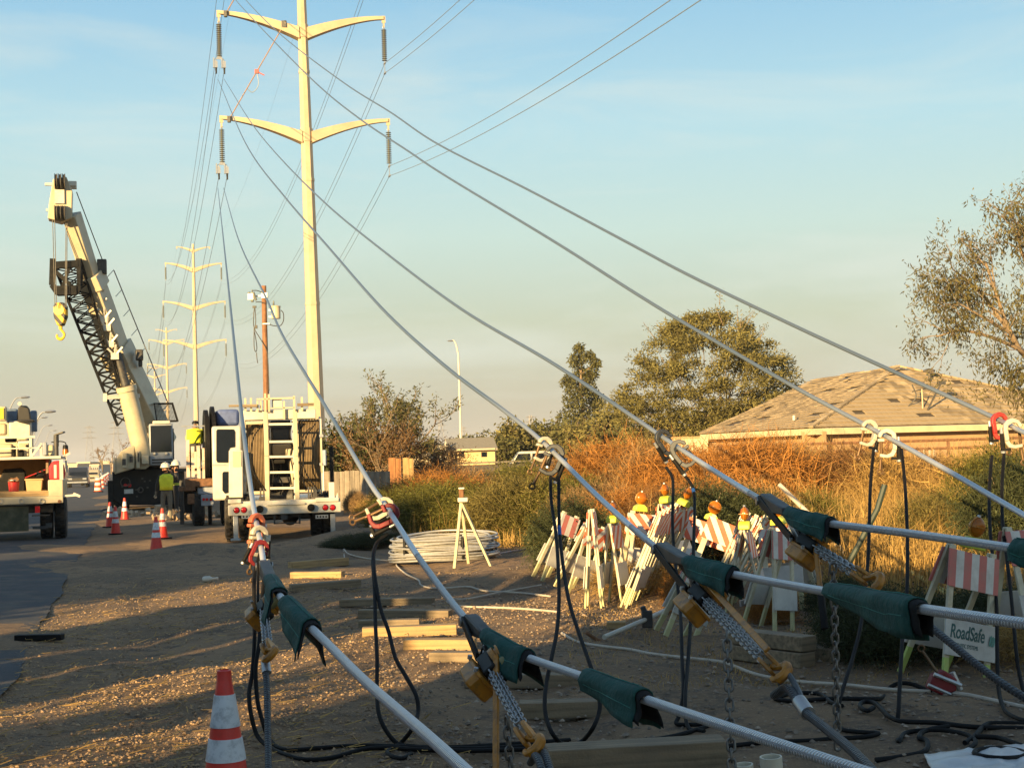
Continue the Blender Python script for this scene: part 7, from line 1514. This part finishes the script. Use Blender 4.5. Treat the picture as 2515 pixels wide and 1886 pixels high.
# ---- vehicles
def car(name, label, px, d, rz, col, L_=4.8, wd=1.85, H=1.85, cab=(-.9, 2.2), hood=1.0, group=None):
    t = thing(name, label, 'car' if name != 'pickup_truck' else 'pickup', GX(px, d, 0), rz, group); x0, x1 = -L_ / 2, L_ / 2; w_ = wd / 2
    MB().prism([(x0, .35), (x0, .95), (x0 + .1, 1.02), (cab[0] - .5, hood), (cab[0], 1.05), (x1 - .05, 1.05), (x1, .9), (x1, .35)], (0, -w_, 0), (1, 0, 0), (0, 0, 1), (0, wd, 0)).build('body', col, t, bev=.05)
    c0, c1 = cab; cb = MB().prism([(c0 - .35, 1.04), (c0 + .35, H - .04), (c0 + .5, H), (c1 - .25, H), (c1 - .08, H - .08), (c1, 1.04)], (0, -w_ + .08, 0), (1, 0, 0), (0, 0, 1), (0, wd - .16, 0)).build('cab', col, t, bev=.05)
    for s in (-1, 1):
        mid = (c0 + c1) / 2
        for a, b in ((c0 + .1, mid - .06), (mid + .06, c1 - .2)): MB().prism([(a - .2 if a < mid else a, 1.12), (a + (.18 if a < mid else 0), H - .14), (b, H - .14), (b, 1.12)], (0, s * (w_ - .085), 0), (1, 0, 0), (0, 0, 1), (0, s * .015, 0)).build('window', M_glass, cb)
        for x in (x0 + .85, x1 - .85): MB().lathe((x, s * (w_ - .12), .36), [(.1, -.12), (.33, -.12), (.36, -.08), (.36, .08), (.33, .12), (.1, .12)], 20, (0, 1, 0)).build('wheel', M_tyre, t)
    MB().prism([(c0 - .3, 1.1), (c0 - .28, 1.1), (c0 + .32, H - .1), (c0 + .3, H - .1)], (0, -w_ + .2, 0), (1, 0, 0), (0, 0, 1), (0, wd - .4, 0)).build('windscreen', M_glass, cb)
    for s in (-1, 1): MB().box((x0 - .005, s * (w_ - .3), .8), (.04, .34, .16)).build('headlight', M_galv, t); MB().box((x1 + .005, s * (w_ - .2), .85), (.04, .2, .22)).build('tail_light', M_lens_r, t)
    MB().box((x0 - .01, 0, .75), (.05, .9, .2)).build('grille', M_dark, t); MB().box((x0 - .02, 0, .5), (.1, wd * .95, .14)).build('bumper', M_galv, t); return t
car('pickup_truck', 'white pickup parked behind the block wall, roof and windows showing', 1283, 92, R(4), M_white, cab=(-.6, 1.6), H=1.95)
car('parked_car', 'dark sport utility car coming towards the camera on the road', 192, 135, R(104), mat('dark_car_paint', (.03, .035, .045), .3, coat=.5), H=1.85)
car('parked_car', 'pale car behind the dark one on the road', 222, 150, R(104), M_cream, H=1.6)
car('parked_car', 'second pale car farther down the road beside the barrels', 236, 230, R(104), M_greyp, H=1.6)
# orange barrels along the road
M_brl = stripes('barrel_bands', (.70, .10, .03), (.66, .64, .6), (0, 0, 1), .36, damt=.2, off=.1); me = MB().lathe((0, 0, 0), [(.32, 0), (.32, .08), (.27, .1), (.26, .35), (.245, .36), (.24, .6), (.225, .62), (.21, .9), (.15, 1.0), (.02, 1.02)], 18).mesh('barrel_body', M_brl); mb2 = MB().lathe((0, 0, 0), [(.38, 0), (.38, .06), (.3, .07)], 18).mesh('barrel_base', M_rub)
for i, (px, d, lab) in enumerate(((240, 104, 'nearest orange barrel beside the crane carrier'), (249, 122, 'second orange barrel of the road row'), (254, 142, 'third orange barrel of the road row'), (258, 165, 'fourth orange barrel of the road row'), (262, 195, 'fifth orange barrel of the road row'), (265, 230, 'farthest orange barrel of the road row'))):
    t = thing('traffic_barrel', lab, 'traffic barrel', GX(px, d), 0, 'orange barrels along the road')
    for nm_, m_ in (('barrel_body', me), ('base', mb2)): o = bpy.data.objects.new(nm_, m_); COL.objects.link(o); o.parent = t
# heap of rubble and debris near the crane
rg = random.Random(31); M_rub2 = mat('broken_concrete', (.40, .30, .20), .9, var=.2, island=.3)
for k, (px, d, n_, sp_) in enumerate(((455, 47.5, 46, 1.3), (352, 52, 34, 1.5))):
    p = GX(px, d); mb = MB()
    for i in range(n_):
        s = rg.uniform(.06, .2); c = p + V((rg.gauss(0, sp_ * .5), rg.gauss(0, .4), .05 + .25 * rg.random() ** 2)); mb.box(c, (s * 1.5, s, s * .8), Matrix.Rotation(rg.random() * 3, 3, V((rg.random(), rg.random(), 1)).normalized()))
    o = mb.build('rubble', M_rub2, None, sm=False); o['kind'] = 'stuff'; o['label'] = 'broken concrete heaped near the crane'
# far skyline along the road: low flat buildings
M_far = [mat('far_cream', (.50, .42, .32), .9), mat('far_pink', (.48, .33, .26), .9), mat('far_grey', (.35, .33, .31), .9)]
for i, (px, d, wpx, hm) in enumerate(((178, 700, 22, 9), (205, 760, 30, 11), (232, 640, 20, 7), (255, 820, 26, 12), (285, 700, 30, 8), (150, 900, 30, 12), (320, 900, 40, 10), (105, 800, 40, 9))):
    fr = Frame(px, d, 0); hm *= .42; t = fr.thing('far_building', 'low %s building on the skyline down the road, %s' % (['cream', 'pink', 'grey'][i % 3], ['behind the dark car', 'wide one beyond the cars', 'small one above the barrels', 'tall one left of the crane', 'one touching the crane carrier', 'far one above the red bag', 'one behind the crane turret', 'one behind the left truck'][i]), 'building', 'low buildings on the skyline'); w_ = wpx * d / 3600
    MB().mm((-w_ / 2, 0, -1), (w_ / 2, 20, hm)).build('wall', M_far[i % 3], t); MB().mm((-w_ / 2 - .3, -.3, hm), (w_ / 2 + .3, 20.3, hm + .6)).build('parapet', M_trim, t)
    for k in range(4): MB().mm((-w_ / 2 + w_ * (k + .3) / 4, -.1, hm * .45), (-w_ / 2 + w_ * (k + .7) / 4, .02, hm * .7)).build('window', M_glass, t)
# lattice pylons far away
M_pyl = mat('pylon_steel', (.30, .30, .31), .6, metal=.3)
for i, (px, d, h, lab) in enumerate(((220, 1500, 46, 'faint lattice pylon left of the crane, wider'), (286, 1300, 44, 'faint lattice pylon close to the crane turret'), (1084, 1500, 42, 'faint pylon left of the street lamp'), (1140, 1700, 38, 'faint pylon right of the street lamp'), (1306, 1100, 32, 'thin distant mast above the middle trees'))):
    t = thing('lattice_pylon', lab, 'pylon', (W(px, 1120, d).x, W(px, 1120, d).y, 0), .3, 'lattice pylons on the horizon'); mb = MB(); b_ = h * .11
    cs = [V((sx * b_, sy * b_, 0)) for sx, sy in ((-1, -1), (1, -1), (1, 1), (-1, 1))]; tp = [V((c.x * .18, c.y * .18, h)) for c in cs]; r_ = .22
    for c, e in zip(cs, tp): mb.tube([c, e], r_, 4)
    for k in range(8):
        u, v = k / 8, (k + 1) / 8
        for q in range(4): mb.tube([cs[q].lerp(tp[q], u), cs[(q + 1) % 4].lerp(tp[(q + 1) % 4], v)], r_ * .5, 4)
    mb.build('lattice', M_pyl, t, kind='stuff')
    for z, w_ in ((h * .72, h * .16), (h * .84, h * .14), (h * .95, h * .12)): mb = MB(); mb.tube([(-w_, 0, z), (0, 0, z + .8), (w_, 0, z)], r_, 4); mb.tube([(-w_, 0, z), (w_, 0, z)], r_, 4); mb.build('cross_arm', M_pyl, t)
# bare far trees down the road
rg = random.Random(8)
for i, (px, d) in enumerate(((250, 330), (300, 260), (275, 400))): tree('bare_tree', 'leafless tree on the skyline, %s of three left of the crane' % ['middle', 'right', 'left'][i], GX(px, d), 7.5, 3, rg, M_leafb, 160, .4, .3, group='bare trees down the road', spread=.6, up=.3, r=.14)
# ------------------------------------------------------------------ unseen things added behind the photographer to shade the yard
SV = V((math.sin(SUN_AZ), math.cos(SUN_AZ), 0)); SU = V((math.cos(SUN_AZ), -math.sin(SUN_AZ), 0))
def at_uv(u, v): return SU * u + SV * v
fz = -SUN_AZ
# unseen box truck added to shade the near ground
t = thing('shadow_truck', 'unseen white box truck added behind the photographer for its shade', 'truck', at_uv(-2.1, -4.5), fz)
MB().mm((-3.9, -1.2, .9), (3.0, 1.3, 4.3)).build('cargo_box', M_white, t, bev=.03); MB().mm((3.1, -1.15, .6), (5.2, 1.2, 2.9)).build('cab', M_white, t, bev=.15)
MB().mm((-3.9, -1.0, .55), (5.0, 1.1, .9)).build('chassis', M_dark, t)
for x in (-2.6, -1.6, 4.0):
    for y in (-1.0, 1.1): MB().lathe((x, y, .5), [(.1, -.14), (.45, -.14), (.5, -.1), (.5, .1), (.45, .14), (.1, .14)], 20, (0, 1, 0)).build('wheel', M_tyre, t)
# unseen board fence added for shade bands; its gaps let sun streaks through
t = thing('shadow_fence', 'unseen slotted fence added behind the photographer to cast shade bands', 'fence', at_uv(-10, -4), fz); u = -11.85
rg = random.Random(6)
while u < -8.25:
    w_ = .24
    if not (-9.42 < u + .12 < -9.22 or -10.3 < u + .12 < -10.12): MB().mm((u + 10, -.015, .05), (u + 10 + w_ + .004, .015, 4.4 + rg.uniform(-.08, .05))).build('board', M_board, t)
    else: MB().mm((u + 10, -.015, .05), (u + 10 + w_ * .75, .015, 4.35)).build('board', M_board, t)
    u += w_
for z in (.6, 2.2, 3.5): MB().mm((-1.85, .02, z), (1.75, .07, z + .1)).build('fence_rail', M_woodd, t)
# unseen trees added on the sun side to cast shade
rg = random.Random(77); gp = 'unseen trees added to cast shade'
def shade_tree(u, v, h, r_, n, lab, low=.3):
    p = at_uv(u, v); t = thing('shadow_tree', lab, 'tree', p, 0, gp); mb = MB(); lf = MB(); mb.tube([(0, 0, -.2), (.1, 0, h * .5), (0, .1, h * .85)], [.2, .14, .05], 8)
    for k in range(n):
        a = rg.random() * 6.283; z = h * (low + (1 - low) * rg.random()); q = r_ * math.sqrt(max(.1, 1 - ((z / h - .55) / .6) ** 2)) * rg.random() ** .5; c = V((math.cos(a) * q, math.sin(a) * q, min(z, h - .4))); mb.tube([(0, 0, z * .7), c], [.05, .02], 5)
        for i in range(130): leafq(lf, c + V((rg.gauss(0, .4), rg.gauss(0, .4), rg.gauss(0, .33))), rdir(rg), rg.uniform(.2, .42), .17, rg)
    mb.build('trunk', M_bark, t); lf.build('crown', M_leafd, t, sm=False)
shade_tree(-14.6, -5, 5.6, 1.1, 60, 'dense unseen tree added for shade next to the slotted fence', .0)
for u, n_ in ((-16.4, 'right'), (-18.3, 'middle'), (-20.0, 'left')): shade_tree(u, -6 - rg.random(), 6.9, 1.25, 75, 'dense tall unseen tree added for shade behind the photographer, ' + n_, .0)
for u, n_ in ((-24.6, 'right'), (-26.8, 'middle'), (-29, 'left')): shade_tree(u, -6 - rg.random(), 6.9, 1.3, 65, 'lower unseen tree added for shade behind the photographer, ' + n_, .0)
shade_tree(-33.5, -6, 7.5, 1.4, 60, 'unseen tree added for shade before the tall pair', .0)
for u, n_ in ((-36.8, 'first'), (-39.2, 'second'), (-41.6, 'third')): shade_tree(u, -8, 12.3, 1.7, 95, 'very tall unseen tree added at the row end to shade the crane carrier, ' + n_, .0)
shade_tree(-7.0, -6, 3.2, .7, 6, 'small sparse unseen tree added in the gap to dapple the sunlight', .3)
# ------------------------------------------------------------------ the air
o = MB().mm((-2000, -500, -1.5), (2000, 4600, 62)).build('haze', None, None, sm=False); o['kind'] = 'stuff'; o['label'] = 'thin evening haze'
hm_ = bpy.data.materials.new('haze_air'); hm_.use_nodes = True; n = hm_.node_tree; n.nodes.clear(); pv = n.nodes.new('ShaderNodeVolumePrincipled'); pv.inputs['Color'].default_value = (.9, .9, .92, 1); pv.inputs['Density'].default_value = .00016
n.links.new(pv.outputs[0], n.nodes.new('ShaderNodeOutputMaterial').inputs['Volume']); o.data.materials.append(hm_)
